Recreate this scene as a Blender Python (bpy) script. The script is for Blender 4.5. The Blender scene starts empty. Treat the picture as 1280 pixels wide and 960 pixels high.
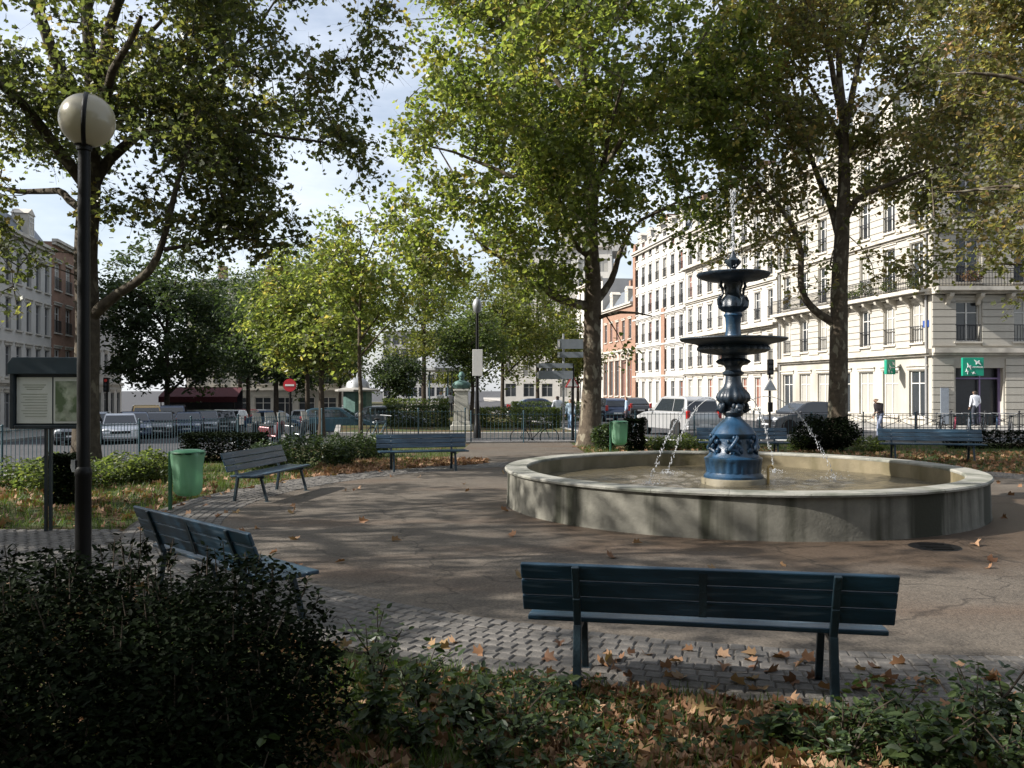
import bpy, math, random
import numpy as np
from mathutils import Vector, Matrix

R = math.radians
sc = bpy.context.scene
COL = sc.collection
random.seed(7)

# ------------------------------------------------------------------ camera
F, HZ, CH = 1094.0, 486.0, 1.85          # focal length in photo pixels, horizon row, eye height
cam_data = bpy.data.cameras.new('camera')
cam_data.sensor_width = 36.0
cam_data.lens = 36.0 * F / 1280.0
cam_data.clip_end = 3000
cam_data.clip_start = 0.05
cam = bpy.data.objects.new('camera', cam_data)
cam.location = (0, 0, CH)
cam.rotation_euler = (R(90) + math.atan((HZ - 480) / F), 0, 0)
COL.objects.link(cam)
sc.camera = cam

# ------------------------------------------------------------------ sky, sun, exposure
SUN_EL, SUN_BACK = 34.0, 8.0            # elevation, degrees behind the camera plane, sun on the left
world = bpy.data.worlds.new('World')
sc.world = world
world.use_nodes = True
wn, wl = world.node_tree.nodes, world.node_tree.links
wn.clear()
w_out = wn.new('ShaderNodeOutputWorld')
w_bg = wn.new('ShaderNodeBackground')
w_bg.inputs['Strength'].default_value = 0.082
sky = wn.new('ShaderNodeTexSky')
sky.sky_type = 'NISHITA'
sky.sun_disc = False
sky.sun_elevation = R(SUN_EL)
sky.sun_rotation = R(270 - SUN_BACK)
sky.air_density = 1.0
sky.dust_density = 2.2
sky.ozone_density = 1.3
w_tc = wn.new('ShaderNodeTexCoord')
w_map = wn.new('ShaderNodeMapping')
w_map.inputs['Scale'].default_value = (1.0, 1.0, 3.2)
w_noise = wn.new('ShaderNodeTexNoise')
w_noise.inputs['Scale'].default_value = 2.6
w_noise.inputs['Detail'].default_value = 7
w_noise.inputs['Roughness'].default_value = 0.58
w_ramp = wn.new('ShaderNodeValToRGB')
w_ramp.color_ramp.elements[0].position = 0.34
w_ramp.color_ramp.elements[1].position = 0.74
w_ramp.color_ramp.elements[0].color = (0.20, 0.20, 0.20, 1)
w_ramp.color_ramp.elements[1].color = (0.78, 0.78, 0.78, 1)
w_mix = wn.new('ShaderNodeMixRGB')
w_mix.inputs['Color2'].default_value = (9.0, 9.3, 9.8, 1)
wl.new(w_tc.outputs['Generated'], w_map.inputs['Vector'])
wl.new(w_map.outputs['Vector'], w_noise.inputs['Vector'])
wl.new(w_noise.outputs['Fac'], w_ramp.inputs['Fac'])
wl.new(w_ramp.outputs['Color'], w_mix.inputs['Fac'])
wl.new(sky.outputs['Color'], w_mix.inputs['Color1'])
wl.new(w_mix.outputs['Color'], w_bg.inputs['Color'])
wl.new(w_bg.outputs['Background'], w_out.inputs['Surface'])

sun_data = bpy.data.lights.new('sun', 'SUN')
sun_data.energy = 5.0
sun_data.angle = R(0.45)
sun_data.color = (1.0, 0.95, 0.88)
sun = bpy.data.objects.new('sun', sun_data)
_e, _b = R(SUN_EL), R(SUN_BACK)
to_sun = Vector((-math.cos(_e) * math.cos(_b), -math.cos(_e) * math.sin(_b), math.sin(_e)))
sun.rotation_euler = to_sun.to_track_quat('Z', 'Y').to_euler()
sun.location = (-40, -12, 40)
COL.objects.link(sun)

sc.view_settings.view_transform = 'Standard'
sc.view_settings.look = 'None'
sc.view_settings.gamma = 1.0
sc.view_settings.use_curve_mapping = False
sc.view_settings.exposure = 1.0
sc.render.engine = 'CYCLES'
cy = sc.cycles
cy.max_bounces = 7
cy.diffuse_bounces = 3
cy.glossy_bounces = 3
cy.transmission_bounces = 5
cy.transparent_max_bounces = 6
cy.caustics_reflective = False
cy.caustics_refractive = False
cy.use_denoising = True
cy.sample_clamp_indirect = 6.0

# ------------------------------------------------------------------ helpers
def gx(px, d):
    return (px - 640.0) / F * d
def gd(py, z=0.0):
    return (CH - z) * F / (py - HZ)
def zz(py, d):
    return CH - (py - HZ) * d / F
def ss(x, a, b):
    t = min(1.0, max(0.0, (x - a) / (b - a)))
    return t * t * (3 - 2 * t)

def ground_z(x, y):
    """street level: it drops gently along the left street"""
    left = -0.78 - 0.019 * (min(max(y, 15.0), 120.0) - 43.0)
    w = 1.0 - ss(x, -17.0, 2.0)
    return (1 - w) * (-0.2) + w * left

def tag(o, label=None, cat=None, group=None, kind=None):
    if label: o['label'] = label
    if cat: o['category'] = cat
    if group: o['group'] = group
    if kind: o['kind'] = kind
    return o

def thing(name, label, cat, loc=(0, 0, 0), rz=0.0, group=None):
    o = bpy.data.objects.new(name, None)
    o.empty_display_size = 0.2
    o.location = loc
    o.rotation_euler = (0, 0, rz)
    COL.objects.link(o)
    return tag(o, label, cat, group)

def copy_tree(o, parent=None):
    c = o.copy()
    COL.objects.link(c)
    c.parent = parent
    for ch in o.children:
        copy_tree(ch, c)
    return c

class MB:
    """collects shapes, then links them as one mesh object"""
    def __init__(s):
        s.v, s.f, s.m, s.mi = [], [], [], 0
    def add(s, vs, fs):
        o = len(s.v)
        s.v += [tuple(v) for v in vs]
        s.f += [tuple(i + o for i in f) for f in fs]
        s.m += [s.mi] * len(fs)
    def box(s, c, size, rz=0.0, M=None):
        x, y, z = size[0] / 2, size[1] / 2, size[2] / 2
        vs = [Vector(p) for p in ((-x,-y,-z),(x,-y,-z),(x,y,-z),(-x,y,-z),(-x,-y,z),(x,-y,z),(x,y,z),(-x,y,z))]
        if rz:
            r = Matrix.Rotation(rz, 3, 'Z'); vs = [r @ v for v in vs]
        if M is not None:
            vs = [M @ v for v in vs]
        c = Vector(c)
        s.add([v + c for v in vs], [(3,2,1,0),(4,5,6,7),(0,1,5,4),(1,2,6,5),(2,3,7,6),(3,0,4,7)])
    def bar(s, a, b, w, h, up=(0, 0, 1)):
        a, b = Vector(a), Vector(b)
        t = (b - a).normalized(); u = Vector(up)
        sd = t.cross(u)
        if sd.length < 1e-4: sd = t.cross(Vector((0, 1, 0)))
        sd.normalize(); u = sd.cross(t).normalized()
        vs = []
        for p in (a, b):
            for i, j in ((-1,-1),(1,-1),(1,1),(-1,1)):
                vs.append(p + sd * (i * w / 2) + u * (j * h / 2))
        s.add(vs, [(3,2,1,0),(4,5,6,7),(0,1,5,4),(1,2,6,5),(2,3,7,6),(3,0,4,7)])
    def tube(s, pts, rads, n=8, caps=True):
        pts = [Vector(p) for p in pts]
        if not isinstance(rads, (list, tuple)): rads = [rads] * len(pts)
        vs, ref = [], None
        for i, p in enumerate(pts):
            t = (pts[min(i + 1, len(pts) - 1)] - pts[max(i - 1, 0)])
            if t.length < 1e-6: t = Vector((0, 0, 1))
            t.normalize()
            if ref is None:
                ref = Vector((1, 0, 0)) if abs(t.x) < 0.9 else Vector((0, 1, 0))
            a = (ref - t * ref.dot(t)).normalized(); ref = a
            b = t.cross(a)
            for k in range(n):
                th = 2 * math.pi * k / n
                vs.append(p + (a * math.cos(th) + b * math.sin(th)) * rads[i])
        fs = []
        for i in range(len(pts) - 1):
            for k in range(n):
                fs.append((i*n+k, i*n+(k+1)%n, (i+1)*n+(k+1)%n, (i+1)*n+k))
        if caps:
            fs.append(tuple(range(n - 1, -1, -1)))
            e = (len(pts) - 1) * n
            fs.append(tuple(range(e, e + n)))
        s.add(vs, fs)
    def lathe(s, prof, n=32, c=(0, 0, 0), mod=None, close=True):
        vs = []
        for i, (r, z) in enumerate(prof):
            for k in range(n):
                th = 2 * math.pi * k / n
                rr = r * (mod(th, z) if mod else 1.0)
                vs.append((c[0] + rr * math.cos(th), c[1] + rr * math.sin(th), c[2] + z))
        fs = []
        for i in range(len(prof) - 1):
            for k in range(n):
                fs.append((i*n+k, i*n+(k+1)%n, (i+1)*n+(k+1)%n, (i+1)*n+k))
        if close:
            if prof[0][0] > 1e-4: fs.append(tuple(range(n - 1, -1, -1)))
            e = (len(prof) - 1) * n
            if prof[-1][0] > 1e-4: fs.append(tuple(range(e, e + n)))
        s.add(vs, fs)
    def prism(s, poly, y0, y1, tw=None):
        """polygon in x-z pushed along y; tw(x, z) gives a width factor"""
        n = len(poly); vs = []
        for y in (y0, y1):
            for x, z in poly:
                vs.append((x, y * (tw(x, z) if tw else 1.0), z))
        fs = [tuple(range(n)), tuple(range(2*n-1, n-1, -1))]
        fs += [(i, n+i, n+(i+1)%n, (i+1)%n) for i in range(n)]
        s.add(vs, fs)
    def slab(s, poly, z0, z1):
        """polygon in x-y (counter-clockwise) between two heights"""
        n = len(poly)
        vs = [(x, y, z0) for x, y in poly] + [(x, y, z1) for x, y in poly]
        s.add(vs, [tuple(range(n-1, -1, -1)), tuple(range(n, 2*n))] + [(i, (i+1)%n, n+(i+1)%n, n+i) for i in range(n)])
    def ball(s, c, r, sc_=(1, 1, 1), n=12, m=8):
        prof = []
        vs = [(c[0], c[1], c[2] - r * sc_[2])]
        for j in range(1, m):
            ph = -math.pi/2 + math.pi*j/m
            for k in range(n):
                th = 2*math.pi*k/n
                vs.append((c[0]+r*sc_[0]*math.cos(ph)*math.cos(th), c[1]+r*sc_[1]*math.cos(ph)*math.sin(th), c[2]+r*sc_[2]*math.sin(ph)))
        vs.append((c[0], c[1], c[2] + r * sc_[2]))
        fs = [(0, 1+(k+1)%n, 1+k) for k in range(n)]
        for j in range(m-2):
            for k in range(n):
                fs.append((1+j*n+k, 1+j*n+(k+1)%n, 1+(j+1)*n+(k+1)%n, 1+(j+1)*n+k))
        e = 1+(m-2)*n; top = len(vs)-1
        fs += [(e+k, e+(k+1)%n, top) for k in range(n)]
        s.add(vs, fs)
    def mesh(s, name, mats, smooth=False, sharp=40):
        me = bpy.data.meshes.new(name)
        me.from_pydata(s.v, [], s.f)
        if not isinstance(mats, (list, tuple)): mats = [mats]
        for m in mats: me.materials.append(m)
        if len(mats) > 1:
            me.polygons.foreach_set('material_index', s.m)
        if smooth:
            me.polygons.foreach_set('use_smooth', [True] * len(me.polygons))
            if sharp: me.set_sharp_from_angle(angle=R(sharp))
        me.update()
        return me
    def build(s, name, mats, parent=None, smooth=False, loc=(0, 0, 0), rz=0.0, bevel=0.0, sharp=40):
        o = bpy.data.objects.new(name, s.mesh(name, mats, smooth, sharp))
        o.location = loc; o.rotation_euler = (0, 0, rz)
        COL.objects.link(o)
        o.parent = parent
        if bevel:
            b = o.modifiers.new('bevel', 'BEVEL'); b.width = bevel; b.segments = 2; b.limit_method = 'ANGLE'
        return o

def link_mesh(name, me, parent=None, loc=(0, 0, 0), rz=0.0):
    o = bpy.data.objects.new(name, me)
    o.location = loc; o.rotation_euler = (0, 0, rz)
    COL.objects.link(o); o.parent = parent
    return o

# ------------------------------------------------------------------ materials
def nodes_of(m):
    m.use_nodes = True
    return m.node_tree.nodes, m.node_tree.links

def mat(name, col, rough=0.6, metal=0.0, var=0.18, scale=6.0, bump=0.0, bscale=40.0, spec=0.4, stretch=(1, 1, 1),
        second=None, sec_range=(0.45, 0.62), sec_scale=3.0, sec_stretch=(1, 1, 1), coat=0.0, rvar=0.0):
    m = bpy.data.materials.new(name)
    n, l = nodes_of(m)
    b = n['Principled BSDF']
    b.inputs['Roughness'].default_value = rough
    b.inputs['Metallic'].default_value = metal
    b.inputs['Specular IOR Level'].default_value = spec
    b.inputs['Coat Weight'].default_value = coat
    tc = n.new('ShaderNodeTexCoord')
    mp = n.new('ShaderNodeMapping'); mp.inputs['Scale'].default_value = stretch
    l.new(tc.outputs['Object'], mp.inputs['Vector'])
    nz = n.new('ShaderNodeTexNoise'); nz.inputs['Scale'].default_value = scale; nz.inputs['Detail'].default_value = 6
    nz.inputs['Roughness'].default_value = 0.62
    l.new(mp.outputs['Vector'], nz.inputs['Vector'])
    rp = n.new('ShaderNodeValToRGB')
    rp.color_ramp.elements[0].position = 0.28; rp.color_ramp.elements[1].position = 0.72
    rp.color_ramp.elements[0].color = tuple(c * (1 - var) for c in col) + (1,)
    rp.color_ramp.elements[1].color = tuple(min(1, c * (1 + var)) for c in col) + (1,)
    l.new(nz.outputs['Fac'], rp.inputs['Fac'])
    out = rp.outputs['Color']
    if second:
        mp2 = n.new('ShaderNodeMapping'); mp2.inputs['Scale'].default_value = sec_stretch
        l.new(tc.outputs['Object'], mp2.inputs['Vector'])
        n2 = n.new('ShaderNodeTexNoise'); n2.inputs['Scale'].default_value = sec_scale; n2.inputs['Detail'].default_value = 5
        l.new(mp2.outputs['Vector'], n2.inputs['Vector'])
        r2 = n.new('ShaderNodeValToRGB')
        r2.color_ramp.elements[0].position = sec_range[0]; r2.color_ramp.elements[1].position = sec_range[1]
        l.new(n2.outputs['Fac'], r2.inputs['Fac'])
        mx = n.new('ShaderNodeMixRGB'); mx.inputs['Color2'].default_value = tuple(second) + (1,)
        l.new(r2.outputs['Color'], mx.inputs['Fac']); l.new(out, mx.inputs['Color1'])
        out = mx.outputs['Color']
    l.new(out, b.inputs['Base Color'])
    if rvar:
        mr = n.new('ShaderNodeMapRange')
        mr.inputs['To Min'].default_value = max(0.02, rough - rvar); mr.inputs['To Max'].default_value = min(1, rough + rvar)
        l.new(nz.outputs['Fac'], mr.inputs['Value']); l.new(mr.outputs['Result'], b.inputs['Roughness'])
    if bump:
        nb = n.new('ShaderNodeTexNoise'); nb.inputs['Scale'].default_value = bscale; nb.inputs['Detail'].default_value = 5
        l.new(mp.outputs['Vector'], nb.inputs['Vector'])
        bp = n.new('ShaderNodeBump'); bp.inputs['Strength'].default_value = bump; bp.inputs['Distance'].default_value = 0.02
        l.new(nb.outputs['Fac'], bp.inputs['Height']); l.new(bp.outputs['Normal'], b.inputs['Normal'])
    return m

def leaf_mat(name, cols, trans=0.42, rough=0.5, spec=0.35, tcol=1.5):
    """leaf faces carry the attribute rnd (0..1): colours run along a ramp"""
    m = bpy.data.materials.new(name)
    n, l = nodes_of(m)
    b = n['Principled BSDF']; out = n['Material Output']
    at = n.new('ShaderNodeAttribute'); at.attribute_name = 'rnd'
    rp = n.new('ShaderNodeValToRGB')
    el = rp.color_ramp.elements
    while len(el) < len(cols): el.new(0.5)
    for i, (p, c) in enumerate(cols):
        el[i].position = p; el[i].color = tuple(c) + (1,)
    l.new(at.outputs['Fac'], rp.inputs['Fac'])
    l.new(rp.outputs['Color'], b.inputs['Base Color'])
    b.inputs['Roughness'].default_value = rough
    b.inputs['Specular IOR Level'].default_value = spec
    tr = n.new('ShaderNodeBsdfTranslucent')
    mu = n.new('ShaderNodeMixRGB'); mu.blend_type = 'MULTIPLY'; mu.inputs['Fac'].default_value = 1.0
    mu.inputs['Color2'].default_value = (1.2 * tcol, 1.22 * tcol, 0.66 * tcol, 1)
    l.new(rp.outputs['Color'], mu.inputs['Color1']); l.new(mu.outputs['Color'], tr.inputs['Color'])
    mx = n.new('ShaderNodeMixShader'); mx.inputs['Fac'].default_value = trans
    l.new(b.outputs['BSDF'], mx.inputs[1]); l.new(tr.outputs['BSDF'], mx.inputs[2])
    l.new(mx.outputs['Shader'], out.inputs['Surface'])
    return m

def stops(*cols):
    return [(i / (len(cols) - 1), c) for i, c in enumerate(cols)]

M = {}
M['asphalt'] = mat('asphalt', (0.055, 0.055, 0.058), 0.85, var=0.25, scale=0.7, bump=0.3, bscale=60, spec=0.2)
M['pavement'] = mat('pavement', (0.26, 0.25, 0.23), 0.85, var=0.15, scale=1.2, bump=0.2, bscale=30, spec=0.2)
M['kerb'] = mat('kerb_stone', (0.27, 0.26, 0.25), 0.8, var=0.2, scale=3, bump=0.3, bscale=50)
M['earth'] = mat('earth', (0.07, 0.052, 0.036), 0.95, var=0.35, scale=2.5, bump=0.6, bscale=25, spec=0.1)
M['lawn'] = mat('lawn_soil', (0.05, 0.062, 0.024), 0.95, var=0.4, scale=2.0, bump=0.6, bscale=35, spec=0.1,
                second=(0.085, 0.055, 0.032), sec_range=(0.46, 0.6), sec_scale=1.1)
M['plaza'] = mat('worn_plaza_asphalt', (0.088, 0.074, 0.059), 0.8, var=0.28, scale=1.3, bump=0.45, bscale=85, spec=0.3,
                 second=(0.085, 0.062, 0.045), sec_range=(0.50, 0.68), sec_scale=0.55, sec_stretch=(0.45, 1.4, 1))
M['sett'] = mat('granite_sett', (0.092, 0.085, 0.077), 0.75, var=0.4, scale=8.0, bump=0.35, bscale=70)
M['joint'] = mat('joint_sand', (0.06, 0.052, 0.042), 0.95, var=0.3, scale=6)
M['concrete'] = mat('weathered_concrete', (0.14, 0.135, 0.113), 0.85, var=0.34, scale=2.6, bump=0.2, bscale=22, spec=0.25,
                    second=(0.03, 0.031, 0.021), sec_range=(0.51, 0.60), sec_scale=1.9, sec_stretch=(1, 1, 0.06))
M['coping'] = mat('coping_stone', (0.25, 0.245, 0.215), 0.8, var=0.2, scale=3.0, bump=0.35, bscale=40, spec=0.3,
                  second=(0.12, 0.125, 0.10), sec_range=(0.46, 0.66), sec_scale=2.5)
M['basin_in'] = mat('stained_basin_lining', (0.165, 0.138, 0.085), 0.55, var=0.3, scale=2.0, bump=0.2, bscale=30,
                    second=(0.10, 0.085, 0.042), sec_range=(0.45, 0.65), sec_scale=3.0, sec_stretch=(1, 1, 0.3))
M['plinth'] = mat('yellowed_stone', (0.15, 0.13, 0.085), 0.6, var=0.2, scale=6, bump=0.3)
M['iron_blue'] = mat('painted_cast_iron_blue', (0.013, 0.046, 0.095), 0.34, var=0.35, scale=5.0, bump=0.25, bscale=45, spec=0.5,
                     second=(0.012, 0.022, 0.028), sec_range=(0.48, 0.68), sec_scale=4.0, sec_stretch=(1, 1, 0.3), rvar=0.12)
M['iron_dark'] = mat('painted_cast_iron_dark', (0.010, 0.019, 0.031), 0.40, var=0.35, scale=5.0, bump=0.25, bscale=45, spec=0.5,
                     second=(0.018, 0.028, 0.030), sec_range=(0.55, 0.72), sec_scale=5.0, sec_stretch=(1, 1, 0.3), rvar=0.12)
M['brass'] = mat('dull_brass', (0.5, 0.36, 0.16), 0.45, metal=0.6, var=0.2)
M['bench'] = mat('bench_paint', (0.011, 0.036, 0.062), 0.36, var=0.3, scale=3.0, stretch=(0.6, 6, 6), bump=0.15, bscale=30, spec=0.5,
                 second=(0.05, 0.085, 0.12), sec_range=(0.57, 0.68), sec_scale=5, sec_stretch=(0.5, 5, 5), rvar=0.12)
M['bench_leg'] = mat('bench_leg_paint', (0.012, 0.026, 0.036), 0.45, var=0.3, scale=8.0, bump=0.2, bscale=50)
M['fence'] = mat('fence_paint', (0.035, 0.075, 0.095), 0.5, var=0.25, scale=6)
M['black_metal'] = mat('black_lamp_paint', (0.006, 0.006, 0.006), 0.45, var=0.3, scale=6, bump=0.08, spec=0.2)
M['grey_metal'] = mat('galvanised_steel', (0.28, 0.29, 0.3), 0.5, metal=0.5, var=0.15)
M['white_paint'] = mat('white_paint', (0.72, 0.72, 0.70), 0.5, var=0.06)
M['green_paint'] = mat('green_paint', (0.03, 0.11, 0.055), 0.5, var=0.2)
M['bark'] = mat('plane_bark', (0.085, 0.068, 0.05), 0.9, var=0.4, scale=7.0, bump=0.8, bscale=16, spec=0.15,
                second=(0.20, 0.18, 0.135), sec_range=(0.55, 0.62), sec_scale=5.0, sec_stretch=(1, 1, 0.6))
M['bark_shade'] = mat('plane_bark_shaded', (0.06, 0.05, 0.038), 0.9, var=0.4, scale=7.0, bump=0.8, bscale=16, spec=0.12,  # plane bark again, with the shade of silhouetted limbs put into its colour
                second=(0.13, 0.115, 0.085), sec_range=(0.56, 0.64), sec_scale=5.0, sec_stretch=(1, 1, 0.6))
M['bark_dark'] = mat('dark_bark', (0.055, 0.044, 0.034), 0.9, var=0.35, scale=9.0, bump=0.7, bscale=20, spec=0.15)
M['water'] = None
M['glass_dark'] = mat('window_glass', (0.035, 0.04, 0.045), 0.08, var=0.3, scale=0.5, spec=0.6)
M['glass_blind'] = mat('window_glass_net_curtain', (0.33, 0.32, 0.29), 0.25, var=0.12, scale=3, spec=0.5, stretch=(6, 1, 0.3))
M['glass_red'] = mat('window_glass_red_curtain', (0.20, 0.085, 0.06), 0.25, var=0.2, scale=3, spec=0.5, stretch=(6, 1, 0.3))
M['frame_white'] = mat('window_frame_white', (0.55, 0.54, 0.51), 0.6, var=0.08)
M['frame_grey'] = mat('window_frame_grey', (0.25, 0.25, 0.25), 0.6, var=0.1)
M['rail'] = mat('wrought_iron', (0.02, 0.02, 0.022), 0.5, var=0.2)
M['stone'] = mat('paris_limestone', (0.40, 0.38, 0.335), 0.85, var=0.12, scale=0.9, bump=0.2, bscale=20, spec=0.2,
                 second=(0.30, 0.275, 0.235), sec_range=(0.46, 0.72), sec_scale=0.6, sec_stretch=(1, 1, 0.35))
M['stone_white'] = mat('pale_render', (0.47, 0.455, 0.425), 0.85, var=0.09, scale=0.8, bump=0.1, bscale=20, spec=0.2,
                       second=(0.38, 0.355, 0.315), sec_range=(0.48, 0.75), sec_scale=0.5, sec_stretch=(1, 1, 0.3))
M['stone_trim'] = mat('stone_trim', (0.46, 0.43, 0.375), 0.8, var=0.14, scale=2, second=(0.30, 0.28, 0.245), sec_range=(0.5, 0.7), sec_scale=1.5)
M['brick'] = mat('orange_brick', (0.26, 0.16, 0.115), 0.85, var=0.2, scale=3, bump=0.3, bscale=30, spec=0.2)
M['slate'] = mat('zinc_slate_roof', (0.12, 0.135, 0.155), 0.55, var=0.2, scale=2, stretch=(1, 1, 3))
M['render_grey'] = mat('grey_white_render', (0.47, 0.455, 0.425), 0.9, var=0.1, scale=0.7, bump=0.1, bscale=15, spec=0.2)
M['awning_red'] = mat('dark_red_awning', (0.055, 0.008, 0.012), 0.85, var=0.2)
M['tyre'] = mat('tyre_rubber', (0.012, 0.012, 0.012), 0.85, var=0.2)
M['rim'] = mat('wheel_rim', (0.35, 0.35, 0.36), 0.35, metal=0.8, var=0.1)
M['car_glass'] = mat('car_glass', (0.02, 0.025, 0.03), 0.05, var=0.1, spec=0.7)
M['lamp_clear'] = mat('headlamp', (0.6, 0.62, 0.63), 0.12, var=0.1, spec=0.7)
M['lamp_red'] = mat('tail_lamp', (0.35, 0.015, 0.012), 0.2, var=0.1, spec=0.7)
M['bronze'] = mat('green_bronze', (0.07, 0.13, 0.115), 0.6, metal=0.3, var=0.35, scale=6)
M['pedestal'] = mat('pale_pedestal_stone', (0.40, 0.39, 0.35), 0.85, var=0.15, scale=3, bump=0.2)

LM = {}
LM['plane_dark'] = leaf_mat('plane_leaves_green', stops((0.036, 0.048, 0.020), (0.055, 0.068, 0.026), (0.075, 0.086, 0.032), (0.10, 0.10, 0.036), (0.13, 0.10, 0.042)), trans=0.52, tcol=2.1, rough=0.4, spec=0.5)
LM['plane_light'] = leaf_mat('plane_leaves_olive', stops((0.058, 0.08, 0.025), (0.088, 0.112, 0.033), (0.12, 0.138, 0.042), (0.155, 0.158, 0.052), (0.19, 0.15, 0.06)), trans=0.55, tcol=2.3, rough=0.4, spec=0.5)
LM['plane_brown'] = leaf_mat('plane_leaves_autumn', stops((0.07, 0.08, 0.036), (0.10, 0.105, 0.045), (0.125, 0.115, 0.052), (0.15, 0.115, 0.06), (0.16, 0.105, 0.055)), trans=0.56, tcol=2.4)
LM['dark_tree'] = leaf_mat('dense_dark_leaves', stops((0.026, 0.042, 0.018), (0.040, 0.060, 0.024), (0.065, 0.085, 0.032)), trans=0.38, tcol=1.6)
LM['mid_tree'] = leaf_mat('mid_green_leaves', stops((0.034, 0.052, 0.020), (0.060, 0.082, 0.028), (0.095, 0.11, 0.038)), trans=0.5, tcol=2.1)
LM['yellow_tree'] = leaf_mat('yellow_green_leaves', stops((0.06, 0.085, 0.02), (0.11, 0.125, 0.03), (0.17, 0.15, 0.04)), trans=0.45)
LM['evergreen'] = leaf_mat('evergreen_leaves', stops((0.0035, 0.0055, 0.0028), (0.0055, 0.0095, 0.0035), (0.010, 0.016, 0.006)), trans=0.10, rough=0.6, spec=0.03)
LM['shrub'] = leaf_mat('rose_shrub_leaves', stops((0.018, 0.032, 0.014), (0.032, 0.052, 0.019), (0.06, 0.085, 0.028)), trans=0.3, rough=0.42, spec=0.28)
LM['grass'] = leaf_mat('grass_blades', stops((0.035, 0.06, 0.014), (0.055, 0.09, 0.02), (0.085, 0.115, 0.03)), trans=0.4)
LM['litter'] = leaf_mat('fallen_leaves', stops((0.10, 0.048, 0.026), (0.17, 0.085, 0.042), (0.24, 0.13, 0.07), (0.32, 0.20, 0.12), (0.15, 0.10, 0.035)), trans=0.15, rough=0.7, tcol=1.0)

def wet_ring(m):
    """damp brown stain of the overflow on the paving round the basin"""
    n, l = m.node_tree.nodes, m.node_tree.links
    b = n['Principled BSDF']
    src = b.inputs['Base Color'].links[0].from_socket
    ge = n.new('ShaderNodeNewGeometry')
    ds = n.new('ShaderNodeVectorMath'); ds.operation = 'DISTANCE'; ds.inputs[1].default_value = (4.4, 13.4, 0.0)
    l.new(ge.outputs['Position'], ds.inputs[0])
    nz = n.new('ShaderNodeTexNoise'); nz.inputs['Scale'].default_value = 0.9; nz.inputs['Detail'].default_value = 6
    l.new(ge.outputs['Position'], nz.inputs['Vector'])
    ad = n.new('ShaderNodeMath'); ad.operation = 'MULTIPLY_ADD'; ad.inputs[1].default_value = 3.4
    l.new(nz.outputs['Fac'], ad.inputs[0]); l.new(ds.outputs['Value'], ad.inputs[2])
    mr = n.new('ShaderNodeMapRange'); mr.inputs['From Min'].default_value = 5.6; mr.inputs['From Max'].default_value = 6.9
    mr.inputs['To Min'].default_value = 0.8; mr.inputs['To Max'].default_value = 0.0
    l.new(ad.outputs['Value'], mr.inputs['Value'])
    mx = n.new('ShaderNodeMixRGB'); mx.inputs['Color2'].default_value = (0.062, 0.042, 0.028, 1)
    l.new(mr.outputs['Result'], mx.inputs['Fac']); l.new(src, mx.inputs['Color1']); l.new(mx.outputs['Color'], b.inputs['Base Color'])
    r2 = n.new('ShaderNodeMapRange'); r2.inputs['From Max'].default_value = 0.8; r2.inputs['To Min'].default_value = 0.82; r2.inputs['To Max'].default_value = 0.42
    l.new(mr.outputs['Result'], r2.inputs['Value']); l.new(r2.outputs['Result'], b.inputs['Roughness'])
wet_ring(M['plaza'])
def grit(m):
    """speckled aggregate and hairline cracks in the old paving"""
    n, l = m.node_tree.nodes, m.node_tree.links
    b = n['Principled BSDF']
    src = b.inputs['Base Color'].links[0].from_socket
    ge = n.new('ShaderNodeNewGeometry')
    v1 = n.new('ShaderNodeTexVoronoi'); v1.inputs['Scale'].default_value = 55
    l.new(ge.outputs['Position'], v1.inputs['Vector'])
    r1 = n.new('ShaderNodeMapRange'); r1.inputs['To Min'].default_value = 0.62; r1.inputs['To Max'].default_value = 1.45
    l.new(v1.outputs['Color'], r1.inputs['Value'])
    m1 = n.new('ShaderNodeMixRGB'); m1.blend_type = 'MULTIPLY'; m1.inputs['Fac'].default_value = 0.9
    l.new(src, m1.inputs['Color1']); l.new(r1.outputs['Result'], m1.inputs['Color2'])
    nz = n.new('ShaderNodeTexNoise'); nz.inputs['Scale'].default_value = 1.6; nz.inputs['Detail'].default_value = 5
    l.new(ge.outputs['Position'], nz.inputs['Vector'])
    va = n.new('ShaderNodeVectorMath'); va.operation = 'MULTIPLY_ADD'; va.inputs[1].default_value = (0.9, 0.9, 0.0)
    l.new(nz.outputs['Color'], va.inputs[0]); l.new(ge.outputs['Position'], va.inputs[2])
    v2 = n.new('ShaderNodeTexVoronoi'); v2.feature = 'DISTANCE_TO_EDGE'; v2.inputs['Scale'].default_value = 0.33
    l.new(va.outputs['Vector'], v2.inputs['Vector'])
    r2 = n.new('ShaderNodeMapRange'); r2.inputs['From Min'].default_value = 0.0; r2.inputs['From Max'].default_value = 0.006
    r2.inputs['To Min'].default_value = 0.45; r2.inputs['To Max'].default_value = 1.0
    l.new(v2.outputs['Distance'], r2.inputs['Value'])
    m2 = n.new('ShaderNodeMixRGB'); m2.blend_type = 'MULTIPLY'; m2.inputs['Fac'].default_value = 1.0
    l.new(m1.outputs['Color'], m2.inputs['Color1']); l.new(r2.outputs['Result'], m2.inputs['Color2'])
    l.new(m2.outputs['Color'], b.inputs['Base Color'])
grit(M['plaza'])

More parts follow.
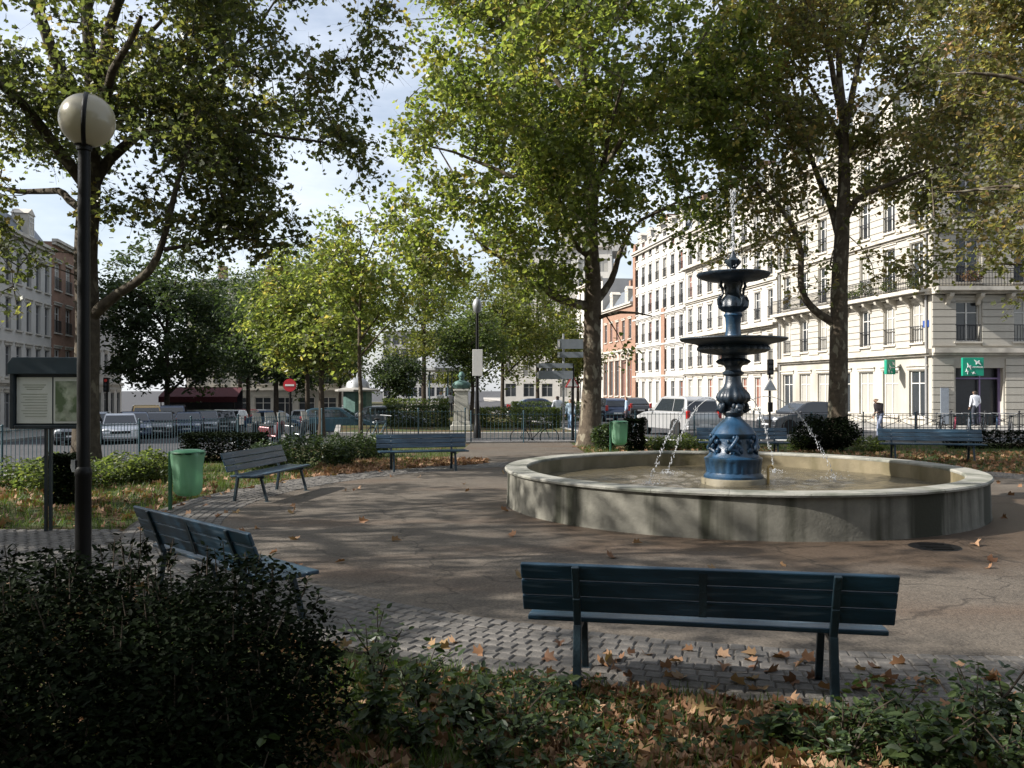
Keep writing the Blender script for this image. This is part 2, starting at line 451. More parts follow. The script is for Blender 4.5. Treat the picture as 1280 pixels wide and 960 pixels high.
# ------------------------------------------------------------------ foliage machinery
PLANE_LEAF = [[(0,0),(0.2,-0.08),(0.52,0.15),(0.27,0.32),(0.5,0.62),(0.18,0.62),(0,1)]]
PLANE_LEAF_LO = [[(0,0),(0.5,0.12),(0.26,0.34),(0.42,0.66),(0,1)]]
PLANE_LEAF_FAR = [[(0,0),(0.5,0.16),(0.40,0.66),(0,1)]]
OVAL_LEAF = [[(0,0),(0.24,0.3),(0.2,0.7),(0,1)]]
BLADE = [[(0,0),(0.05,0.0),(0.035,0.55),(0,1)]]

def leaf_mesh(name, pts, size, half, material, rng, rnd=None, pitch=(-0.9, 0.35), roll=0.9, fold=0.22, yaw=None, curl=0.0):
    """one mesh with a folded two-half leaf at each of the points"""
    N = len(pts)
    hp = np.array(half[0], dtype=np.float64)
    k = len(hp)
    left = hp.copy(); left[:, 0] *= -1
    left = left[::-1]
    tv = np.vstack([hp, left])
    tz = np.abs(tv[:, 0]) * fold - curl * tv[:, 1] ** 2
    yw = rng.uniform(0, 2*np.pi, N) if yaw is None else yaw
    pt = rng.uniform(pitch[0], pitch[1], N)
    rl = rng.normal(0, roll, N)
    t = np.stack([np.cos(yw)*np.cos(pt), np.sin(yw)*np.cos(pt), np.sin(pt)], 1)
    s0 = np.stack([np.sin(yw), -np.cos(yw), np.zeros(N)], 1)
    n0 = np.cross(s0, t)
    s1 = s0*np.cos(rl)[:, None] + n0*np.sin(rl)[:, None]
    n1 = -s0*np.sin(rl)[:, None] + n0*np.cos(rl)[:, None]
    sz = size * rng.uniform(0.65, 1.25, N)
    V = (pts[:, None, :] + sz[:, None, None] * (tv[None, :, 0, None]*s1[:, None, :] + tv[None, :, 1, None]*t[:, None, :] + tz[None, :, None]*n1[:, None, :]))
    V = V.reshape(-1, 3)
    me = bpy.data.meshes.new(name)
    me.vertices.add(len(V)); me.vertices.foreach_set('co', V.astype(np.float32).ravel())
    nl = N * 2 * k
    me.loops.add(nl); me.loops.foreach_set('vertex_index', np.arange(nl, dtype=np.int32))
    me.polygons.add(N * 2)
    me.polygons.foreach_set('loop_start', np.arange(0, nl, k, dtype=np.int32))
    me.materials.append(material)
    if rnd is None: rnd = rng.uniform(0, 1, N)
    a = me.attributes.new('rnd', 'FLOAT', 'FACE')
    a.data.foreach_set('value', np.repeat(np.clip(rnd, 0, 1), 2).astype(np.float32))
    me.update(calc_edges=True)
    return me

def in_ellipsoids(n, ells, rng, shell=0.55):
    w = np.array([e[3]*e[4]*e[5]*(e[6] if len(e) > 6 else 1.0) for e in ells]); w = w / w.sum()
    idx = rng.choice(len(ells), n, p=w)
    d = rng.normal(size=(n, 3)); d /= np.linalg.norm(d, axis=1)[:, None]
    r = rng.uniform(0, 1, n) ** (1/3.0)
    r = shell * np.maximum(r, rng.uniform(0.3, 1, n)) + (1-shell) * r
    E = np.array([e[:6] for e in ells])
    return E[idx, :3] + d * r[:, None] * E[idx, 3:6]

def tubes_mesh(name, chains, material, sides=5):
    """chains: lists of (point, radius)"""
    mb = MB()
    for pts, rads in chains:
        n = 10 if rads[0] > 0.12 else (7 if rads[0] > 0.04 else 4)
        mb.tube(pts, list(rads), n, caps=False)
    return mb.mesh(name, material, smooth=True, sharp=None)

def wobble_line(pts, rads, step, rng, amp):
    P, Q = [], []
    for i in range(len(pts)-1):
        a, b = np.array(pts[i]), np.array(pts[i+1])
        m = max(1, int(np.linalg.norm(b-a)/step))
        for j in range(m):
            f = j/m
            P.append(a*(1-f)+b*f + rng.normal(0, amp, 3)*(0 if (i == 0 and j == 0) else 1)); Q.append(rads[i]*(1-f)+rads[i+1]*f)
    P.append(np.array(pts[-1])); Q.append(rads[-1])
    # light smoothing keeps bends organic
    P = np.array(P)
    if len(P) > 3:
        S = P.copy(); S[1:-1] = 0.25*P[:-2]+0.5*P[1:-1]+0.25*P[2:]; P = S
    return P, np.array(Q)

def grow_tree(name, label, base, trunk, limbs, ells, n_clusters, per, leaf, half, lmat, bark, seed, group=None, spread=0.42, tip=0.009, cat='tree', gap=0.0, buttress=1.35, noise_gap=0.35, sprigs=False):
    """trunk and limbs: lists of (x, y, z, r) in world space; twigs are grown towards leaf clusters in the ellipsoids"""
    rng = np.random.default_rng(seed)
    bz = base[2]
    B = np.array(base)
    T = thing(name, label, cat, base, 0, group)
    nodes, rad, chains_tr, chains_lb, chains_main = [], [], [], [], []
    P, Q = wobble_line([np.array(p[:3])-B for p in trunk], [p[3] for p in trunk], 0.5, rng, 0.025)
    P[0][2] -= 0.1
    Q = Q * (1 + (buttress-1)*np.exp(-np.maximum(P[:, 2], 0)/0.35))
    chains_tr.append((P, Q)); nodes += list(P[len(P)//2:]); rad += list(Q[len(P)//2:])
    for lb in limbs:
        P, Q = wobble_line([np.array(p[:3])-B for p in lb], [p[3] for p in lb], 0.35, rng, 0.035)
        chains_main.append((P, Q)); nodes += list(P[1:]); rad += list(Q[1:])
    # crown clusters, with clumps and holes
    C = in_ellipsoids(int(n_clusters*(1+noise_gap*1.6)), ells, rng) - B
    ph = rng.uniform(0, 6.28, 6)
    f = 1.1
    nz = (np.sin(C[:, 0]*f+ph[0])+np.sin(C[:, 1]*f+ph[1])+np.sin(C[:, 2]*f*1.2+ph[2])+np.sin((C[:, 0]+C[:, 2])*f*1.7+ph[3])+np.sin((C[:, 1]-C[:, 2])*f*1.6+ph[4]))
    order = np.argsort(-nz)[:n_clusters]
    C = C[order]
    NA = np.array(nodes)
    dist = np.array([np.min(np.linalg.norm(NA-c, axis=1)) for c in C])
    cap = np.zeros((len(NA)+n_clusters*14, 3)); cap[:len(NA)] = NA; cn = len(NA)
    leaf_pts, leaf_rnd, chains_sp = [], [], []
    for ci in np.argsort(dist):
        c = C[ci]
        dv = c - cap[:cn]
        dd = np.linalg.norm(dv, axis=1)
        cost = dd + np.maximum(0, -dv[:, 2])*0.6
        j = int(np.argmin(cost)); a = cap[j]
        L = dd[j]
        m = int(min(12, max(2, L/0.35)))
        mid = (a+c)/2 + rng.normal(0, 0.10*L, 3) + np.array([0, 0, 0.10*L])
        tt = np.linspace(0, 1, m+1)[:, None]
        path = (1-tt)**2*a + 2*tt*(1-tt)*mid + tt**2*c
        r0 = min(0.05, tip + 0.012*L)
        chains_lb.append((path, np.linspace(r0, tip*0.6, m+1)))
        if cn+m < len(cap):
            cap[cn:cn+m] = path[1:]; cn += m
        k = max(3, int(per*rng.uniform(0.5, 1.5)))
        ns = 5                                    # leaves hang along short sprigs
        sd = rng.normal(0, 1, (ns, 3)); sd[:, 2] = sd[:, 2]*0.6-0.25
        sd = sd/np.linalg.norm(sd, axis=1)[:, None]*(spread*rng.uniform(1.2, 2.3, ns))[:, None]
        si = rng.integers(0, ns, k)
        lp = c + sd[si]*rng.uniform(0.1, 1.0, k)[:, None] + rng.normal(0, spread*0.22, (k, 3))
        if sprigs:
            for q in sd: chains_sp.append((c, c+q*0.9))
        kk = k//4
        u = rng.uniform(0.45, 1, kk)
        lp[:kk] = (1-u)[:, None]**2*a + 2*(u*(1-u))[:, None]*mid + u[:, None]**2*c + rng.normal(0, spread*0.35, (kk, 3))
        leaf_pts.append(lp)
        leaf_rnd.append(np.clip(rng.normal(rng.beta(1.6, 2.6), 0.16, k), 0, 1))
    leaf_pts = np.vstack(leaf_pts); leaf_rnd = np.concatenate(leaf_rnd)
    link_mesh('trunk', tubes_mesh('trunk', chains_tr, bark), T)
    for ch in chains_main:
        link_mesh('limb', tubes_mesh('limb', [ch], bark), T)
    tag(link_mesh('twigs', tubes_mesh('twigs', chains_lb, bark), T), kind='stuff')
    if chains_sp:
        A = np.array([a for a, b in chains_sp]); Bq = np.array([b for a, b in chains_sp])
        off = np.array([[1, 0, 0], [-0.5, 0.6, 0.6], [-0.5, -0.6, -0.6]])*0.006
        V = np.concatenate([A[:, None]+off[None], Bq[:, None]+off[None]*0.3], 1).reshape(-1, 3)
        nS = len(A); base_i = (np.arange(nS)*6)[:, None]
        Fq = np.concatenate([base_i+np.array([[0, 1, 4, 3]]), base_i+np.array([[1, 2, 5, 4]]), base_i+np.array([[2, 0, 3, 5]])], 0)
        me = bpy.data.meshes.new('sprigs')
        me.vertices.add(len(V)); me.vertices.foreach_set('co', V.astype(np.float32).ravel())
        me.loops.add(len(Fq)*4); me.loops.foreach_set('vertex_index', Fq.astype(np.int32).ravel())
        me.polygons.add(len(Fq)); me.polygons.foreach_set('loop_start', np.arange(0, len(Fq)*4, 4, dtype=np.int32))
        me.materials.append(bark); me.update(calc_edges=True)
        tag(link_mesh('sprigs', me, T), kind='stuff')
    tag(link_mesh('crown', leaf_mesh('crown', leaf_pts, leaf, half, lmat, rng, leaf_rnd, curl=0.12), T), kind='stuff')
    return T

def leaf_clump(name, ells, n, size, half, lmat, rng, parent=None, pitch=(-0.6, 0.7), roll=0.7, shell=0.75, zmin=None, loc=(0, 0, 0), box=None, fold=0.2):
    if box is not None:
        c, s = np.array(box[:3]), np.array(box[3:6])
        p = rng.uniform(-1, 1, (n, 3))
        ax = rng.integers(0, 3, n); sg = np.where(rng.uniform(size=n) < 0.5, -1, 1)
        m = rng.uniform(size=n) < shell
        p[np.arange(n)[m], ax[m]] = (sg*(1-np.abs(rng.normal(0, 0.10, n))))[m]
        p = c + p*s + rng.normal(0, 0.02, (n, 3))
    else:
        p = in_ellipsoids(n, ells, rng, shell)
        ph = rng.uniform(0, 6, 3)
        e = np.array(ells[0][3:6]).mean()
        p += (np.sin(p[:, [1, 2, 0]]*5/e+ph)*0.08*e)
    if zmin is not None: p = p[p[:, 2] > zmin]
    me = leaf_mesh(name, p, size, half, lmat, rng, pitch=pitch, roll=roll, fold=fold)
    return tag(link_mesh(name, me, parent, loc), kind='stuff')

# ------------------------------------------------------------------ ground and paving
FX, FY = 3.6, 14.24                       # fountain centre
PX, PY, PR = 3.6, 13.85, 8.95             # plaza circle
RIN = 7.8

def terrain():
    xs = sorted(set([-900, -400, -150, -80] + list(range(-60, 0, 3)) + [0, 6, 15, 40, 90, 200, 500, 900]))
    ys = sorted(set([-200, -60] + list(range(-20, 130, 6)) + [160, 250, 500, 1500]))
    mb = MB()
    vs = [(x, y, ground_z(x, y)) for y in ys for x in xs]
    nx = len(xs)
    fs = [(j*nx+i, j*nx+i+1, (j+1)*nx+i+1, (j+1)*nx+i) for j in range(len(ys)-1) for i in range(nx-1)]
    mb.add(vs, fs)
    tag(mb.build('road_ground', M['asphalt'], smooth=True, sharp=None), kind='structure')
terrain()

SQ = [(-30, -25), (26, -25), (27, 20), (25, 29.4), (14, 30.6), (2.8, 30.6), (-6.5, 29.2), (-8.9, 24), (-10.7, 18.2), (-13, 12.5), (-13, 8.0), (-30, 6)]
mb = MB(); mb.slab(SQ, -2.5, -0.02)
tag(mb.build('square_lawn', M['lawn']), kind='structure')

def edge_strip(name, poly, w, z0, z1, m, closed=True):
    mb = MB()
    n = len(poly)
    for i in range(n if closed else n-1):
        a, b = Vector(poly[i]), Vector(poly[(i+1) % n])
        d = (b-a).normalized()
        mid = (a+b)/2
        mb.box((mid.x, mid.y, (z0+z1)/2), ((b-a).length+w*0.5, w, z1-z0), math.atan2(d.y, d.x))
    return tag(mb.build(name, m, bevel=0.015), kind='structure')
edge_strip('square_kerb', SQ[2:10], 0.22, -0.6, 0.045, M['kerb'], closed=False)

def disc(name, r0, r1, z, m, cx=PX, cy_=PY, n=160, thick=0.02):
    mb = MB()
    if r0 <= 0:
        mb.lathe([(0.001, z-thick), (r1, z-thick), (r1, z), (0.001, z)], n, (cx, cy_, 0), close=False)
    else:
        mb.lathe([(r0, z-thick), (r1, z-thick), (r1, z), (r0, z), (r0, z-thick)], n, (cx, cy_, 0), close=False)
    return tag(mb.build(name, m), kind='structure')
plaza = disc('plaza', 0, RIN, 0.006, M['plaza'])
sett_ring = disc('sett_ring', RIN, PR+0.04, 0.004, M['joint'])
mb = MB(); mb.slab([(-1.7, 20.6), (2.2, 20.9), (2.0, 30.2), (-1.4, 30.0)], -0.03, -0.001)
tag(mb.build('gate_path', M['plaza']), kind='structure')
mb = MB(); mb.slab([(-13, 8.3), (-2.6, 7.6), (-4.6, 11.4), (-13, 12.0)], -0.03, -0.009)
side_path = tag(mb.build('side_path', M['joint']), kind='structure')

def setts():
    rng = random.Random(3)
    # one worn block, bevelled on top; shared by every single sett
    def block(w, l):
        b = 0.010
        vs = [(-w/2, -l/2, -0.02), (w/2, -l/2, -0.02), (w/2, l/2, -0.02), (-w/2, l/2, -0.02),
              (-w/2, -l/2, 0.004), (w/2, -l/2, 0.004), (w/2, l/2, 0.004), (-w/2, l/2, 0.004),
              (-w/2+b, -l/2+b, 0.013), (w/2-b, -l/2+b, 0.013), (w/2-b, l/2-b, 0.013), (-w/2+b, l/2-b, 0.013)]
        fs = [(0,1,5,4),(1,2,6,5),(2,3,7,6),(3,0,4,7),(4,5,9,8),(5,6,10,9),(6,7,11,10),(7,4,8,11),(8,9,10,11)]
        return vs, fs
    items = []
    rows = 9
    dr = (PR-RIN)/rows
    for i in range(rows):
        r = RIN+(i+0.5)*dr
        n = int(2*math.pi*r/0.115)
        off = rng.random()
        for k in range(n):
            th = 2*math.pi*(k+off)/n
            x, y = PX+r*math.cos(th), PY+r*math.sin(th)
            items.append((x, y, th+math.pi/2+rng.uniform(-0.05, 0.05), rng.uniform(-0.004, 0.005), rng.choice((0, 1, 2))))
    for j in range(30):
        for k in range(74):
            x = -12.9+k*0.135+(0.06 if j % 2 else 0)
            y = 8.35+j*0.12-0.02*(x+13)*0.0
            if math.hypot(x-PX, y-PY) < PR+0.1 or y > 11.95-0.06*(x+13) or y < 8.35-0.067*(x+13): continue
            items.append((x, y, rng.uniform(-0.05, 0.05), -0.010+rng.uniform(-0.003, 0.004), rng.choice((0, 1, 2))))
    def seen(it):
        x, y = it[0], it[1]
        if y < 4.2: return 1e9
        px = 640+F*x/y; py = HZ+F*CH/y
        if px < 395 or px > 1290 or py > 890: return 1e6+y
        return y
    items.sort(key=seen)
    sizes = [(0.108, 0.117), (0.111, 0.119), (0.105, 0.115)]
    meshes = []
    for w, l in sizes:
        mb = MB(); mb.add(*block(w, l)); meshes.append(mb.mesh('sett', M['sett']))
    for x, y, a, z, k in items[:300]:
        link_mesh('sett', meshes[k], sett_ring, (x, y, z), a)
    V, Fc = [], []
    for x, y, a, z, k in items[300:]:
        vs, fs = block(*sizes[k]); fs = fs[4:]
        c, s = math.cos(a), math.sin(a); o = len(V)
        V += [(x+c*p[0]-s*p[1], y+s*p[0]+c*p[1], z+p[2]) for p in vs]
        Fc += [tuple(i+o for i in f) for f in fs]
    me = bpy.data.meshes.new('setts_farther'); me.from_pydata(V, [], Fc); me.materials.append(M['sett'])
    tag(link_mesh('farther_setts', me, sett_ring), kind='stuff')
setts()

# right-hand pavement along the facades, garden island beyond the cross street
U = Vector((-0.158, 0.987)).normalized()
NRM = Vector((-U.y, U.x))
C0 = Vector((22.07, 46.0))
Cf = C0+U*150
pav = [(60, 41.2), (60, 49), (23, 49)] + [tuple(Cf+Vector((2, 0))), tuple(Cf+NRM*4.6), (18.2, 41.2)]
mb = MB(); mb.slab(pav, -0.8, -0.07)
tag(mb.build('right_pavement', M['pavement']), kind='structure')
edge_strip('right_kerb', [pav[4], pav[5], pav[0]], 0.25, -0.5, -0.06, M['kerb'], closed=False)
isl = [(-7.5, 37.5), (3.2, 37.5), (-9.5, 125), (-24, 125)]
mb = MB(); mb.slab(isl, -3, -0.04)
tag(mb.build('garden_island', M['lawn']), kind='structure')
edge_strip('garden_kerb', isl, 0.25, -2.0, -0.01, M['kerb'])
mb = MB(); mb.slab([(-31-12*0.2+10.0, 30), (-31+0.2*12+2, 30), (-31-0.2*60+2.0, 116), (-31-0.2*60-7, 116), (-40, 30)][::-1], -4, -1.0)
# left pavement: a strip in front of the left facades, laid on the sloping street
mb = MB()
for i in range(14):
    y0, y1 = 30+i*7, 37+i*7
    xa, xb = -31-0.2*(y0-54), -31-0.2*(y1-54)
    za, zb = ground_z(xa, y0)+0.13, ground_z(xb, y1)+0.13
    mb.add([(xa-3, y0, za), (xa+4, y0, za), (xb+4, y1, zb), (xb-3, y1, zb), (xa+4, y0, za-0.3), (xb+4, y1, zb-0.3)],
           [(0, 1, 2, 3), (1, 4, 5, 2)])
tag(mb.build('left_pavement', M['pavement']), kind='structure')
# road markings
mb = MB()
for i in range(9):
    y0 = 34+i*6.5
    xa, xb = -15.6-0.16*(y0-43)+2.2, -15.6-0.16*(y0+2.6-43)+2.2
    za, zb = ground_z(xa, y0)+0.015, ground_z(xb, y0+2.6)+0.015
    mb.add([(xa, y0, za), (xa+0.14, y0, za), (xb+0.14, y0+2.6, zb), (xb, y0+2.6, zb)], [(0, 1, 2, 3)])
for i in range(7):
    x0 = 5.0+i*1.1
    mb.add([(x0, 32.0, -0.185), (x0+0.5, 32.0, -0.185), (x0+0.5, 35.2, -0.185), (x0, 35.2, -0.185)], [(0, 1, 2, 3)])
tag(mb.build('road_markings', M['white_paint']), kind='structure')

# ------------------------------------------------------------------ fountain
def water_material():
    m = bpy.data.materials.new('murky_water')
    n, l = nodes_of(m); b = n['Principled BSDF']
    b.inputs['Base Color'].default_value = (0.085, 0.07, 0.042, 1)
    b.inputs['Roughness'].default_value = 0.06
    b.inputs['Specular IOR Level'].default_value = 0.6
    tc = n.new('ShaderNodeTexCoord')
    nz = n.new('ShaderNodeTexNoise'); nz.inputs['Scale'].default_value = 7; nz.inputs['Detail'].default_value = 7
    nz.inputs['Roughness'].default_value = 0.7
    l.new(tc.outputs['Object'], nz.inputs['Vector'])
    bp = n.new('ShaderNodeBump'); bp.inputs['Strength'].default_value = 0.9; bp.inputs['Distance'].default_value = 0.08
    l.new(nz.outputs['Fac'], bp.inputs['Height']); l.new(bp.outputs['Normal'], b.inputs['Normal'])
    return m
def spray_material():
    m = bpy.data.materials.new('falling_water')
    n, l = nodes_of(m); b = n['Principled BSDF']
    b.inputs['Base Color'].default_value = (0.85, 0.88, 0.92, 1)
    b.inputs['Roughness'].default_value = 0.12
    b.inputs['Transmission Weight'].default_value = 0.55
    b.inputs['IOR'].default_value = 1.33
    return m
M['water'] = water_material(); M['spray'] = spray_material()

BR, BH = 3.70, 0.58
ft = thing('fountain', 'large round stone basin with a two-tiered dark blue cast iron fountain standing in it', 'fountain', (FX, FY, 0.006))
mb = MB(); mb.lathe([(BR, -0.02), (BR-0.015, 0.05), (BR-0.03, BH-0.045)], 128, close=False)
mb.build('basin_wall', M['concrete'], ft, smooth=True)
mb = MB(); mb.lathe([(BR-0.33, 0.02), (BR-0.345, BH-0.045)][::-1], 128, close=False)
mb.build('basin_lining', M['basin_in'], ft, smooth=True)
# coping stones, each its own piece
NC = 24
for k in range(NC):
    a0, a1 = 2*math.pi*k/NC+0.0006, 2*math.pi*(k+1)/NC-0.0006
    mb = MB(); seg = 7
    prof = [(BR-0.35, BH-0.045), (BR+0.012, BH-0.045), (BR+0.018, BH-0.02), (BR-0.002, BH), (BR-0.335, BH), (BR-0.352, BH-0.018)]
    n = len(prof); vs = []
    for j in range(seg+1):
        a = a0+(a1-a0)*j/seg
        vs += [(r*math.cos(a), r*math.sin(a), z) for r, z in prof]
    fs = [(j*n+i, (j+1)*n+i, (j+1)*n+(i+1) % n, j*n+(i+1) % n) for j in range(seg) for i in range(n)]
    fs += [tuple(range(n)), tuple(range(seg*n+n-1, seg*n-1, -1))]
    mb.add(vs, fs)
    mb.build('coping_stone', M['coping'], ft, smooth=True, sharp=30)
# water surface, rippled around the jets
mb = MB()
NR, NA_ = 46, 96
rngw = random.Random(5)
LAND = [(-1.42, -0.30), (1.85, 0.55), (-0.80, 1.55), (1.15, 1.6)]
vs = [(0, 0, 0.31)]
for i in range(1, NR+1):
    r = 3.38*i/NR
    for k in range(NA_):
        a = 2*math.pi*k/NA_
        x, y = r*math.cos(a), r*math.sin(a)
        z = 0.31+0.007*math.sin(5*x+2*y)+0.006*math.sin(7*y-3*x)+0.005*math.sin(13*x-9*y)
        for lx, ly in LAND:
            q = math.hypot(x-lx, y-ly)
            z += 0.022*math.cos(q*16)*math.exp(-q*1.5)
        vs.append((x, y, z))
fs = [(0, 1+k, 1+(k+1) % NA_) for k in range(NA_)]
for i in range(NR-1):
    for k in range(NA_):
        fs.append((1+i*NA_+k, 1+(i+1)*NA_+k, 1+(i+1)*NA_+(k+1) % NA_, 1+i*NA_+(k+1) % NA_))
mb.add(vs, fs); mb.build('basin_water', M['water'], ft, smooth=True, sharp=None)

mb = MB(); mb.lathe([(0.52, 0.1), (0.52, 0.38), (0.5, 0.405), (0.3, 0.405)], 48); mb.build('stone_plinth', M['plinth'], ft, smooth=True)
gad = lambda th, z: 1+0.025*abs(math.cos(10*th))
mb = MB()
mb.lathe([(0.40, 0.40), (0.475, 0.405), (0.475, 0.44), (0.445, 0.47), (0.425, 0.50)], 60)
ped = mb.build('pedestal', M['iron_blue'], ft, smooth=True)
mb = MB()
mb.lathe([(0.425, 0.50), (0.43, 0.58), (0.44, 0.67), (0.46, 0.69), (0.463, 0.725), (0.42, 0.75)], 120, mod=lambda th, z: 1+(0.03*abs(math.sin(12*th)) if z < 0.68 else 0))
mb.lathe([(0.42, 0.75), (0.36, 0.82), (0.325, 0.92), (0.315, 1.04), (0.35, 1.08), (0.362, 1.12), (0.34, 1.15), (0.30, 1.21), (0.22, 1.29), (0.14, 1.36), (0.12, 1.40)], 60)
mb.build('pedestal_body', M['iron_blue'], ped, smooth=True)
for k in range(6):                          # leaf scrolls and masks round the drum
    a = 2*math.pi*(k+0.3)/6
    ca, sa = math.cos(a), math.sin(a)
    mb = MB()
    pts = []
    for j in range(22):
        t = j/21
        ang = 4.6*t
        rr = 0.345+0.06*math.sin(math.pi*t)+0.015
        tw = 0.09*math.cos(ang*1.5)*(1-t*0.5)
        z = 0.77+0.31*t+0.03*math.sin(ang*2)
        pts.append((rr*ca-tw*sa, rr*sa+tw*ca, z))
    mb.tube(pts, [0.022+0.010*math.sin(math.pi*j/21) for j in range(22)], 8)
    for j, (dt, z, r) in enumerate(((-0.11, 0.86, 0.05), (0.11, 0.86, 0.05), (-0.09, 1.0, 0.04), (0.09, 1.0, 0.04), (0, 0.93, 0.062), (0.0, 1.06, 0.042), (-0.05, 0.80, 0.045), (0.06, 0.79, 0.04))):
        rr = 0.345 + (0.03 if j == 4 else 0.005)
        mb.ball((rr*ca-dt*sa, rr*sa+dt*ca, z), r*0.75, (1, 1, 1.3), 9, 6)
    mb.build('scroll_ornament', M['iron_blue'], ped, smooth=True)
mb = MB()
mb.lathe([(0.12, 1.39), (0.155, 1.42), (0.17, 1.46), (0.145, 1.50), (0.125, 1.55), (0.15, 1.58), (0.21, 1.61), (0.262, 1.66), (0.272, 1.71), (0.25, 1.77), (0.195, 1.83), (0.155, 1.88), (0.13, 1.95),
          (0.122, 2.05), (0.165, 2.08), (0.17, 2.11), (0.13, 2.14), (0.125, 2.18), (0.15, 2.22), (0.24, 2.255), (0.27, 2.285), (0.25, 2.31), (0.19, 2.34), (0.18, 2.39)], 72,
         mod=lambda th, z: 1+(0.05*math.cos(12*th) if 1.6 < z < 1.85 else (0.06*math.cos(16*th) if 2.23 < z < 2.32 else 0)))
stem = mb.build('baluster_stem', M['iron_dark'], ft, smooth=True)
for k in range(4):                          # spouting masks below the urn
    a = R(190)+math.pi/2*k
    ca, sa = math.cos(a), math.sin(a)
    mb = MB()
    mb.ball((0.20*ca, 0.20*sa, 1.53), 0.075, (1, 1, 1.15), 12, 8)
    mb.ball((0.255*ca, 0.255*sa, 1.505), 0.035, (1, 1, 0.8), 8, 6)
    for sgn in (-1, 1):
        mb.ball((0.20*ca-sgn*0.075*sa, 0.20*sa+sgn*0.075*ca, 1.57), 0.035, (1, 1, 1.4), 8, 6)
        mb.ball((0.255*ca-sgn*0.03*sa, 0.255*sa+sgn*0.03*ca, 1.555), 0.016, (1, 1, 1), 6, 5)
    mb.tube([(0.26*ca, 0.26*sa, 1.50), (0.30*ca, 0.30*sa, 1.505)], 0.012, 8)
    mb.build('spout_mask', M['iron_dark'], stem, smooth=True)
mb = MB()
lob = lambda th, z: 1+(0.035*abs(math.sin(14*th)) if z < 2.57 else 0.0)
mb.lathe([(0.17, 2.385), (0.33, 2.405), (0.50, 2.435), (0.565, 2.475), (0.56, 2.515), (0.53, 2.545), (0.62, 2.575), (0.76, 2.60), (0.835, 2.625), (0.86, 2.645), (0.858, 2.665), (0.82, 2.66), (0.6, 2.615), (0.15, 2.60)], 112, mod=lob)
mb.build('lower_bowl', M['iron_dark'], ft, smooth=True)
mb = MB()
mb.lathe([(0.18, 2.60), (0.175, 2.65), (0.14, 2.69), (0.125, 2.74), (0.118, 2.88), (0.128, 3.0), (0.155, 3.04), (0.13, 3.075), (0.13, 3.10)], 48)
mb.build('upper_shaft', M['iron_blue'], ft, smooth=True)
mb = MB()
mb.lathe([(0.13, 3.09), (0.19, 3.12), (0.24, 3.17), (0.235, 3.25), (0.175, 3.32), (0.125, 3.37), (0.105, 3.45), (0.11, 3.54), (0.14, 3.58)], 64, mod=lambda th, z: 1+(0.05*math.cos(10*th) if 3.11 < z < 3.3 else 0))
vase = mb.build('vase_stem', M['iron_dark'], ft, smooth=True)
for k in range(4):
    a = R(20)+math.pi/2*k
    ca, sa = math.cos(a), math.sin(a)
    mb = MB()
    pts = [(0.20, 3.16), (0.265, 3.22), (0.275, 3.29), (0.225, 3.33), (0.195, 3.38), (0.20, 3.46), (0.235, 3.52), (0.22, 3.585)]
    mb.tube([(r*ca, r*sa, z) for r, z in pts], [0.03, 0.034, 0.03, 0.022, 0.02, 0.024, 0.028, 0.02], 8)
    mb.ball((0.255*ca, 0.255*sa, 3.31), 0.035, (1, 1, 1.3), 8, 6)
    mb.build('figure_bracket', M['iron_dark'], vase, smooth=True)
mb = MB()
mb.lathe([(0.10, 3.57), (0.26, 3.585), (0.42, 3.61), (0.53, 3.65), (0.575, 3.685), (0.588, 3.71), (0.57, 3.722), (0.4, 3.69), (0.05, 3.68)], 96, mod=lambda th, z: 1+(0.02*abs(math.sin(14*th)) if z < 3.69 else 0))
mb.build('upper_bowl', M['iron_dark'], ft, smooth=True)
mb = MB()
mb.lathe([(0.06, 3.68), (0.10, 3.71), (0.06, 3.75), (0.045, 3.80), (0.075, 3.84), (0.115, 3.89), (0.12, 3.93), (0.07, 3.96), (0.05, 4.0), (0.035, 4.04), (0.015, 4.09)], 32, mod=lambda th, z: 1+(0.12*math.cos(6*th) if 3.83 < z < 3.95 else 0))
mb.build('finial', M['iron_dark'], ft, smooth=True)
mb = MB()
mb.tube([(0.50, -0.22, 0.2), (0.50, -0.22, 0.56), (0.51, -0.22, 0.60), (0.54, -0.22, 0.625), (0.575, -0.22, 0.60), (0.58, -0.22, 0.56)], 0.022, 10)
mb.build('overflow_pipe', M['brass'], ft, smooth=True)

def jet(label, start, end, rise, seed, n=60):
    rng = random.Random(seed)
    mb = MB()
    s, e = Vector(start), Vector(end)
    pts, rad = [], []
    for i in range(n):
        t = i/(n-1)
        p = s.lerp(e, t)
        p.z = s.z+(e.z-s.z)*t*t+rise*4*t*(1-t)
        pts.append(p)
        rad.append((0.0058+0.002*math.sin(i*1.9+seed))*(1 if t < 0.55 else 0.8))
    cut = int(n*0.78)
    mb.tube(pts[:cut], rad[:cut], 6)
    for i in range(int(n*0.45), n):               # breaks up into drops
        for k in range(4):
            p = pts[i]+Vector((rng.gauss(0, 0.012), rng.gauss(0, 0.012), rng.gauss(0, 0.03)))
            mb.ball(p, rng.uniform(0.003, 0.008), (1, 1, rng.uniform(1.5, 3.5)), 6, 4)
    for k in range(90):                           # splash
        a = rng.uniform(0, 6.28); r = abs(rng.gauss(0, 0.13))
        mb.ball((e.x+r*math.cos(a), e.y+r*math.sin(a), e.z+abs(rng.gauss(0, 0.035))), rng.uniform(0.003, 0.008), (1, 1, 1), 6, 4)
    o = mb.build('water_jet', M['spray'], None, smooth=True, sharp=None)
    tag(o, label, 'water jet', 'water jets of the fountain', 'stuff')
def spout(k):
    a = R(190)+math.pi/2*k
    return (FX+0.285*math.cos(a), FY+0.285*math.sin(a), 1.65)
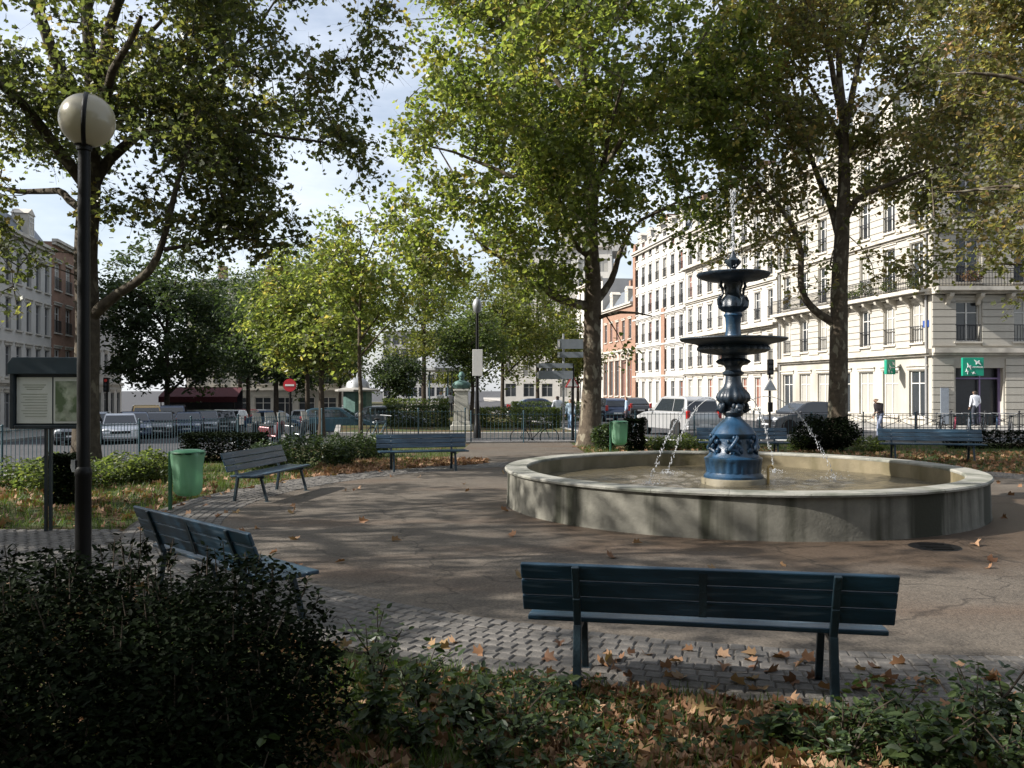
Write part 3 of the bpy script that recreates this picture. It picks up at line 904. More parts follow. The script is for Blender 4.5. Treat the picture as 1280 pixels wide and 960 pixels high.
jet('thin water jet arcing towards the green bins side of the basin', spout(0), (FX+LAND[0][0], FY+LAND[0][1], 0.33), 0.16, 1)
jet('thin water jet arcing towards the corner building side of the basin', spout(2), (FX+LAND[1][0], FY+LAND[1][1], 0.33), 0.20, 2)
jet('thin water jet falling behind the fountain towards the plane trunk', spout(3), (FX+LAND[2][0], FY+LAND[2][1], 0.33), 0.16, 3)
jet('thin water jet falling behind the fountain towards the round bush', (FX+0.2, FY+0.2, 1.65), (FX+LAND[3][0], FY+LAND[3][1], 0.33), 0.16, 4)
def plume():
    rng = random.Random(9); mb = MB()
    for i in range(260):
        t = rng.random()**0.8
        w = 0.010+0.05*max(0, t-0.5)
        mb.ball((FX+rng.gauss(0, w), FY+rng.gauss(0, w), 4.09+1.0*t), rng.uniform(0.003, 0.010), (1, 1, rng.uniform(1.5, 4)), 6, 4)
    for i in range(140):
        mb.ball((FX+rng.gauss(0, 0.10), FY+rng.gauss(0, 0.10), 4.0+rng.uniform(-0.2, 0.5)), rng.uniform(0.003, 0.009), (1, 1, 1.8), 6, 4)
    tag(mb.build('water_plume', M['spray'], None, smooth=True, sharp=None), 'upright water plume rising from the fountain finial', 'water jet', None, 'stuff')
plume()

# ------------------------------------------------------------------ benches
def make_bench(label, cx, cy_, facing, L, group='painted park benches round the fountain'):
    """facing: direction the sitter looks; local +y; origin on the ground below the seat's rear edge"""
    rz = math.atan2(facing[1], facing[0])-math.pi/2
    o = thing('park_bench', label, 'bench', (cx, cy_, 0.0), rz, group)
    seat_m = MB(); seat_m.box((0, 0, 0), (L-0.04, 0.104, 0.032)); seat_me = seat_m.mesh('seat_slat', M['bench'])
    back_m = MB(); back_m.box((0, 0, 0), (L, 0.03, 0.103)); back_me = back_m.mesh('back_slat', M['bench'])
    for k in range(4):
        s = link_mesh('seat_slat', seat_me, o, (0, 0.03+k*0.112, 0.435+0.006*abs(k-1.5)))
        b = s.modifiers.new('bevel', 'BEVEL'); b.width = 0.008; b.segments = 2
    for k in range(3):
        s = link_mesh('back_slat', back_me, o, (0, -0.075-0.042*k, 0.555+k*0.1035))
        s.rotation_euler = (R(21), 0, 0)
        b = s.modifiers.new('bevel', 'BEVEL'); b.width = 0.008; b.segments = 2
    for sx in (-1, 1):
        x = sx*(L/2-0.33)
        mb = MB()                      # cast-iron end frame: rear leg runs up into the back post
        mb.bar((x, -0.105, 0.0), (x, -0.045, 0.42), 0.05, 0.045, (0, 1, 0))
        mb.bar((x, -0.045, 0.42), (x, -0.115, 0.60), 0.045, 0.04, (0, 1, 0))
        mb.bar((x, -0.115, 0.60), (x, -0.195, 0.80), 0.045, 0.03, (0, 1, 0))
        mb.box((x, -0.11, 0.006), (0.08, 0.10, 0.012))
        mb.build('rear_leg', M['bench_leg'], o, bevel=0.006)
        mb = MB()
        mb.bar((x, 0.47, 0.0), (x, 0.36, 0.40), 0.045, 0.04, (0, 1, 0))
        mb.box((x, 0.475, 0.006), (0.08, 0.10, 0.012))
        mb.build('front_leg', M['bench_leg'], o, bevel=0.006)
        mb = MB()
        mb.bar((x, -0.06, 0.40), (x, 0.42, 0.405), 0.045, 0.035)
        mb.build('seat_bearer', M['bench_leg'], o, bevel=0.005)
    mb = MB()
    mb.bar((0, -0.093, 0.51), (0, -0.182, 0.785), 0.045, 0.008, (0, 1, 0))
    mb.build('back_brace', M['bench_leg'], o)
    for sx in (-1, 1):
        for k in range(3):
            mb = MB(); mb.ball((0, 0, 0), 0.011, (1, 0.5, 1), 8, 5)
            mb.build('bolt', M['grey_metal'], o, loc=(sx*(L/2-0.33), -0.048-0.042*k, 0.56+k*0.1035))
    return o
make_bench('dark blue slatted bench seen from behind at the edge of the leaf-strewn bed', 1.135, 5.235, (0.175, 0.984), 2.14)
make_bench('blue slatted bench seen end-on above the big dark evergreen shrub', -2.50, 7.17, (0.71, 0.70), 2.1)
make_bench('blue bench standing beside the nearer green bag bin', -4.32, 15.15, (0.985, -0.17), 2.25)
make_bench('blue bench on fallen leaves in front of the railing facing the bust', -2.05, 19.95, (0.26, -0.966), 2.05)
make_bench('blue bench half hidden behind the fountain column', 6.1, 23.2, (-0.1, -1.0), 2.35)
make_bench('blue bench in front of the bank corner and crossed barriers', 10.75, 22.5, (-0.22, -0.975), 2.5)

# ------------------------------------------------------------------ bag bins
def bag_material():
    m = bpy.data.materials.new('green_bag_film')
    n, l = nodes_of(m); b = n['Principled BSDF']; out = n['Material Output']
    b.inputs['Base Color'].default_value = (0.24, 0.42, 0.29, 1); b.inputs['Roughness'].default_value = 0.25
    tr = n.new('ShaderNodeBsdfTranslucent'); tr.inputs['Color'].default_value = (0.32, 0.58, 0.38, 1)
    tp = n.new('ShaderNodeBsdfTransparent'); tp.inputs['Color'].default_value = (0.5, 0.8, 0.55, 1)
    m1 = n.new('ShaderNodeMixShader'); m1.inputs['Fac'].default_value = 0.45
    m2 = n.new('ShaderNodeMixShader'); m2.inputs['Fac'].default_value = 0.15
    l.new(b.outputs['BSDF'], m1.inputs[1]); l.new(tr.outputs['BSDF'], m1.inputs[2])
    l.new(m1.outputs['Shader'], m2.inputs[1]); l.new(tp.outputs['BSDF'], m2.inputs[2])
    l.new(m2.outputs['Shader'], out.inputs['Surface'])
    return m
M['bag'] = bag_material()
def make_bin(label, x, y, rz, seed):
    rng = random.Random(seed)
    o = thing('bag_bin', label, 'bin', (x, y, 0), rz, 'green bag bins')
    mb = MB(); mb.bar((-0.27, 0, -0.05), (-0.27, 0, 0.90), 0.05, 0.05, (0, 1, 0)); mb.build('post', M['green_paint'], o, bevel=0.006)
    mb = MB()
    mb.tube([(0.23*math.cos(t*0.2618), 0.2*math.sin(t*0.2618), 0.87) for t in range(25)], 0.014, 8, caps=False)
    mb.bar((-0.27, 0, 0.87), (-0.22, 0, 0.87), 0.04, 0.02)
    mb.build('hoop', M['green_paint'], o, smooth=True)
    mb = MB(); mb.lathe([(0.001, 0.93), (0.18, 0.925), (0.25, 0.90), (0.255, 0.885)], 24, close=False)
    mb.build('lid', M['green_paint'], o, smooth=True)
    n, prof = 36, [(0.235, 0.90), (0.245, 0.86), (0.235, 0.80), (0.225, 0.65), (0.215, 0.45), (0.205, 0.30), (0.15, 0.235), (0.02, 0.22)]
    vs = []
    for i, (r, z) in enumerate(prof):
        for k in range(n):
            th = 2*math.pi*k/n
            q = 1+0.05*math.sin(7*th+i*0.4)+0.04*math.sin(11*th-i*0.9)+rng.uniform(-0.02, 0.02)
            sq = 1/max(abs(math.cos(th)), abs(math.sin(th)))**0.45
            vs.append((r*q*sq*math.cos(th)*0.95, r*q*sq*math.sin(th)*0.85, z+rng.uniform(-0.008, 0.008)))
    mb = MB(); mb.add(vs, [(i*n+k, i*n+(k+1) % n, (i+1)*n+(k+1) % n, (i+1)*n+k) for i in range(len(prof)-1) for k in range(n)])
    mb.build('hanging_bag', M['bag'], o, smooth=True, sharp=None)
make_bin('green bag bin on a post beside the left-hand bench', -4.92, 13.3, 0.0, 1)
make_bin('green bag bin beside the foot of the tall plane tree', 3.12, 25.4, 0.2, 2)

# ------------------------------------------------------------------ lamp post
def make_lamp():
    d = 9.0
    x = gx(104.5, d)
    o = thing('lamp_post', 'tall black lamp post with a banded pale globe above the dark shrub', 'street lamp', (x, d, 0))
    zc = zz(150, d)
    mb = MB(); mb.lathe([(0.10, 0.0), (0.10, 0.02), (0.078, 0.03), (0.078, 0.95), (0.084, 0.96), (0.084, 1.02), (0.066, 1.05)], 24)
    mb.build('base_sleeve', M['black_metal'], o, smooth=True)
    mb = MB(); mb.lathe([(0.066, 1.0), (0.062, 2.4), (0.058, zc-0.32), (0.075, zc-0.31), (0.075, zc-0.27), (0.10, zc-0.255)], 24)
    mb.build('pole', M['black_metal'], o, smooth=True)
    mb = MB(); mb.box((-0.075, -0.03, 1.06), (0.03, 0.05, 0.12)); mb.tube([(-0.09, -0.03, 1.0), (-0.105, -0.03, 1.04), (-0.1, -0.03, 1.12)], 0.012, 6)
    mb.build('hasp', M['grey_metal'], o)
    gm = bpy.data.materials.new('lamp_globe_glass'); n, l = nodes_of(gm); b = n['Principled BSDF']; out = n['Material Output']
    b.inputs['Base Color'].default_value = (0.30, 0.285, 0.22, 1); b.inputs['Roughness'].default_value = 0.22; b.inputs['Specular IOR Level'].default_value = 0.7; b.inputs['Coat Weight'].default_value = 0.3; b.inputs['Coat Roughness'].default_value = 0.15
    tr = n.new('ShaderNodeBsdfTranslucent'); tr.inputs['Color'].default_value = (0.60, 0.56, 0.44, 1)
    mx = n.new('ShaderNodeMixShader'); mx.inputs['Fac'].default_value = 0.35
    l.new(b.outputs['BSDF'], mx.inputs[1]); l.new(tr.outputs['BSDF'], mx.inputs[2]); l.new(mx.outputs['Shader'], out.inputs['Surface'])
    mb = MB(); mb.ball((0, 0, 0), 0.272, (1, 1, 1), 48, 32); g = mb.build('globe', gm, o, smooth=True, sharp=None, loc=(0.03, 0, zc))
    mb = MB()
    n_, ring = 64, []
    for k in range(n_):
        a = 2*math.pi*k/n_
        for w in (-0.022, 0.022):
            ring.append((w, 0.278*math.cos(a), 0.278*math.sin(a)))
    mb.add(ring, [(2*k, 2*k+1, 2*((k+1) % n_)+1, 2*((k+1) % n_)) for k in range(n_)])
    bd = mb.build('seam_band', M['black_metal'], o, smooth=True, loc=(0.02, 0, zc))
    bd.rotation_euler = (0, R(3), R(21))
    sol = bd.modifiers.new('thick', 'SOLIDIFY'); sol.thickness = 0.01; sol.offset = 0
make_lamp()

# ------------------------------------------------------------------ notice board
def make_board():
    d = 11.4
    x = gx(61, d)
    o = thing('notice_board', 'blue framed park notice board on a post holding two printed sheets', 'notice board', (x, d, 0))
    fr = mat('board_frame', (0.010, 0.018, 0.024), 0.4, var=0.2)
    hd = mat('board_header', (0.018, 0.034, 0.045), 0.5, var=0.15)
    sh = mat('printed_sheet', (0.55, 0.56, 0.50), 0.6, var=0.06)
    mp = mat('park_map_sheet', (0.30, 0.33, 0.24), 0.6, var=0.4, scale=7, second=(0.09, 0.13, 0.06), sec_range=(0.45, 0.55), sec_scale=5)
    ink = mat('faded_ink', (0.22, 0.24, 0.17), 0.7, var=0.1)
    w, z0, z1 = 0.98, 1.33, 2.26
    for s in (-0.03, 0.03):
        mb = MB(); mb.bar((s, 0, -0.05), (s, 0, z0+0.02), 0.028, 0.05, (0, 1, 0)); mb.build('post', fr, o)
    mb = MB()
    mb.box((-w/2+0.03, 0, (z0+z1-0.1)/2), (0.06, 0.09, z1-z0-0.1)); mb.box((w/2-0.03, 0, (z0+z1-0.1)/2), (0.06, 0.09, z1-z0-0.1))
    mb.box((0, 0, z0+0.025), (w-0.12, 0.09, 0.05)); mb.box((0, 0.03, (z0+z1)/2), (w-0.12, 0.03, z1-z0-0.1))
    mb.build('frame', fr, o, bevel=0.01)
    mb = MB(); mb.prism([(-w/2-0.02, z1-0.22), (w/2+0.02, z1-0.22), (w/2+0.02, z1-0.08), (w/2-0.04, z1), (-w/2+0.04, z1), (-w/2-0.02, z1-0.08)], -0.06, 0.06)
    mb.build('header', hd, o, bevel=0.008)
    mb = MB(); mb.box((-0.19, 0.008, 1.70), (0.46, 0.006, 0.60)); s1 = mb.build('sheet', sh, o)
    mb = MB(); mb.box((0.24, 0.008, 1.70), (0.36, 0.006, 0.60)); s2 = mb.build('sheet', sh, o)
    mb = MB(); mb.box((0.245, 0.002, 1.69), (0.32, 0.006, 0.52)); mb.build('map', mp, s2)
    mb = MB()
    for k in range(3): mb.box((-0.19, 0.003, 1.90-0.028*k), (0.30-0.05*k, 0.004, 0.008))
    for k in range(9): mb.box((-0.19+0.01*(k % 3), 0.003, 1.78-0.036*k), (0.34-0.03*(k % 3), 0.004, 0.006))
    tag(mb.build('print_lines', ink, s1), kind='stuff')
make_board()

# ------------------------------------------------------------------ railings
def railing(label, pts, h, step=0.12, name='railing', cat='fence', post_gap=1.9, group=None, z0=0.0):
    a0 = Vector((pts[0][0], pts[0][1], 0))
    o = thing(name, label, cat, (a0.x, a0.y, z0), 0, group)
    bars, rails = MB(), MB()
    for i in range(len(pts)-1):
        a, b = Vector((pts[i][0], pts[i][1], 0))-a0, Vector((pts[i+1][0], pts[i+1][1], 0))-a0
        L = (b-a).length; d = (b-a)/L
        n = max(1, round(L/post_gap))
        for k in range(n+(1 if i == len(pts)-2 else 0)):
            p = a+d*(L*k/n)
            mb = MB(); mb.tube([(0, 0, -0.1), (0, 0, h+0.06)], 0.024, 8); mb.ball((0, 0, h+0.075), 0.034, (1, 1, 1), 8, 6)
            mb.build('post', M['fence'], o, smooth=True, loc=(p.x, p.y, 0))
        rails.bar(a+Vector((0, 0, h-0.03)), b+Vector((0, 0, h-0.03)), 0.035, 0.014)
        rails.bar(a+Vector((0, 0, 0.14)), b+Vector((0, 0, 0.14)), 0.035, 0.014)
        m = int(L/step)
        for k in range(1, m):
            p = a+d*(L*k/m)
            bars.tube([(p.x, p.y, 0.10), (p.x, p.y, h+0.02)], 0.0085, 5)
    rails.build('rail', M['fence'], o)
    tag(bars.build('bars', M['fence'], o), kind='stuff')
    return o
railing('dark railing with thin upright bars along the street beyond the big left plane tree', [(-12.9, 12.6), (-10.6, 18.2), (-8.8, 24), (-6.5, 29.0)], 1.0, 0.11)
railing('blue-grey railing behind the leaf-strewn bench in front of the bust', [(-6.3, 29.0), (-1.6, 29.9)], 1.1, 0.13)
railing('low railing and gate at the back of the path near the tall plane tree', [(-1.4, 29.9), (2.2, 30.3), (8.4, 30.4)], 1.0, 0.13)
railing('railing behind the fountain in front of the dark parked car', [(8.6, 30.4), (14.0, 30.4), (24.9, 29.2)], 0.95, 0.14)
def cross_barrier(label, x, y, rz, group='crossed pavement barriers'):
    o = thing('crossed_barrier', label, 'barrier', (x, y, -0.2), rz, group)
    w, h = 1.5, 1.0
    for s in (-1, 1):
        mb = MB(); mb.tube([(s*w/2, 0, -0.05), (s*w/2, 0, h+0.03)], 0.022, 8); mb.ball((s*w/2, 0, h+0.05), 0.04, (1, 1, 1), 8, 6); mb.build('post', M['rail'], o, smooth=True)
    mb = MB(); mb.bar((-w/2, 0, h-0.04), (w/2, 0, h-0.04), 0.03, 0.03); mb.bar((-w/2, 0, 0.35), (w/2, 0, 0.35), 0.03, 0.03); mb.build('rail', M['rail'], o)
    for s in (-1, 1):
        mb = MB(); mb.bar((-w/2, 0.001*s, 0.36 if s > 0 else h-0.05), (w/2, 0.001*s, h-0.05 if s > 0 else 0.36), 0.022, 0.022); mb.build('cross_bar', M['rail'], o)
    mb = MB(); mb.tube([(0.07*math.cos(t*0.5236), -0.02, 0.66+0.07*math.sin(t*0.5236)) for t in range(13)], 0.014, 6, caps=False); mb.build('ring', M['rail'], o)
for k in range(6):
    cross_barrier('black crossed barrier on the kerb in front of the bank corner', 15.3+1.58*k, 38.0+0.15*k, 0.03)

# ------------------------------------------------------------------ signs and posts
def disc_sign(mb, c, r, n=32, t=0.02):
    mb.add([(c[0]+r*math.cos(2*math.pi*k/n), c[1]-t/2, c[2]+r*math.sin(2*math.pi*k/n)) for k in range(n)] +
           [(c[0]+r*math.cos(2*math.pi*k/n), c[1]+t/2, c[2]+r*math.sin(2*math.pi*k/n)) for k in range(n)],
           [tuple(range(n)), tuple(range(2*n-1, n-1, -1))]+[(k, n+k, n+(k+1) % n, (k+1) % n) for k in range(n)])
M['sign_red'] = mat('sign_red', (0.42, 0.02, 0.03), 0.5, var=0.08)
M['sign_white'] = mat('sign_white', (0.62, 0.62, 0.62), 0.5, var=0.06)
M['sign_grey'] = mat('sign_back_grey', (0.24, 0.27, 0.31), 0.5, metal=0.2, var=0.1)
M['sign_blue'] = mat('plate_blue', (0.03, 0.07, 0.25), 0.5, var=0.1)
d = 35.0; x = gx(362.5, d); gz = ground_z(x, d)
o = thing('no_entry_sign', 'round red no entry sign with a white bar on a dark post', 'road sign', (x, d, gz))
mb = MB(); mb.tube([(0, 0.03, -0.1), (0, 0.03, zz(470, d)-gz)], 0.05, 10); mb.build('post', M['black_metal'], o, smooth=True)
mb = MB(); disc_sign(mb, (0, -0.05, zz(481.5, d)-gz), 0.26); pl = mb.build('disc', M['sign_red'], o)
mb = MB(); mb.box((0, -0.066, zz(481.5, d)-gz), (0.36, 0.008, 0.075)); mb.build('white_bar', M['sign_white'], pl)

d = 33.5; x = gx(712, d); gz = -0.2
o = thing('direction_signpost', 'signpost with four grey direction boards in front of the tall plane trunk', 'road sign', (x, d, gz))
for s in (704.5, 716.5):
    xx = gx(s, d)-x
    mb = MB(); mb.tube([(xx, 0.04, -0.1), (xx, 0.04, zz(417 if s < 710 else 455, d)-gz)], 0.04, 10); mb.build('post', M['grey_metal'] if s < 710 else M['black_metal'], o, smooth=True)
for (x0, x1, y0, y1, arrow) in ((697, 735, 424, 436, 0), (697, 735, 440, 447, 0), (669, 716, 454, 460, 1), (669, 716, 463.5, 474, 1)):
    a, b = gx(x0, d)-x, gx(x1, d)-x
    z0, z1 = zz(y1, d)-gz, zz(y0, d)-gz
    mb = MB()
    mb.prism([(a, (z0+z1)/2), (a+0.14, z0), (b, z0), (b, z1), (a+0.14, z1)] if arrow else [(a, z0), (b, z0), (b, z1), (a, z1)], -0.04, 0.0)
    pl = mb.build('direction_board', M['sign_grey'], o)
    mb = MB()
    mb.box((a+0.05 if not arrow else a+0.1, -0.045, (z0+z1)/2), (0.08, 0.006, (z1-z0)*0.7)); mb.build('white_edge', M['sign_white'], pl)
def triangle(mb, c, r, y0, y1, s=1.0):
    pts = [(c[0]+r*s*math.cos(a), c[1]+r*s*math.sin(a)) for a in (R(90), R(210), R(330))]
    mb.prism(pts, y0, y1)
def tri_sign(label, px, py, d, light=False):
    x = gx(px, d); gz = ground_z(x, d)
    zc = zz(py, d)-gz
    o = thing('warning_sign', label, 'road sign', (x, d, gz))
    mb = MB(); mb.tube([(0, 0.04, -0.1), (0, 0.04, zc+(1.1 if light else 0.3))], 0.045, 10); mb.build('post', M['black_metal'], o, smooth=True)
    mb = MB(); triangle(mb, (0, zc), 0.34, -0.02, 0.0); pl = mb.build('plate', M['sign_red'] if not light else M['sign_white'], o, bevel=0.01)
    mb = MB(); triangle(mb, (0, zc), 0.25, -0.028, -0.019); mb.build('field', M['sign_white'] if not light else M['sign_grey'], pl)
    if light:
        mb = MB(); mb.box((0, -0.06, zc+0.80), (0.24, 0.18, 0.62)); hs = mb.build('signal_head', M['black_metal'], o, bevel=0.03)
        for k in range(3):
            mb = MB(); mb.tube([(0, -0.15, zc+0.60+0.2*k), (0, -0.19, zc+0.60+0.2*k)], 0.075, 12); mb.build('lens', M['glass_dark'], hs)
        mb = MB(); mb.box((0, -0.04, zc-0.85), (0.18, 0.14, 0.40)); mb.build('repeater', M['black_metal'], o, bevel=0.02)
tri_sign('red bordered triangle sign beside the direction signpost', 715.5, 479, 34.2)
tri_sign('pale triangle sign under traffic lights beside the dark parked car', 962.5, 483, 36.0, True)
d = 58.0; x = gx(134, d); gz = ground_z(x, d)
o = thing('traffic_light', 'traffic light on a dark post in front of the grey end building', 'traffic light', (x, d, gz))
mb = MB(); mb.tube([(0, 0, -0.1), (0, 0, zz(476, d)-gz)], 0.06, 10); mb.build('post', M['black_metal'], o, smooth=True)
zc = zz(481, d)-gz
mb = MB(); mb.box((0, -0.12, zc), (0.34, 0.22, 0.95)); hd = mb.build('signal_head', M['black_metal'], o, bevel=0.03)
lit = bpy.data.materials.new('red_signal_lens'); n_, l_ = nodes_of(lit)
n_['Principled BSDF'].inputs['Base Color'].default_value = (0.5, 0.03, 0.02, 1)
for k, mm in enumerate((M['glass_dark'], M['glass_dark'], lit)):
    mb = MB(); mb.tube([(0, -0.22, zc-0.28+0.28*k), (0, -0.26, zc-0.28+0.28*k)], 0.10, 12); mb.build('lens', mm, hd)
d = 36.5; x = gx(596.5, d)
o = thing('banner_post', 'dark lamp column with a grey-white panel beside the bust', 'lamp column', (x, d, -0.2))
mb = MB(); mb.lathe([(0.16, 0), (0.16, 0.5), (0.13, 0.55), (0.10, 1.2), (0.075, 1.6), (0.06, 5.2)], 12); mb.build('column', M['black_metal'], o, smooth=True)
zt, zb = zz(437, d)+0.2, zz(470, d)+0.2
mb = MB(); mb.box((0.02, -0.1, (zt+zb)/2), (0.42, 0.06, zt-zb)); mb.build('panel', M['sign_white'], o, bevel=0.01)
mb = MB(); mb.lathe([(0.05, 5.2), (0.16, 5.3), (0.2, 5.55), (0.14, 5.75), (0.02, 5.85)], 12); mb.build('lantern', M['grey_metal'], o, smooth=True)

# ------------------------------------------------------------------ bust on a pedestal
d = 40.0; x = gx(577, d)
o = thing('bust_monument', 'green bronze bust of a bearded figure on a pale square stone pedestal', 'statue', (x, d, -0.04))
mb = MB(); mb.box((0, 0, 0.12), (0.95, 0.95, 0.24)); mb.box((0, 0, 0.32), (0.78, 0.78, 0.16)); mb.build('base', M['pedestal'], o, bevel=0.02)
mb = MB(); mb.prism([(-0.34, 0.40), (0.34, 0.40), (0.29, 1.78), (-0.29, 1.78)], -0.30, 0.30); mb.box((0, 0, 1.83), (0.70, 0.68, 0.10)); mb.build('shaft', M['pedestal'], o, bevel=0.015)
mb = MB()
mb.lathe([(0.2, 1.88), (0.3, 1.92), (0.36, 2.02), (0.36, 2.12), (0.26, 2.22), (0.13, 2.28), (0.11, 2.34)], 20, mod=lambda th, z: 1.0 if z > 2.25 else 1+0.16*math.cos(2*th))
mb.ball((0, -0.02, 2.49), 0.155, (0.92, 1.08, 1.2), 16, 12)
mb.ball((0, -0.10, 2.38), 0.09, (1, 0.9, 1.1), 10, 8)
mb.ball((0, -0.185, 2.48), 0.03, (0.8, 1, 1.4), 8, 6)
for s in (-1, 1): mb.ball((s*0.145, 0, 2.48), 0.035, (0.6, 1, 1.3), 8, 6)
mb.build('bust', M['bronze'], o, smooth=True, sharp=None)

# ------------------------------------------------------------------ kiosk and bandstand in the garden
d = 52.0; x = gx(447, d)
o = thing('kiosk', 'small round kiosk with a pale overhanging roof and dome', 'kiosk', (x, d, -0.05))
mb = MB(); mb.lathe([(0.85, 0), (0.85, 1.85)], 8); mb.build('body', M['bronze'], o)
zr = zz(487, d)+0.05
mb = MB(); mb.lathe([(0.8, zr-0.12), (1.35, zr-0.10), (1.35, zr), (0.75, zr+0.12)], 8); rf = mb.build('roof', M['pavement'], o)
mb = MB(); mb.lathe([(0.72, zr+0.1), (0.66, zr+0.4), (0.4, zr+0.65), (0.08, zr+0.75), (0.03, zr+1.0)], 16); mb.build('dome', M['grey_metal'], rf, smooth=True)
d = 78.0; x = gx(548, d)
o = thing('bandstand', 'bandstand with a pale tent-like roof on slim posts behind the bust', 'bandstand', (x, d, -0.05))
mb = MB(); mb.lathe([(3.0, 0), (3.0, 0.5)], 8); mb.build('platform', M['pavement'], o)
for k in range(8):
    a = 2*math.pi*k/8+0.39
    mb = MB(); mb.tube([(2.7*math.cos(a), 2.7*math.sin(a), 0.4), (2.7*math.cos(a), 2.7*math.sin(a), 3.6)], 0.07, 8); mb.build('post', M['fence'], o, smooth=True)
mb = MB(); mb.lathe([(3.1, 3.45), (3.3, 3.5), (3.3, 3.7), (2.2, 4.35), (0.9, 5.1), (0.15, 5.4), (0.03, 5.8)], 8); mb.build('roof', M['grey_metal'], o)

# ------------------------------------------------------------------ cars
def car_paint(name, col, metal=0.35):
    return mat(name, col, 0.28, metal=metal, var=0.08, scale=2, spec=0.5, coat=0.6)
CAR = {}
def car_meshes(kind):
    """side profile, cabin profile, length, width, wheel radius"""
    if kind == 'hatch':
        L, W, wr, wx = 3.9, 1.68, 0.30, (1.22, -1.22)
        body = [(-1.92, 0.30), (-1.95, 0.55), (-1.90, 0.82), (-1.80, 0.93), (0.70, 0.95), (1.25, 0.86), (1.72, 0.74), (1.93, 0.60), (1.95, 0.36), (1.88, 0.22), (-1.85, 0.22)]
        cab = [(-1.84, 0.90), (-1.62, 1.34), (-1.35, 1.43), (-0.2, 1.47), (0.18, 1.41), (0.95, 0.93)]
    elif kind == 'saloon':
        L, W, wr, wx = 4.4, 1.72, 0.31, (1.35, -1.30)
        body = [(-2.15, 0.30), (-2.20, 0.58), (-2.15, 0.86), (-1.5, 0.95), (0.72, 0.93), (1.40, 0.83), (2.0, 0.72), (2.18, 0.58), (2.2, 0.34), (2.1, 0.22), (-2.1, 0.22)]
        cab = [(-1.72, 0.93), (-1.15, 1.33), (-0.85, 1.40), (0.0, 1.42), (0.25, 1.37), (1.0, 0.91)]
    elif kind == 'van':
        L, W, wr, wx = 4.3, 1.82, 0.32, (1.36, -1.30)
        body = [(-2.12, 0.30), (-2.15, 0.60), (-2.13, 1.00), (-2.05, 1.06), (0.95, 1.05), (1.55, 0.98), (2.02, 0.82), (2.15, 0.62), (2.15, 0.34), (2.05, 0.22), (-2.05, 0.22)]
        cab = [(-2.09, 1.02), (-1.98, 1.70), (-1.75, 1.80), (0.2, 1.82), (0.55, 1.76), (1.35, 1.02)]
    else:  # suv
        L, W, wr, wx = 4.5, 1.80, 0.35, (1.38, -1.34)
        body = [(-2.20, 0.42), (-2.25, 0.62), (-2.22, 1.00), (-2.14, 1.06), (0.75, 1.05), (1.55, 1.00), (2.08, 0.88), (2.24, 0.70), (2.25, 0.46), (2.12, 0.30), (-2.1, 0.30)]
        cab = [(-2.16, 1.02), (-2.0, 1.58), (-1.75, 1.70), (-0.2, 1.73), (0.15, 1.67), (0.92, 1.03)]
    return L, W, wr, wx, body, cab
def offset_poly(poly, s, cx, cz):
    return [(cx+(x-cx)*s, cz+(z-cz)*s) for x, z in poly]
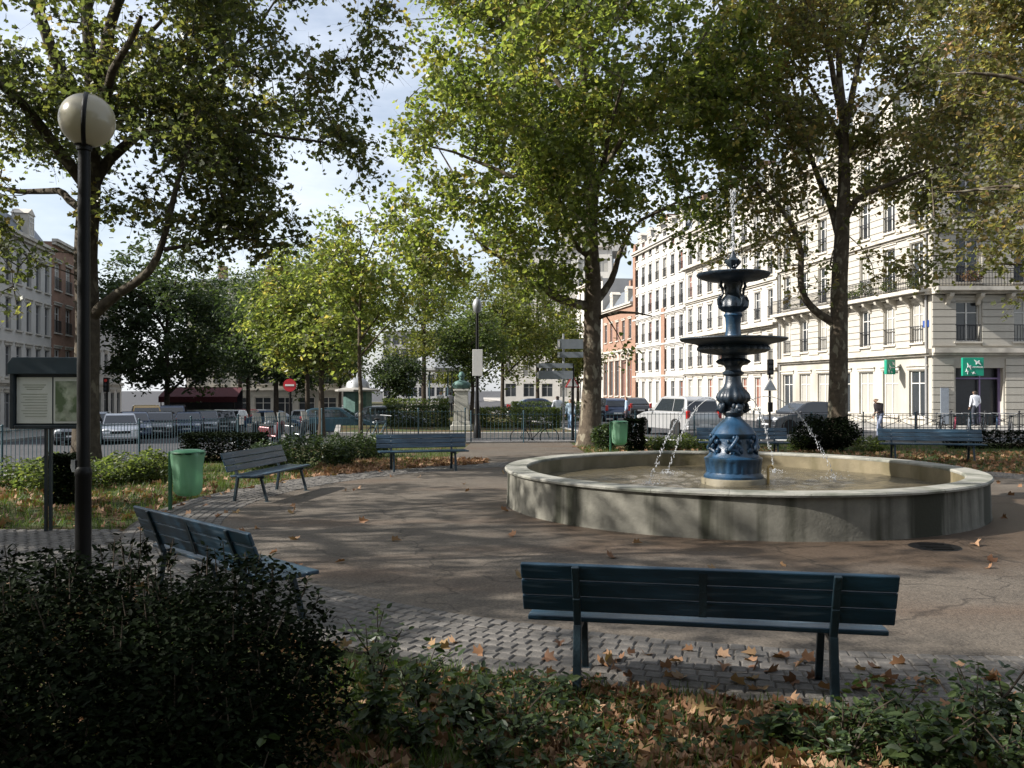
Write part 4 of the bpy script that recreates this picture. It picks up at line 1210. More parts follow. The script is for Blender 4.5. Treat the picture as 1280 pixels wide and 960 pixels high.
def make_car(name, label, kind, paint, loc, heading, group=None):
    L, W, wr, wx, body, cab = car_meshes(kind)
    h = W/2
    o = thing(name, label, 'car', loc, math.atan2(heading[1], heading[0]), group)
    ztop = max(z for _, z in cab)
    # body shell: ends drawn in, sides tumble home
    mb = MB()
    tw = lambda x, z: (1-0.10*abs(x/(L/2))**4)*(1.0 if z < 0.7 else 1-0.06*(z-0.7)/0.4)
    # subdivide the profile so that the plan view curves
    def dense(p):
        q = []
        for i in range(len(p)):
            a, b = p[i], p[(i+1) % len(p)]
            m = max(1, int(abs(b[0]-a[0])/0.4))
            q += [(a[0]+(b[0]-a[0])*j/m, a[1]+(b[1]-a[1])*j/m) for j in range(m)]
        return q
    body_d = dense(body)
    # cut wheel arches out of the sill line
    out = []
    for i in range(len(body_d)):
        out.append(body_d[i])
    mb.prism(out, h, -h, tw)
    b = mb.build('body', paint, o, smooth=True, bevel=0.045, sharp=50)
    mb = MB()
    zb = min(z for _, z in cab)
    twc = lambda x, z: (0.93-0.17*max(0, (z-zb)/(ztop-zb)))
    mb.prism(cab, h, -h, twc); mb.build('cabin', paint, o, smooth=True, bevel=0.05, sharp=50)
    # glazing: side panes, windscreen, rear screen, each slightly proud
    def side_pts(x, z, s, off=0.012):
        return (x, s*(h*twc(x, z)+off), z)
    xs0, xs1 = cab[1][0]+0.10, cab[-2][0]-0.02
    zl, zu = zb+0.07, ztop-0.12
    splits = [xs0-0.05, (xs0+xs1)/2-0.15, xs1+0.42]
    for s in (-1, 1):
        for k in range(2):
            xa, xb = splits[k]+0.03, splits[k+1]-0.03
            xbu = xb if k == 0 else xb-0.50
            xau = xa if k == 1 else xa+0.10
            mb = MB()
            p = [side_pts(xa, zl, s), side_pts(xb, zl, s), side_pts(xbu, zu, s), side_pts(xau, zu, s)]
            q = [(v[0], v[1]-s*0.02, v[2]) for v in p]
            mb.add(p+q, [(0, 1, 2, 3) if s < 0 else (3, 2, 1, 0), (0, 1, 5, 4), (1, 2, 6, 5), (2, 3, 7, 6), (3, 0, 4, 7)])
            mb.build('side_window', M['car_glass'], o)
    def end_pane(nm, a, b_, out_):
        mb = MB(); dx, dz = b_[0]-a[0], b_[1]-a[1]
        n = Vector((-dz, 0, dx)).normalized()*out_
        vs = []
        for f, wf in ((0.10, 0.93), (0.88, 0.93)):
            x, z = a[0]+dx*f, a[1]+dz*f
            w = h*twc(x, z)*wf-0.02
            for s in (-1, 1): vs.append((x+n.x*0.014, s*w, z+n.z*0.014))
        for v in list(vs): vs.append((v[0]-n.x*0.03, v[1], v[2]-n.z*0.03))
        mb.add(vs, [(0, 1, 3, 2), (0, 1, 5, 4), (1, 3, 7, 5), (3, 2, 6, 7), (2, 0, 4, 6)])
        mb.build(nm, M['car_glass'], o)
    end_pane('windscreen', cab[-1], cab[-2], -1)
    end_pane('rear_window', cab[0], cab[1], 1)
    for sx in wx:
        for s in (-1, 1):
            mb = MB()
            prof = [(wr*0.62, -0.10), (wr*0.92, -0.10), (wr, -0.06), (wr, 0.06), (wr*0.92, 0.10), (wr*0.62, 0.10)]
            n = 24
            vs = []
            for r, t in prof:
                for k in range(n):
                    a = 2*math.pi*k/n
                    vs.append((sx+r*math.cos(a), s*(h-0.09)+t*1.0, wr+r*math.sin(a)))
            mb.add(vs, [(i*n+k, i*n+(k+1) % n, (i+1)*n+(k+1) % n, (i+1)*n+k) for i in range(len(prof)-1) for k in range(n)])
            w = mb.build('wheel', M['tyre'], o, smooth=True)
            mb = MB(); mb.tube([(sx, s*(h-0.09)-0.02, wr), (sx, s*(h+0.0)-s*0.0, wr)], [wr*0.64, wr*0.60], 16); mb.build('rim', M['rim'], w)
            mb = MB(); mb.tube([(sx, s*(h-0.2), wr+0.02), (sx, s*(h+0.004), wr+0.02)], wr*1.16, 20); mb.build('wheel_arch', M['tyre'], o)
    xf, xr = max(x for x, _ in body), min(x for x, _ in body)
    zf = 0.66 if kind in ('hatch', 'saloon') else 0.78
    for s in (-1, 1):
        mb = MB(); mb.ball((0, 0, 0), 0.15, (0.6, 1.15, 0.6), 10, 8); mb.build('headlight', M['lamp_clear'], o, smooth=True, loc=(xf-0.13, s*(h-0.24), zf))
        mb = MB(); mb.box((xr+0.07, s*(h-0.14), zf+0.18), (0.12, 0.17, 0.34)); mb.build('tail_light', M['lamp_red'], o, bevel=0.03)
        mb = MB(); mb.box((cab[-1][0]-0.25, s*(h+0.05), zb+0.08), (0.10, 0.17, 0.12)); mb.build('mirror', paint, o, bevel=0.03)
    mb = MB(); mb.box((xf-0.005, 0, 0.42), (0.03, 0.52, 0.11)); mb.build('number_plate', M['sign_white'], o)
    mb = MB(); mb.box((xr+0.0, 0, 0.52), (0.03, 0.52, 0.11)); mb.build('number_plate', M['sign_white'], o)
    mb = MB(); mb.box((xf-0.03, 0, 0.58), (0.05, 0.9, 0.12)); mb.build('grille', M['tyre'], o)
    mb = MB(); mb.box((xf-0.06, 0, 0.34), (0.16, W*0.88, 0.16)); mb.build('bumper', M['tyre'] if kind in ('van', 'suv') else paint, o, bevel=0.04)
    mb = MB(); mb.box((xr+0.06, 0, 0.42), (0.16, W*0.90, 0.18)); mb.build('bumper', paint if kind in ('van', 'suv') else M['tyre'], o, bevel=0.04)
    return o

P_SILVER = car_paint('silver_car_paint', (0.50, 0.51, 0.53)); P_LIGHT = car_paint('light_silver_paint', (0.40, 0.405, 0.41))
P_NAVY = car_paint('navy_car_paint', (0.03, 0.05, 0.10)); P_DARK = car_paint('charcoal_car_paint', (0.035, 0.038, 0.045))
P_RED = car_paint('red_car_paint', (0.33, 0.02, 0.05), 0.1); P_OCHRE = car_paint('ochre_car_paint', (0.38, 0.24, 0.06), 0.1)
P_BLUE = car_paint('blue_car_paint', (0.06, 0.12, 0.24)); P_GREY = car_paint('grey_car_paint', (0.16, 0.18, 0.21)); P_TEAL = car_paint('teal_car_paint', (0.03, 0.07, 0.10))
P_WHITE = car_paint('white_car_paint', (0.62, 0.63, 0.64), 0.0)
SH = (0.16, -0.987)                        # noses towards the viewer on the left street
def lcar(label, kind, paint, px, d, head=SH, group='cars parked along the left street'):
    x = gx(px, d)
    return make_car('parked_car', label, kind, paint, (x, d, ground_z(x, d)+0.01), head, group)
lcar('silver saloon car with headlights facing the square, first in the parked row', 'saloon', P_SILVER, 150, 43.0, (0.42, -0.91))
lcar('grey hatchback just behind the silver saloon in the parked row', 'hatch', P_GREY, 118, 47.0, (0.3, -0.95))
lcar('ochre yellow van in the parked row beside the navy van', 'van', P_OCHRE, 183, 52.0, (0.42, -0.91))
lcar('navy blue van facing the square in the parked row', 'van', P_NAVY, 216, 57.0, (0.3, -0.95))
lcar('charcoal hatchback parked just past the navy van', 'hatch', P_DARK, 243, 63.0, (0.2, -0.98))
lcar('dark blue saloon parked under the dense dark tree', 'saloon', P_NAVY, 262, 68.0, (0.1, -0.99))
lcar('pale silver hatchback parked near the far end of the row', 'hatch', P_LIGHT, 277, 75.0, (0.0, -1.0))
lcar('bright red hatchback at the far end of the parked row', 'hatch', P_RED, 304, 79.0, (-0.15, -0.98))
lcar('grey saloon parked beyond the red hatchback', 'saloon', P_GREY, 326, 86.0, (-0.2, -0.98))
lcar('blue saloon in the side street behind the no entry sign', 'saloon', P_BLUE, 345, 66.0, (1, -0.2), 'cars beyond the no entry sign')
lcar('white hatchback behind the slim trunks beyond the no entry sign', 'hatch', P_WHITE, 392, 72.0, (1, -0.15), 'cars beyond the no entry sign')
lcar('teal blue hatchback parked across the street behind the blue-grey railing', 'hatch', P_TEAL, 425, 46.0, (1, 0.05), 'cars in the cross street')
lcar('grey saloon parked across the street behind the leaf-strewn bench', 'saloon', P_GREY, 484, 47.5, (1, 0.05), 'cars in the cross street')
lcar('silver hatchback in the parked row between the dark and the red cars', 'hatch', P_SILVER, 290, 71.0, (0.0, -1.0))
lcar('navy hatchback nosing out beside the silver saloon', 'hatch', P_NAVY, 168, 48.5, (0.45, -0.9))
lcar('charcoal saloon parked beside the cafe awning', 'saloon', P_DARK, 228, 60.5, (0.3, -0.95))
lcar('white hatchback double parked near the dense dark tree', 'hatch', P_WHITE, 252, 65.5, (0.15, -0.98))
for k_, (px_, d_, kd_, pt_) in enumerate(((200, 50.0, 'hatch', P_DARK), (236, 54.5, 'saloon', P_NAVY), (258, 58.5, 'hatch', P_GREY), (280, 62.0, 'saloon', P_DARK), (100, 41.5, 'hatch', P_DARK))):
    lcar(('charcoal hatchback parked in front of the ochre van', 'navy saloon parked in front of the cafe awning', 'grey hatchback parked just left of the clipped hedge', 'charcoal saloon parked behind the clipped hedge', 'charcoal hatchback behind the lamp post and the big plane trunk')[k_], kd_, pt_, px_, d_, (0.3, -0.95))
def make_scooter(label, loc, rz, paint):
    o = thing('motor_scooter', label, 'scooter', loc, rz, 'motor scooters by the no entry sign')
    for x in (-0.58, 0.62):
        mb = MB(); mb.tube([(x+0.22*math.cos(t*math.pi/10), 0, 0.27+0.22*math.sin(t*math.pi/10)) for t in range(21)], 0.055, 8, caps=False); w = mb.build('wheel', M['tyre'], o, smooth=True)
        mb = MB(); mb.tube([(x, -0.03, 0.27), (x, 0.03, 0.27)], 0.16, 12); mb.build('rim', M['rim'], w)
    mb = MB(); mb.prism([(-0.85, 0.62), (-0.55, 0.36), (-0.15, 0.28), (0.28, 0.28), (0.36, 0.36), (-0.05, 0.40), (-0.12, 0.72), (-0.78, 0.76)], -0.15, 0.15); mb.build('body', paint, o, bevel=0.04)
    mb = MB(); mb.prism([(0.30, 0.30), (0.40, 0.34), (0.52, 0.92), (0.42, 0.96)], -0.2, 0.2); mb.ball((0.54, 0, 0.92), 0.11, (0.8, 1.1, 1), 10, 8); mb.build('front_shield', paint, o, bevel=0.02)
    mb = MB(); mb.prism([(-0.80, 0.76), (-0.10, 0.73), (-0.06, 0.79), (-0.4, 0.84), (-0.82, 0.86)], -0.14, 0.14); mb.build('seat', M['tyre'], o, bevel=0.03)
    mb = MB(); mb.tube([(0.62, 0, 0.27), (0.45, 0, 0.98)], 0.03, 8); mb.tube([(0.36, -0.33, 1.04), (0.47, -0.2, 1.0), (0.47, 0.2, 1.0), (0.36, 0.33, 1.04)], 0.018, 6); mb.build('handlebar', M['tyre'], o, smooth=True)
    mb = MB(); mb.add([(0.52, -0.2, 0.98), (0.52, 0.2, 0.98), (0.40, 0.17, 1.38), (0.40, -0.17, 1.38), (0.50, -0.2, 0.98), (0.50, 0.2, 0.98), (0.38, 0.17, 1.38), (0.38, -0.17, 1.38)], [(0, 1, 2, 3), (7, 6, 5, 4), (0, 3, 7, 4), (1, 5, 6, 2), (3, 2, 6, 7)]); mb.build('windscreen', M['glass_blind'], o)
for k, (px, d_) in enumerate(((318, 40), (330, 41.5), (342, 38.5), (350, 42), (334, 44.5), (372, 40))):
    x_ = gx(px, d_)
    make_scooter(('dark scooter first in the row left of the no entry sign', 'silver scooter in the row left of the no entry sign', 'maroon scooter beside the no entry post', 'grey scooter just behind the no entry post', 'navy scooter behind the silver scooter', 'black scooter right of the no entry post')[k],
                 (x_, d_, ground_z(x_, d_)), R(-60+14*(k % 3)), (P_DARK, P_SILVER, car_paint('maroon_paint', (0.09, 0.01, 0.015)), P_GREY, P_NAVY, P_DARK)[k])
def rcar(label, kind, paint, px, d, head, z=-0.2):
    return make_car('parked_car', label, kind, paint, (gx(px, d), d, z+0.01), head, 'cars on the right-hand street')
rcar('light silver off-road car seen from behind near the fountain', 'suv', P_LIGHT, 846, 38.6, (-0.34, 0.94))
rcar('charcoal hatchback parked beside the traffic lights and triangle sign', 'hatch', P_DARK, 1002, 40.5, (-0.95, -0.3))
rcar('dark blue hatchback parked beyond the tall plane trunk', 'hatch', P_NAVY, 762, 56.0, (-0.16, 0.98))
rcar('navy saloon parked beyond the white-shirted walker', 'saloon', P_NAVY, 676, 58.0, (1, 0.1))
rcar('charcoal saloon parked near the orange brick church', 'saloon', P_DARK, 790, 64.0, (-0.16, 0.98))

# ------------------------------------------------------------------ bicycles
def make_bike(label, loc, rz, paint, lean=0.0, group='bicycles parked along the kerb'):
    o = thing('bicycle', label, 'bicycle', loc, rz, group)
    o.rotation_euler = (lean, 0, rz)
    r = 0.33
    for x in (-0.52, 0.53):
        mb = MB(); mb.tube([(x+r*math.cos(t*math.pi/16), 0, r+r*math.sin(t*math.pi/16)) for t in range(33)], 0.017, 6, caps=False); w = mb.build('wheel', M['tyre'], o, smooth=True)
        mb = MB()
        for k in range(10):
            a = 2*math.pi*k/10
            mb.tube([(x, 0, r), (x+0.31*math.cos(a), 0, r+0.31*math.sin(a))], 0.0025, 4)
        mb.tube([(x, -0.04, r), (x, 0.04, r)], 0.025, 8); mb.build('spokes', M['grey_metal'], w)
    mb = MB()
    for a, b in (((-0.52, 0.33), (-0.08, 0.28)), ((-0.52, 0.33), (-0.18, 0.78)), ((-0.08, 0.28), (-0.20, 0.86)), ((-0.08, 0.28), (0.36, 0.74)), ((-0.18, 0.78), (0.34, 0.80)), ((0.33, 0.86), (0.40, 0.62)), ((0.40, 0.62), (0.53, 0.33))):
        mb.tube([(a[0], 0, a[1]), (b[0], 0, b[1])], 0.016, 8)
    mb.build('frame', paint, o, smooth=True)
    mb = MB(); mb.ball((-0.22, 0, 0.90), 0.13, (1, 0.6, 0.3), 10, 6); mb.build('saddle', M['tyre'], o, smooth=True)
    mb = MB(); mb.tube([(0.33, 0, 0.86), (0.31, 0, 0.98)], 0.013, 6); mb.tube([(0.22, -0.28, 1.0), (0.33, -0.2, 1.0), (0.33, 0.2, 1.0), (0.22, 0.28, 1.0)], 0.013, 6); mb.build('handlebar', M['grey_metal'], o, smooth=True)
    mb = MB(); mb.tube([(-0.08, -0.09, 0.28), (-0.08, 0.09, 0.28)], 0.05, 8); mb.bar((-0.08, -0.1, 0.28), (0.05, -0.1, 0.18), 0.02, 0.02); mb.bar((-0.08, 0.1, 0.28), (-0.2, 0.1, 0.38), 0.02, 0.02); mb.build('pedals', M['tyre'], o)
    return o
make_bike('black bicycle leaning on the low railing beside the tall plane tree', (gx(668, 31.0), 31.0, -0.2), 0.05, M['rail'], 0.06, 'bicycles leaning on the railing')
make_bike('small bicycle leaning on the railing behind the leaf-strewn bench', (gx(474, 28.4), 28.4, -0.02), 1.2, M['fence'], 0.05, 'bicycles leaning on the railing')
for k in range(6):
    make_bike(('black bicycle first in the row along the crossed barriers', 'red bicycle in the row along the crossed barriers', 'grey bicycle in the row along the crossed barriers', 'black bicycle between the grey and blue bicycles at the barriers', 'blue bicycle in the row along the crossed barriers', 'black bicycle last in the row along the crossed barriers')[k], (18.2+0.62*k, 37.2+0.05*k, -0.2), R(52+7*(k % 3)), (M['rail'], P_RED, P_GREY, M['rail'], P_BLUE, M['rail'])[k], 0.04)

# ------------------------------------------------------------------ people
def make_person(label, loc, rz, J, cols, h=1.74):
    """J overrides joints of a standing figure that faces +y"""
    base = dict(pelvis=(0, 0, 0.96), spine=(0, 0, 1.18), chest=(0, 0, 1.36), neck=(0, 0, 1.50), head=(0, 0.02, 1.62), crown=(0, 0.01, 1.70),
                shl=(-0.19, 0, 1.42), ell=(-0.25, -0.02, 1.14), hal=(-0.25, 0.08, 0.90), shr=(0.19, 0, 1.42), elr=(0.25, -0.02, 1.14), har=(0.25, 0.08, 0.90),
                hil=(-0.09, 0, 0.92), knl=(-0.10, 0.04, 0.50), anl=(-0.10, -0.02, 0.09), tol=(-0.11, 0.15, 0.04), hir=(0.09, 0, 0.92), knr=(0.10, 0.04, 0.50), anr=(0.10, -0.02, 0.09), tor=(0.11, 0.15, 0.04))
    base.update(J)
    rad = dict(pelvis=0.15, spine=0.135, chest=0.15, neck=0.055, head=0.10, crown=0.075, shl=0.075, shr=0.075, ell=0.045, elr=0.045, hal=0.032, har=0.032,
               hil=0.095, hir=0.095, knl=0.062, knr=0.062, anl=0.045, anr=0.045, tol=0.035, tor=0.035)
    names = list(base)
    idx = {n: i for i, n in enumerate(names)}
    edges = [('pelvis', 'spine'), ('spine', 'chest'), ('chest', 'neck'), ('neck', 'head'), ('head', 'crown'), ('chest', 'shl'), ('shl', 'ell'), ('ell', 'hal'), ('chest', 'shr'), ('shr', 'elr'), ('elr', 'har'),
             ('pelvis', 'hil'), ('hil', 'knl'), ('knl', 'anl'), ('anl', 'tol'), ('pelvis', 'hir'), ('hir', 'knr'), ('knr', 'anr'), ('anr', 'tor')]
    me = bpy.data.meshes.new('figure')
    me.from_pydata([base[n] for n in names], [(idx[a], idx[b]) for a, b in edges], [])
    tmp = bpy.data.objects.new('figure', me); COL.objects.link(tmp)
    sk = tmp.modifiers.new('skin', 'SKIN'); sk.use_smooth_shade = True
    sub = tmp.modifiers.new('sub', 'SUBSURF'); sub.levels = 2; sub.render_levels = 2
    for n in names:
        v = me.skin_vertices[0].data[idx[n]]
        r = rad[n]; v.radius = (r, r*(0.72 if n in ('pelvis', 'spine', 'chest') else 1.0)); v.use_root = (n == 'pelvis')
    dg = bpy.context.evaluated_depsgraph_get()
    full = bpy.data.meshes.new_from_object(tmp.evaluated_get(dg))
    bpy.data.objects.remove(tmp)
    full.materials.clear()
    mats = [mat('skin', (0.42, 0.26, 0.18), 0.6, var=0.05), mat('hair', cols.get('hair', (0.03, 0.02, 0.015)), 0.7), mat('top', cols['top'], 0.85), mat('trousers', cols['legs'], 0.85), mat('shoes', (0.02, 0.02, 0.02), 0.6)]
    for m in mats: full.materials.append(m)
    segs = [(np.array(base[a]), np.array(base[b]), t) for a, b, t in (('neck', 'head', 0), ('ell', 'hal', 2), ('elr', 'har', 2), ('shl', 'ell', 2), ('shr', 'elr', 2), ('pelvis', 'chest', 2), ('chest', 'neck', 2), ('chest', 'shl', 2), ('chest', 'shr', 2),
            ('hil', 'knl', 3), ('hir', 'knr', 3), ('knl', 'anl', 3), ('knr', 'anr', 3), ('anl', 'tol', 4), ('anr', 'tor', 4))]
    hd = np.array(base['head'])
    for p in full.polygons:
        c = np.array(p.center); best = (9, 0)
        for a, b, t in segs:
            ab = b-a; u = np.clip(np.dot(c-a, ab)/np.dot(ab, ab), 0, 1)
            dd = np.linalg.norm(c-a-u*ab)
            if t == 2 and u > 0.9 and (np.allclose(b, base['hal']) or np.allclose(b, base['har'])): tt = 0
            else: tt = t
            if dd < best[0]: best = (dd, tt)
        mi = best[1]
        if mi == 0 and c[2] > base['neck'][2] and (c[2] > hd[2]+0.04 or c[1] < hd[1]-0.01): mi = 1
        if mi == 2 and c[2] < base['pelvis'][2]-0.02 and abs(c[0]) < 0.17: mi = 3
        p.material_index = mi
    o = link_mesh('person', full, None, loc, rz)
    o.scale = (h/1.74,)*3
    tag(o, label, 'person')
    # ears, nose and fingers joined to the figure
    mb = MB()
    mb.ball((hd[0], hd[1]+0.105, hd[2]-0.01), 0.018, (0.8, 1.2, 1.3), 6, 5)
    for s in (-1, 1): mb.ball((hd[0]+s*0.10, hd[1], hd[2]-0.005), 0.022, (0.5, 0.9, 1.3), 6, 5)
    for hn, el in (('hal', 'ell'), ('har', 'elr')):
        hp = Vector(base[hn]); dr = (hp-Vector(base[el])).normalized()
        sd = dr.cross(Vector((0, 0, 1)))
        sd = sd.normalized() if sd.length > 0.1 else Vector((0, 1, 0))
        for k in range(4):
            s0 = hp+sd*(k-1.5)*0.017+dr*0.02
            mb.tube([s0, s0+dr*(0.05+0.008*(1.5-abs(k-1.5))), s0+dr*0.085+Vector((0, 0.018, -0.012))], [0.010, 0.009, 0.007], 6)
        mb.tube([hp+sd*0.03, hp+sd*0.05+dr*0.03, hp+sd*0.05+dr*0.055], [0.011, 0.01, 0.008], 6)
    f = mb.build('skin_details', mats[0], o, smooth=True)
    return o
d = 44.6
make_person('person in white shirt and dark trousers standing at the bank door', (gx(1219, d), d, -0.07), 0.15, dict(hal=(-0.26, 0.05, 0.92), har=(0.20, 0.22, 1.0), tol=(-0.13, 0.15, 0.04)), dict(top=(0.72, 0.74, 0.80), legs=(0.03, 0.035, 0.05)), 1.86)
d = 36.3
make_person('person in dark jacket with head bowed walking by the crossed barriers', (gx(1100, d), d, -0.2), R(115),
            dict(chest=(0, 0.10, 1.34), neck=(0, 0.17, 1.46), head=(0, 0.25, 1.56), crown=(0, 0.27, 1.64), shl=(-0.18, 0.10, 1.40), shr=(0.18, 0.10, 1.40), ell=(-0.22, 0.16, 1.12), elr=(0.22, 0.02, 1.14), hal=(-0.15, 0.36, 1.08), har=(0.2, 0.12, 0.92),
                 knl=(-0.1, 0.22, 0.52), anl=(-0.1, 0.24, 0.10), tol=(-0.1, 0.40, 0.05), knr=(0.1, -0.05, 0.50), anr=(0.1, -0.32, 0.14), tor=(0.1, -0.20, 0.05)), dict(top=(0.035, 0.03, 0.035), legs=(0.20, 0.23, 0.32)))
d = 43.0
make_person('person in white t-shirt walking away beside the direction signpost', (gx(697, d), d, -0.2), 0.3,
            dict(ell=(-0.27, -0.02, 1.18), hal=(-0.2, 0.22, 1.12), elr=(0.30, 0.05, 1.2), har=(0.32, 0.28, 1.25), knl=(-0.1, 0.18, 0.5), anl=(-0.1, 0.12, 0.1), tol=(-0.1, 0.28, 0.04), knr=(0.1, 0, 0.5), anr=(0.1, -0.24, 0.12), tor=(0.1, -0.1, 0.04)), dict(top=(0.66, 0.68, 0.72), legs=(0.05, 0.06, 0.10)))
d = 41.5
make_person('person in pale blue jeans and grey top beside the tall plane trunk', (gx(713, d), d, -0.2), 2.6, dict(knl=(-0.1, 0.15, 0.5), knr=(0.1, -0.02, 0.5)), dict(top=(0.20, 0.26, 0.32), legs=(0.14, 0.22, 0.34)), 1.6)
d = 46.5
make_person('person in pale blue shirt standing behind the silver off-road car', (gx(783, d), d, -0.2), 1.4, dict(), dict(top=(0.34, 0.44, 0.56), legs=(0.06, 0.04, 0.05)), 1.66)
d = 60.0
make_person('person in dark blue clothes on the garden path beyond the hedge', (gx(487, d), d, -0.04), 0.4, dict(), dict(top=(0.04, 0.05, 0.10), legs=(0.05, 0.05, 0.07)), 1.72)
make_person('person in white top on the garden path left of the bust', (gx(551, d), d, -0.04), 2.9, dict(), dict(top=(0.6, 0.6, 0.6), legs=(0.05, 0.05, 0.06)), 1.72)
d = 56.0
make_person('person in grey coat on the garden path near the bust', (gx(552, d)+0.35, d+3, -0.04), 0.2, dict(), dict(top=(0.3, 0.3, 0.33), legs=(0.04, 0.04, 0.05)), 1.70)

# ------------------------------------------------------------------ buildings
WIN = {}
def window_meshes(w, h, frame, pane):
    key = (round(w, 2), round(h, 2), frame.name, pane.name)
    if key not in WIN:
        f = MB(); t = 0.07
        f.box((-w/2+t/2, 0, h/2), (t, 0.07, h)); f.box((w/2-t/2, 0, h/2), (t, 0.07, h))
        f.box((0, 0, t/2), (w-2*t, 0.07, t)); f.box((0, 0, h-t/2), (w-2*t, 0.07, t))
        f.box((0, -0.002, h/2), (0.08, 0.06, h-2*t)); f.box((0, 0, h*0.72), (w-2*t, 0.05, 0.05))
        p = MB(); p.box((0, 0.02, h/2), (w-0.04, 0.02, h-0.04))
        r = MB()
        n = max(3, int(w/0.14))
        for k in range(n+1):
            r.box((-w/2+w*k/n, 0, 0.42), (0.022, 0.022, 0.84))
        r.box((0, 0, 0.86), (w+0.1, 0.045, 0.04)); r.box((0, 0, 0.12), (w+0.05, 0.03, 0.03))
        WIN[key] = (f.mesh('window', frame), p.mesh('pane', pane), r.mesh('balcony_railing', M['rail']))
    return WIN[key]

def wall_with_holes(W, H, z0, holes, depth, mb):
    """sheet in the local x-z plane facing -y, openings with reveals"""
    us = sorted(set([0, W]+[round(a, 4) for h in holes for a in h[:2]])); zs = sorted(set([z0, H]+[round(a, 4) for h in holes for a in h[2:4]]))
    def inside(u, z):
        return any(h[0] < u < h[1] and h[2] < z < h[3] for h in holes)
    for i in range(len(us)-1):
        for j in range(len(zs)-1):
            if not inside((us[i]+us[i+1])/2, (zs[j]+zs[j+1])/2):
                mb.add([(us[i], 0, zs[j]), (us[i+1], 0, zs[j]), (us[i+1], 0, zs[j+1]), (us[i], 0, zs[j+1])], [(0, 1, 2, 3)])
    for a, b, c, d_ in [h[:4] for h in holes]:
        mb.add([(a, 0, c), (b, 0, c), (b, 0, d_), (a, 0, d_), (a, depth, c), (b, depth, c), (b, depth, d_), (a, depth, d_)],
               [(0, 4, 5, 1), (1, 5, 6, 2), (2, 6, 7, 3), (3, 7, 4, 0)])

def facade(o, loc, rz, W, floors, bays, wmat, frame, panes, win_w=1.1, depth=0.22, z0=-0.3, seed=1, ledges=(), cornice=None, rails=True, margin=0.0, skip=None, trim=None, sur=True):
    """floors: (sill z, head z, railing?) ; the wall stands at local y = 0 and faces -y"""
    rng = random.Random(seed)
    trim = trim or M['stone_trim']
    Rz = Matrix.Rotation(rz, 3, 'Z')
    L0 = Vector(loc)
    H = cornice[0] if cornice else floors[-1][1]+0.8
    pitch = (W-2*margin)/bays
    holes = []
    for fi, fl in enumerate(floors):
        for b in range(bays):
            if skip and skip(fi, b): continue
            cx = margin+pitch*(b+0.5)
            ww = fl[3] if len(fl) > 3 else win_w
            holes.append((cx-ww/2, cx+ww/2, fl[0], fl[1], fi, b))
    mb = MB(); wall_with_holes(W, H, z0, holes, depth, mb)
    wall = mb.build('wall', wmat, o, loc=loc, rz=rz)
    for a, b, c, d_, fi, bi in holes:
        f, p, r = window_meshes(b-a, d_-c, frame, rng.choice(panes))
        q = L0+Rz @ Vector(((a+b)/2, depth-0.05, c))
        w = link_mesh('window', f, o, q, rz)
        link_mesh('pane', p, w)
        if rails and floors[fi][2]:
            q = L0+Rz @ Vector(((a+b)/2, -0.05, c))
            link_mesh('balcony_railing', r, o, q, rz)
    if sur:                                      # stone surrounds, joined per storey
        for fi, fl in enumerate(floors):
            mb = MB()
            for a, b, c, d_, f_, bi in holes:
                if f_ != fi: continue
                mb.box(((a+b)/2, -0.025, d_+0.13), (b-a+0.34, 0.05, 0.16)); mb.box(((a+b)/2, -0.06, d_+0.25), (b-a+0.46, 0.12, 0.07))
                mb.box(((a+b)/2, -0.05, c-0.06), (b-a+0.24, 0.14, 0.10))
            if mb.v: tag(mb.build('window_surrounds', trim, o, loc=loc, rz=rz), kind='stuff')
    for z, h, pr in ledges:
        mb = MB(); mb.box((W/2, -pr/2, z+h/2), (W+0.02, pr, h)); mb.box((W/2, -pr/4, z-0.07), (W, pr/2, 0.12)); mb.build('ledge', trim, o, loc=loc, rz=rz)
    if cornice:
        mb = MB(); mb.box((W/2, -0.2, H+0.10), (W+0.1, 0.4, 0.2)); mb.box((W/2, -0.12, H-0.10), (W, 0.24, 0.2)); mb.build('cornice', trim, o, loc=loc, rz=rz)
    return wall, pitch

def mansard(o, loc, rz, W, H, depth, rise, set_in, dormers, seed=0):
    Rz = Matrix.Rotation(rz, 3, 'Z'); L0 = Vector(loc)
    mb = MB()
    mb.prism([(0, 0), (W, 0), (W, 0.001), (0, 0.001)], 0, 0.001)
    mb = MB()
    vs = [(0, 0.1, H+0.2), (W, 0.1, H+0.2), (W, set_in, H+rise), (0, set_in, H+rise), (0, depth, H+rise+0.5), (W, depth, H+rise+0.5), (0, depth, H), (W, depth, H)]
    mb.add(vs, [(0, 1, 2, 3), (3, 2, 5, 4), (0, 3, 4, 6), (1, 7, 5, 2), (4, 5, 7, 6)])
    rf = mb.build('roof', M['slate'], o, loc=loc, rz=rz)
    for k in range(dormers):
        cx = W*(k+0.5)/dormers
        mb = MB()
        mb.box((0, 0.55, 0.85), (1.25, 1.0, 1.7)); mb.prism([(-0.75, 1.7), (0.75, 1.7), (0.0, 2.1)], 0.0, 1.1)
        dm = mb.build('dormer', M['stone_trim'], o, loc=L0+Rz @ Vector((cx, 0.12, H+0.22)), rz=rz)
        f, p, r = window_meshes(0.9, 1.3, M['frame_white'], M['glass_dark'])
        w = link_mesh('window', f, dm, (0, 0.03, 0.25))
    for k in range(3):
        mb = MB(); x = W*(0.18+0.32*k)
        mb.box((0, 0, 0.9), (0.7, 1.6, 1.8))
        ch = mb.build('chimney', M['brick'], rf, loc=(x, set_in+2.2, H+rise-0.1))
    return rf

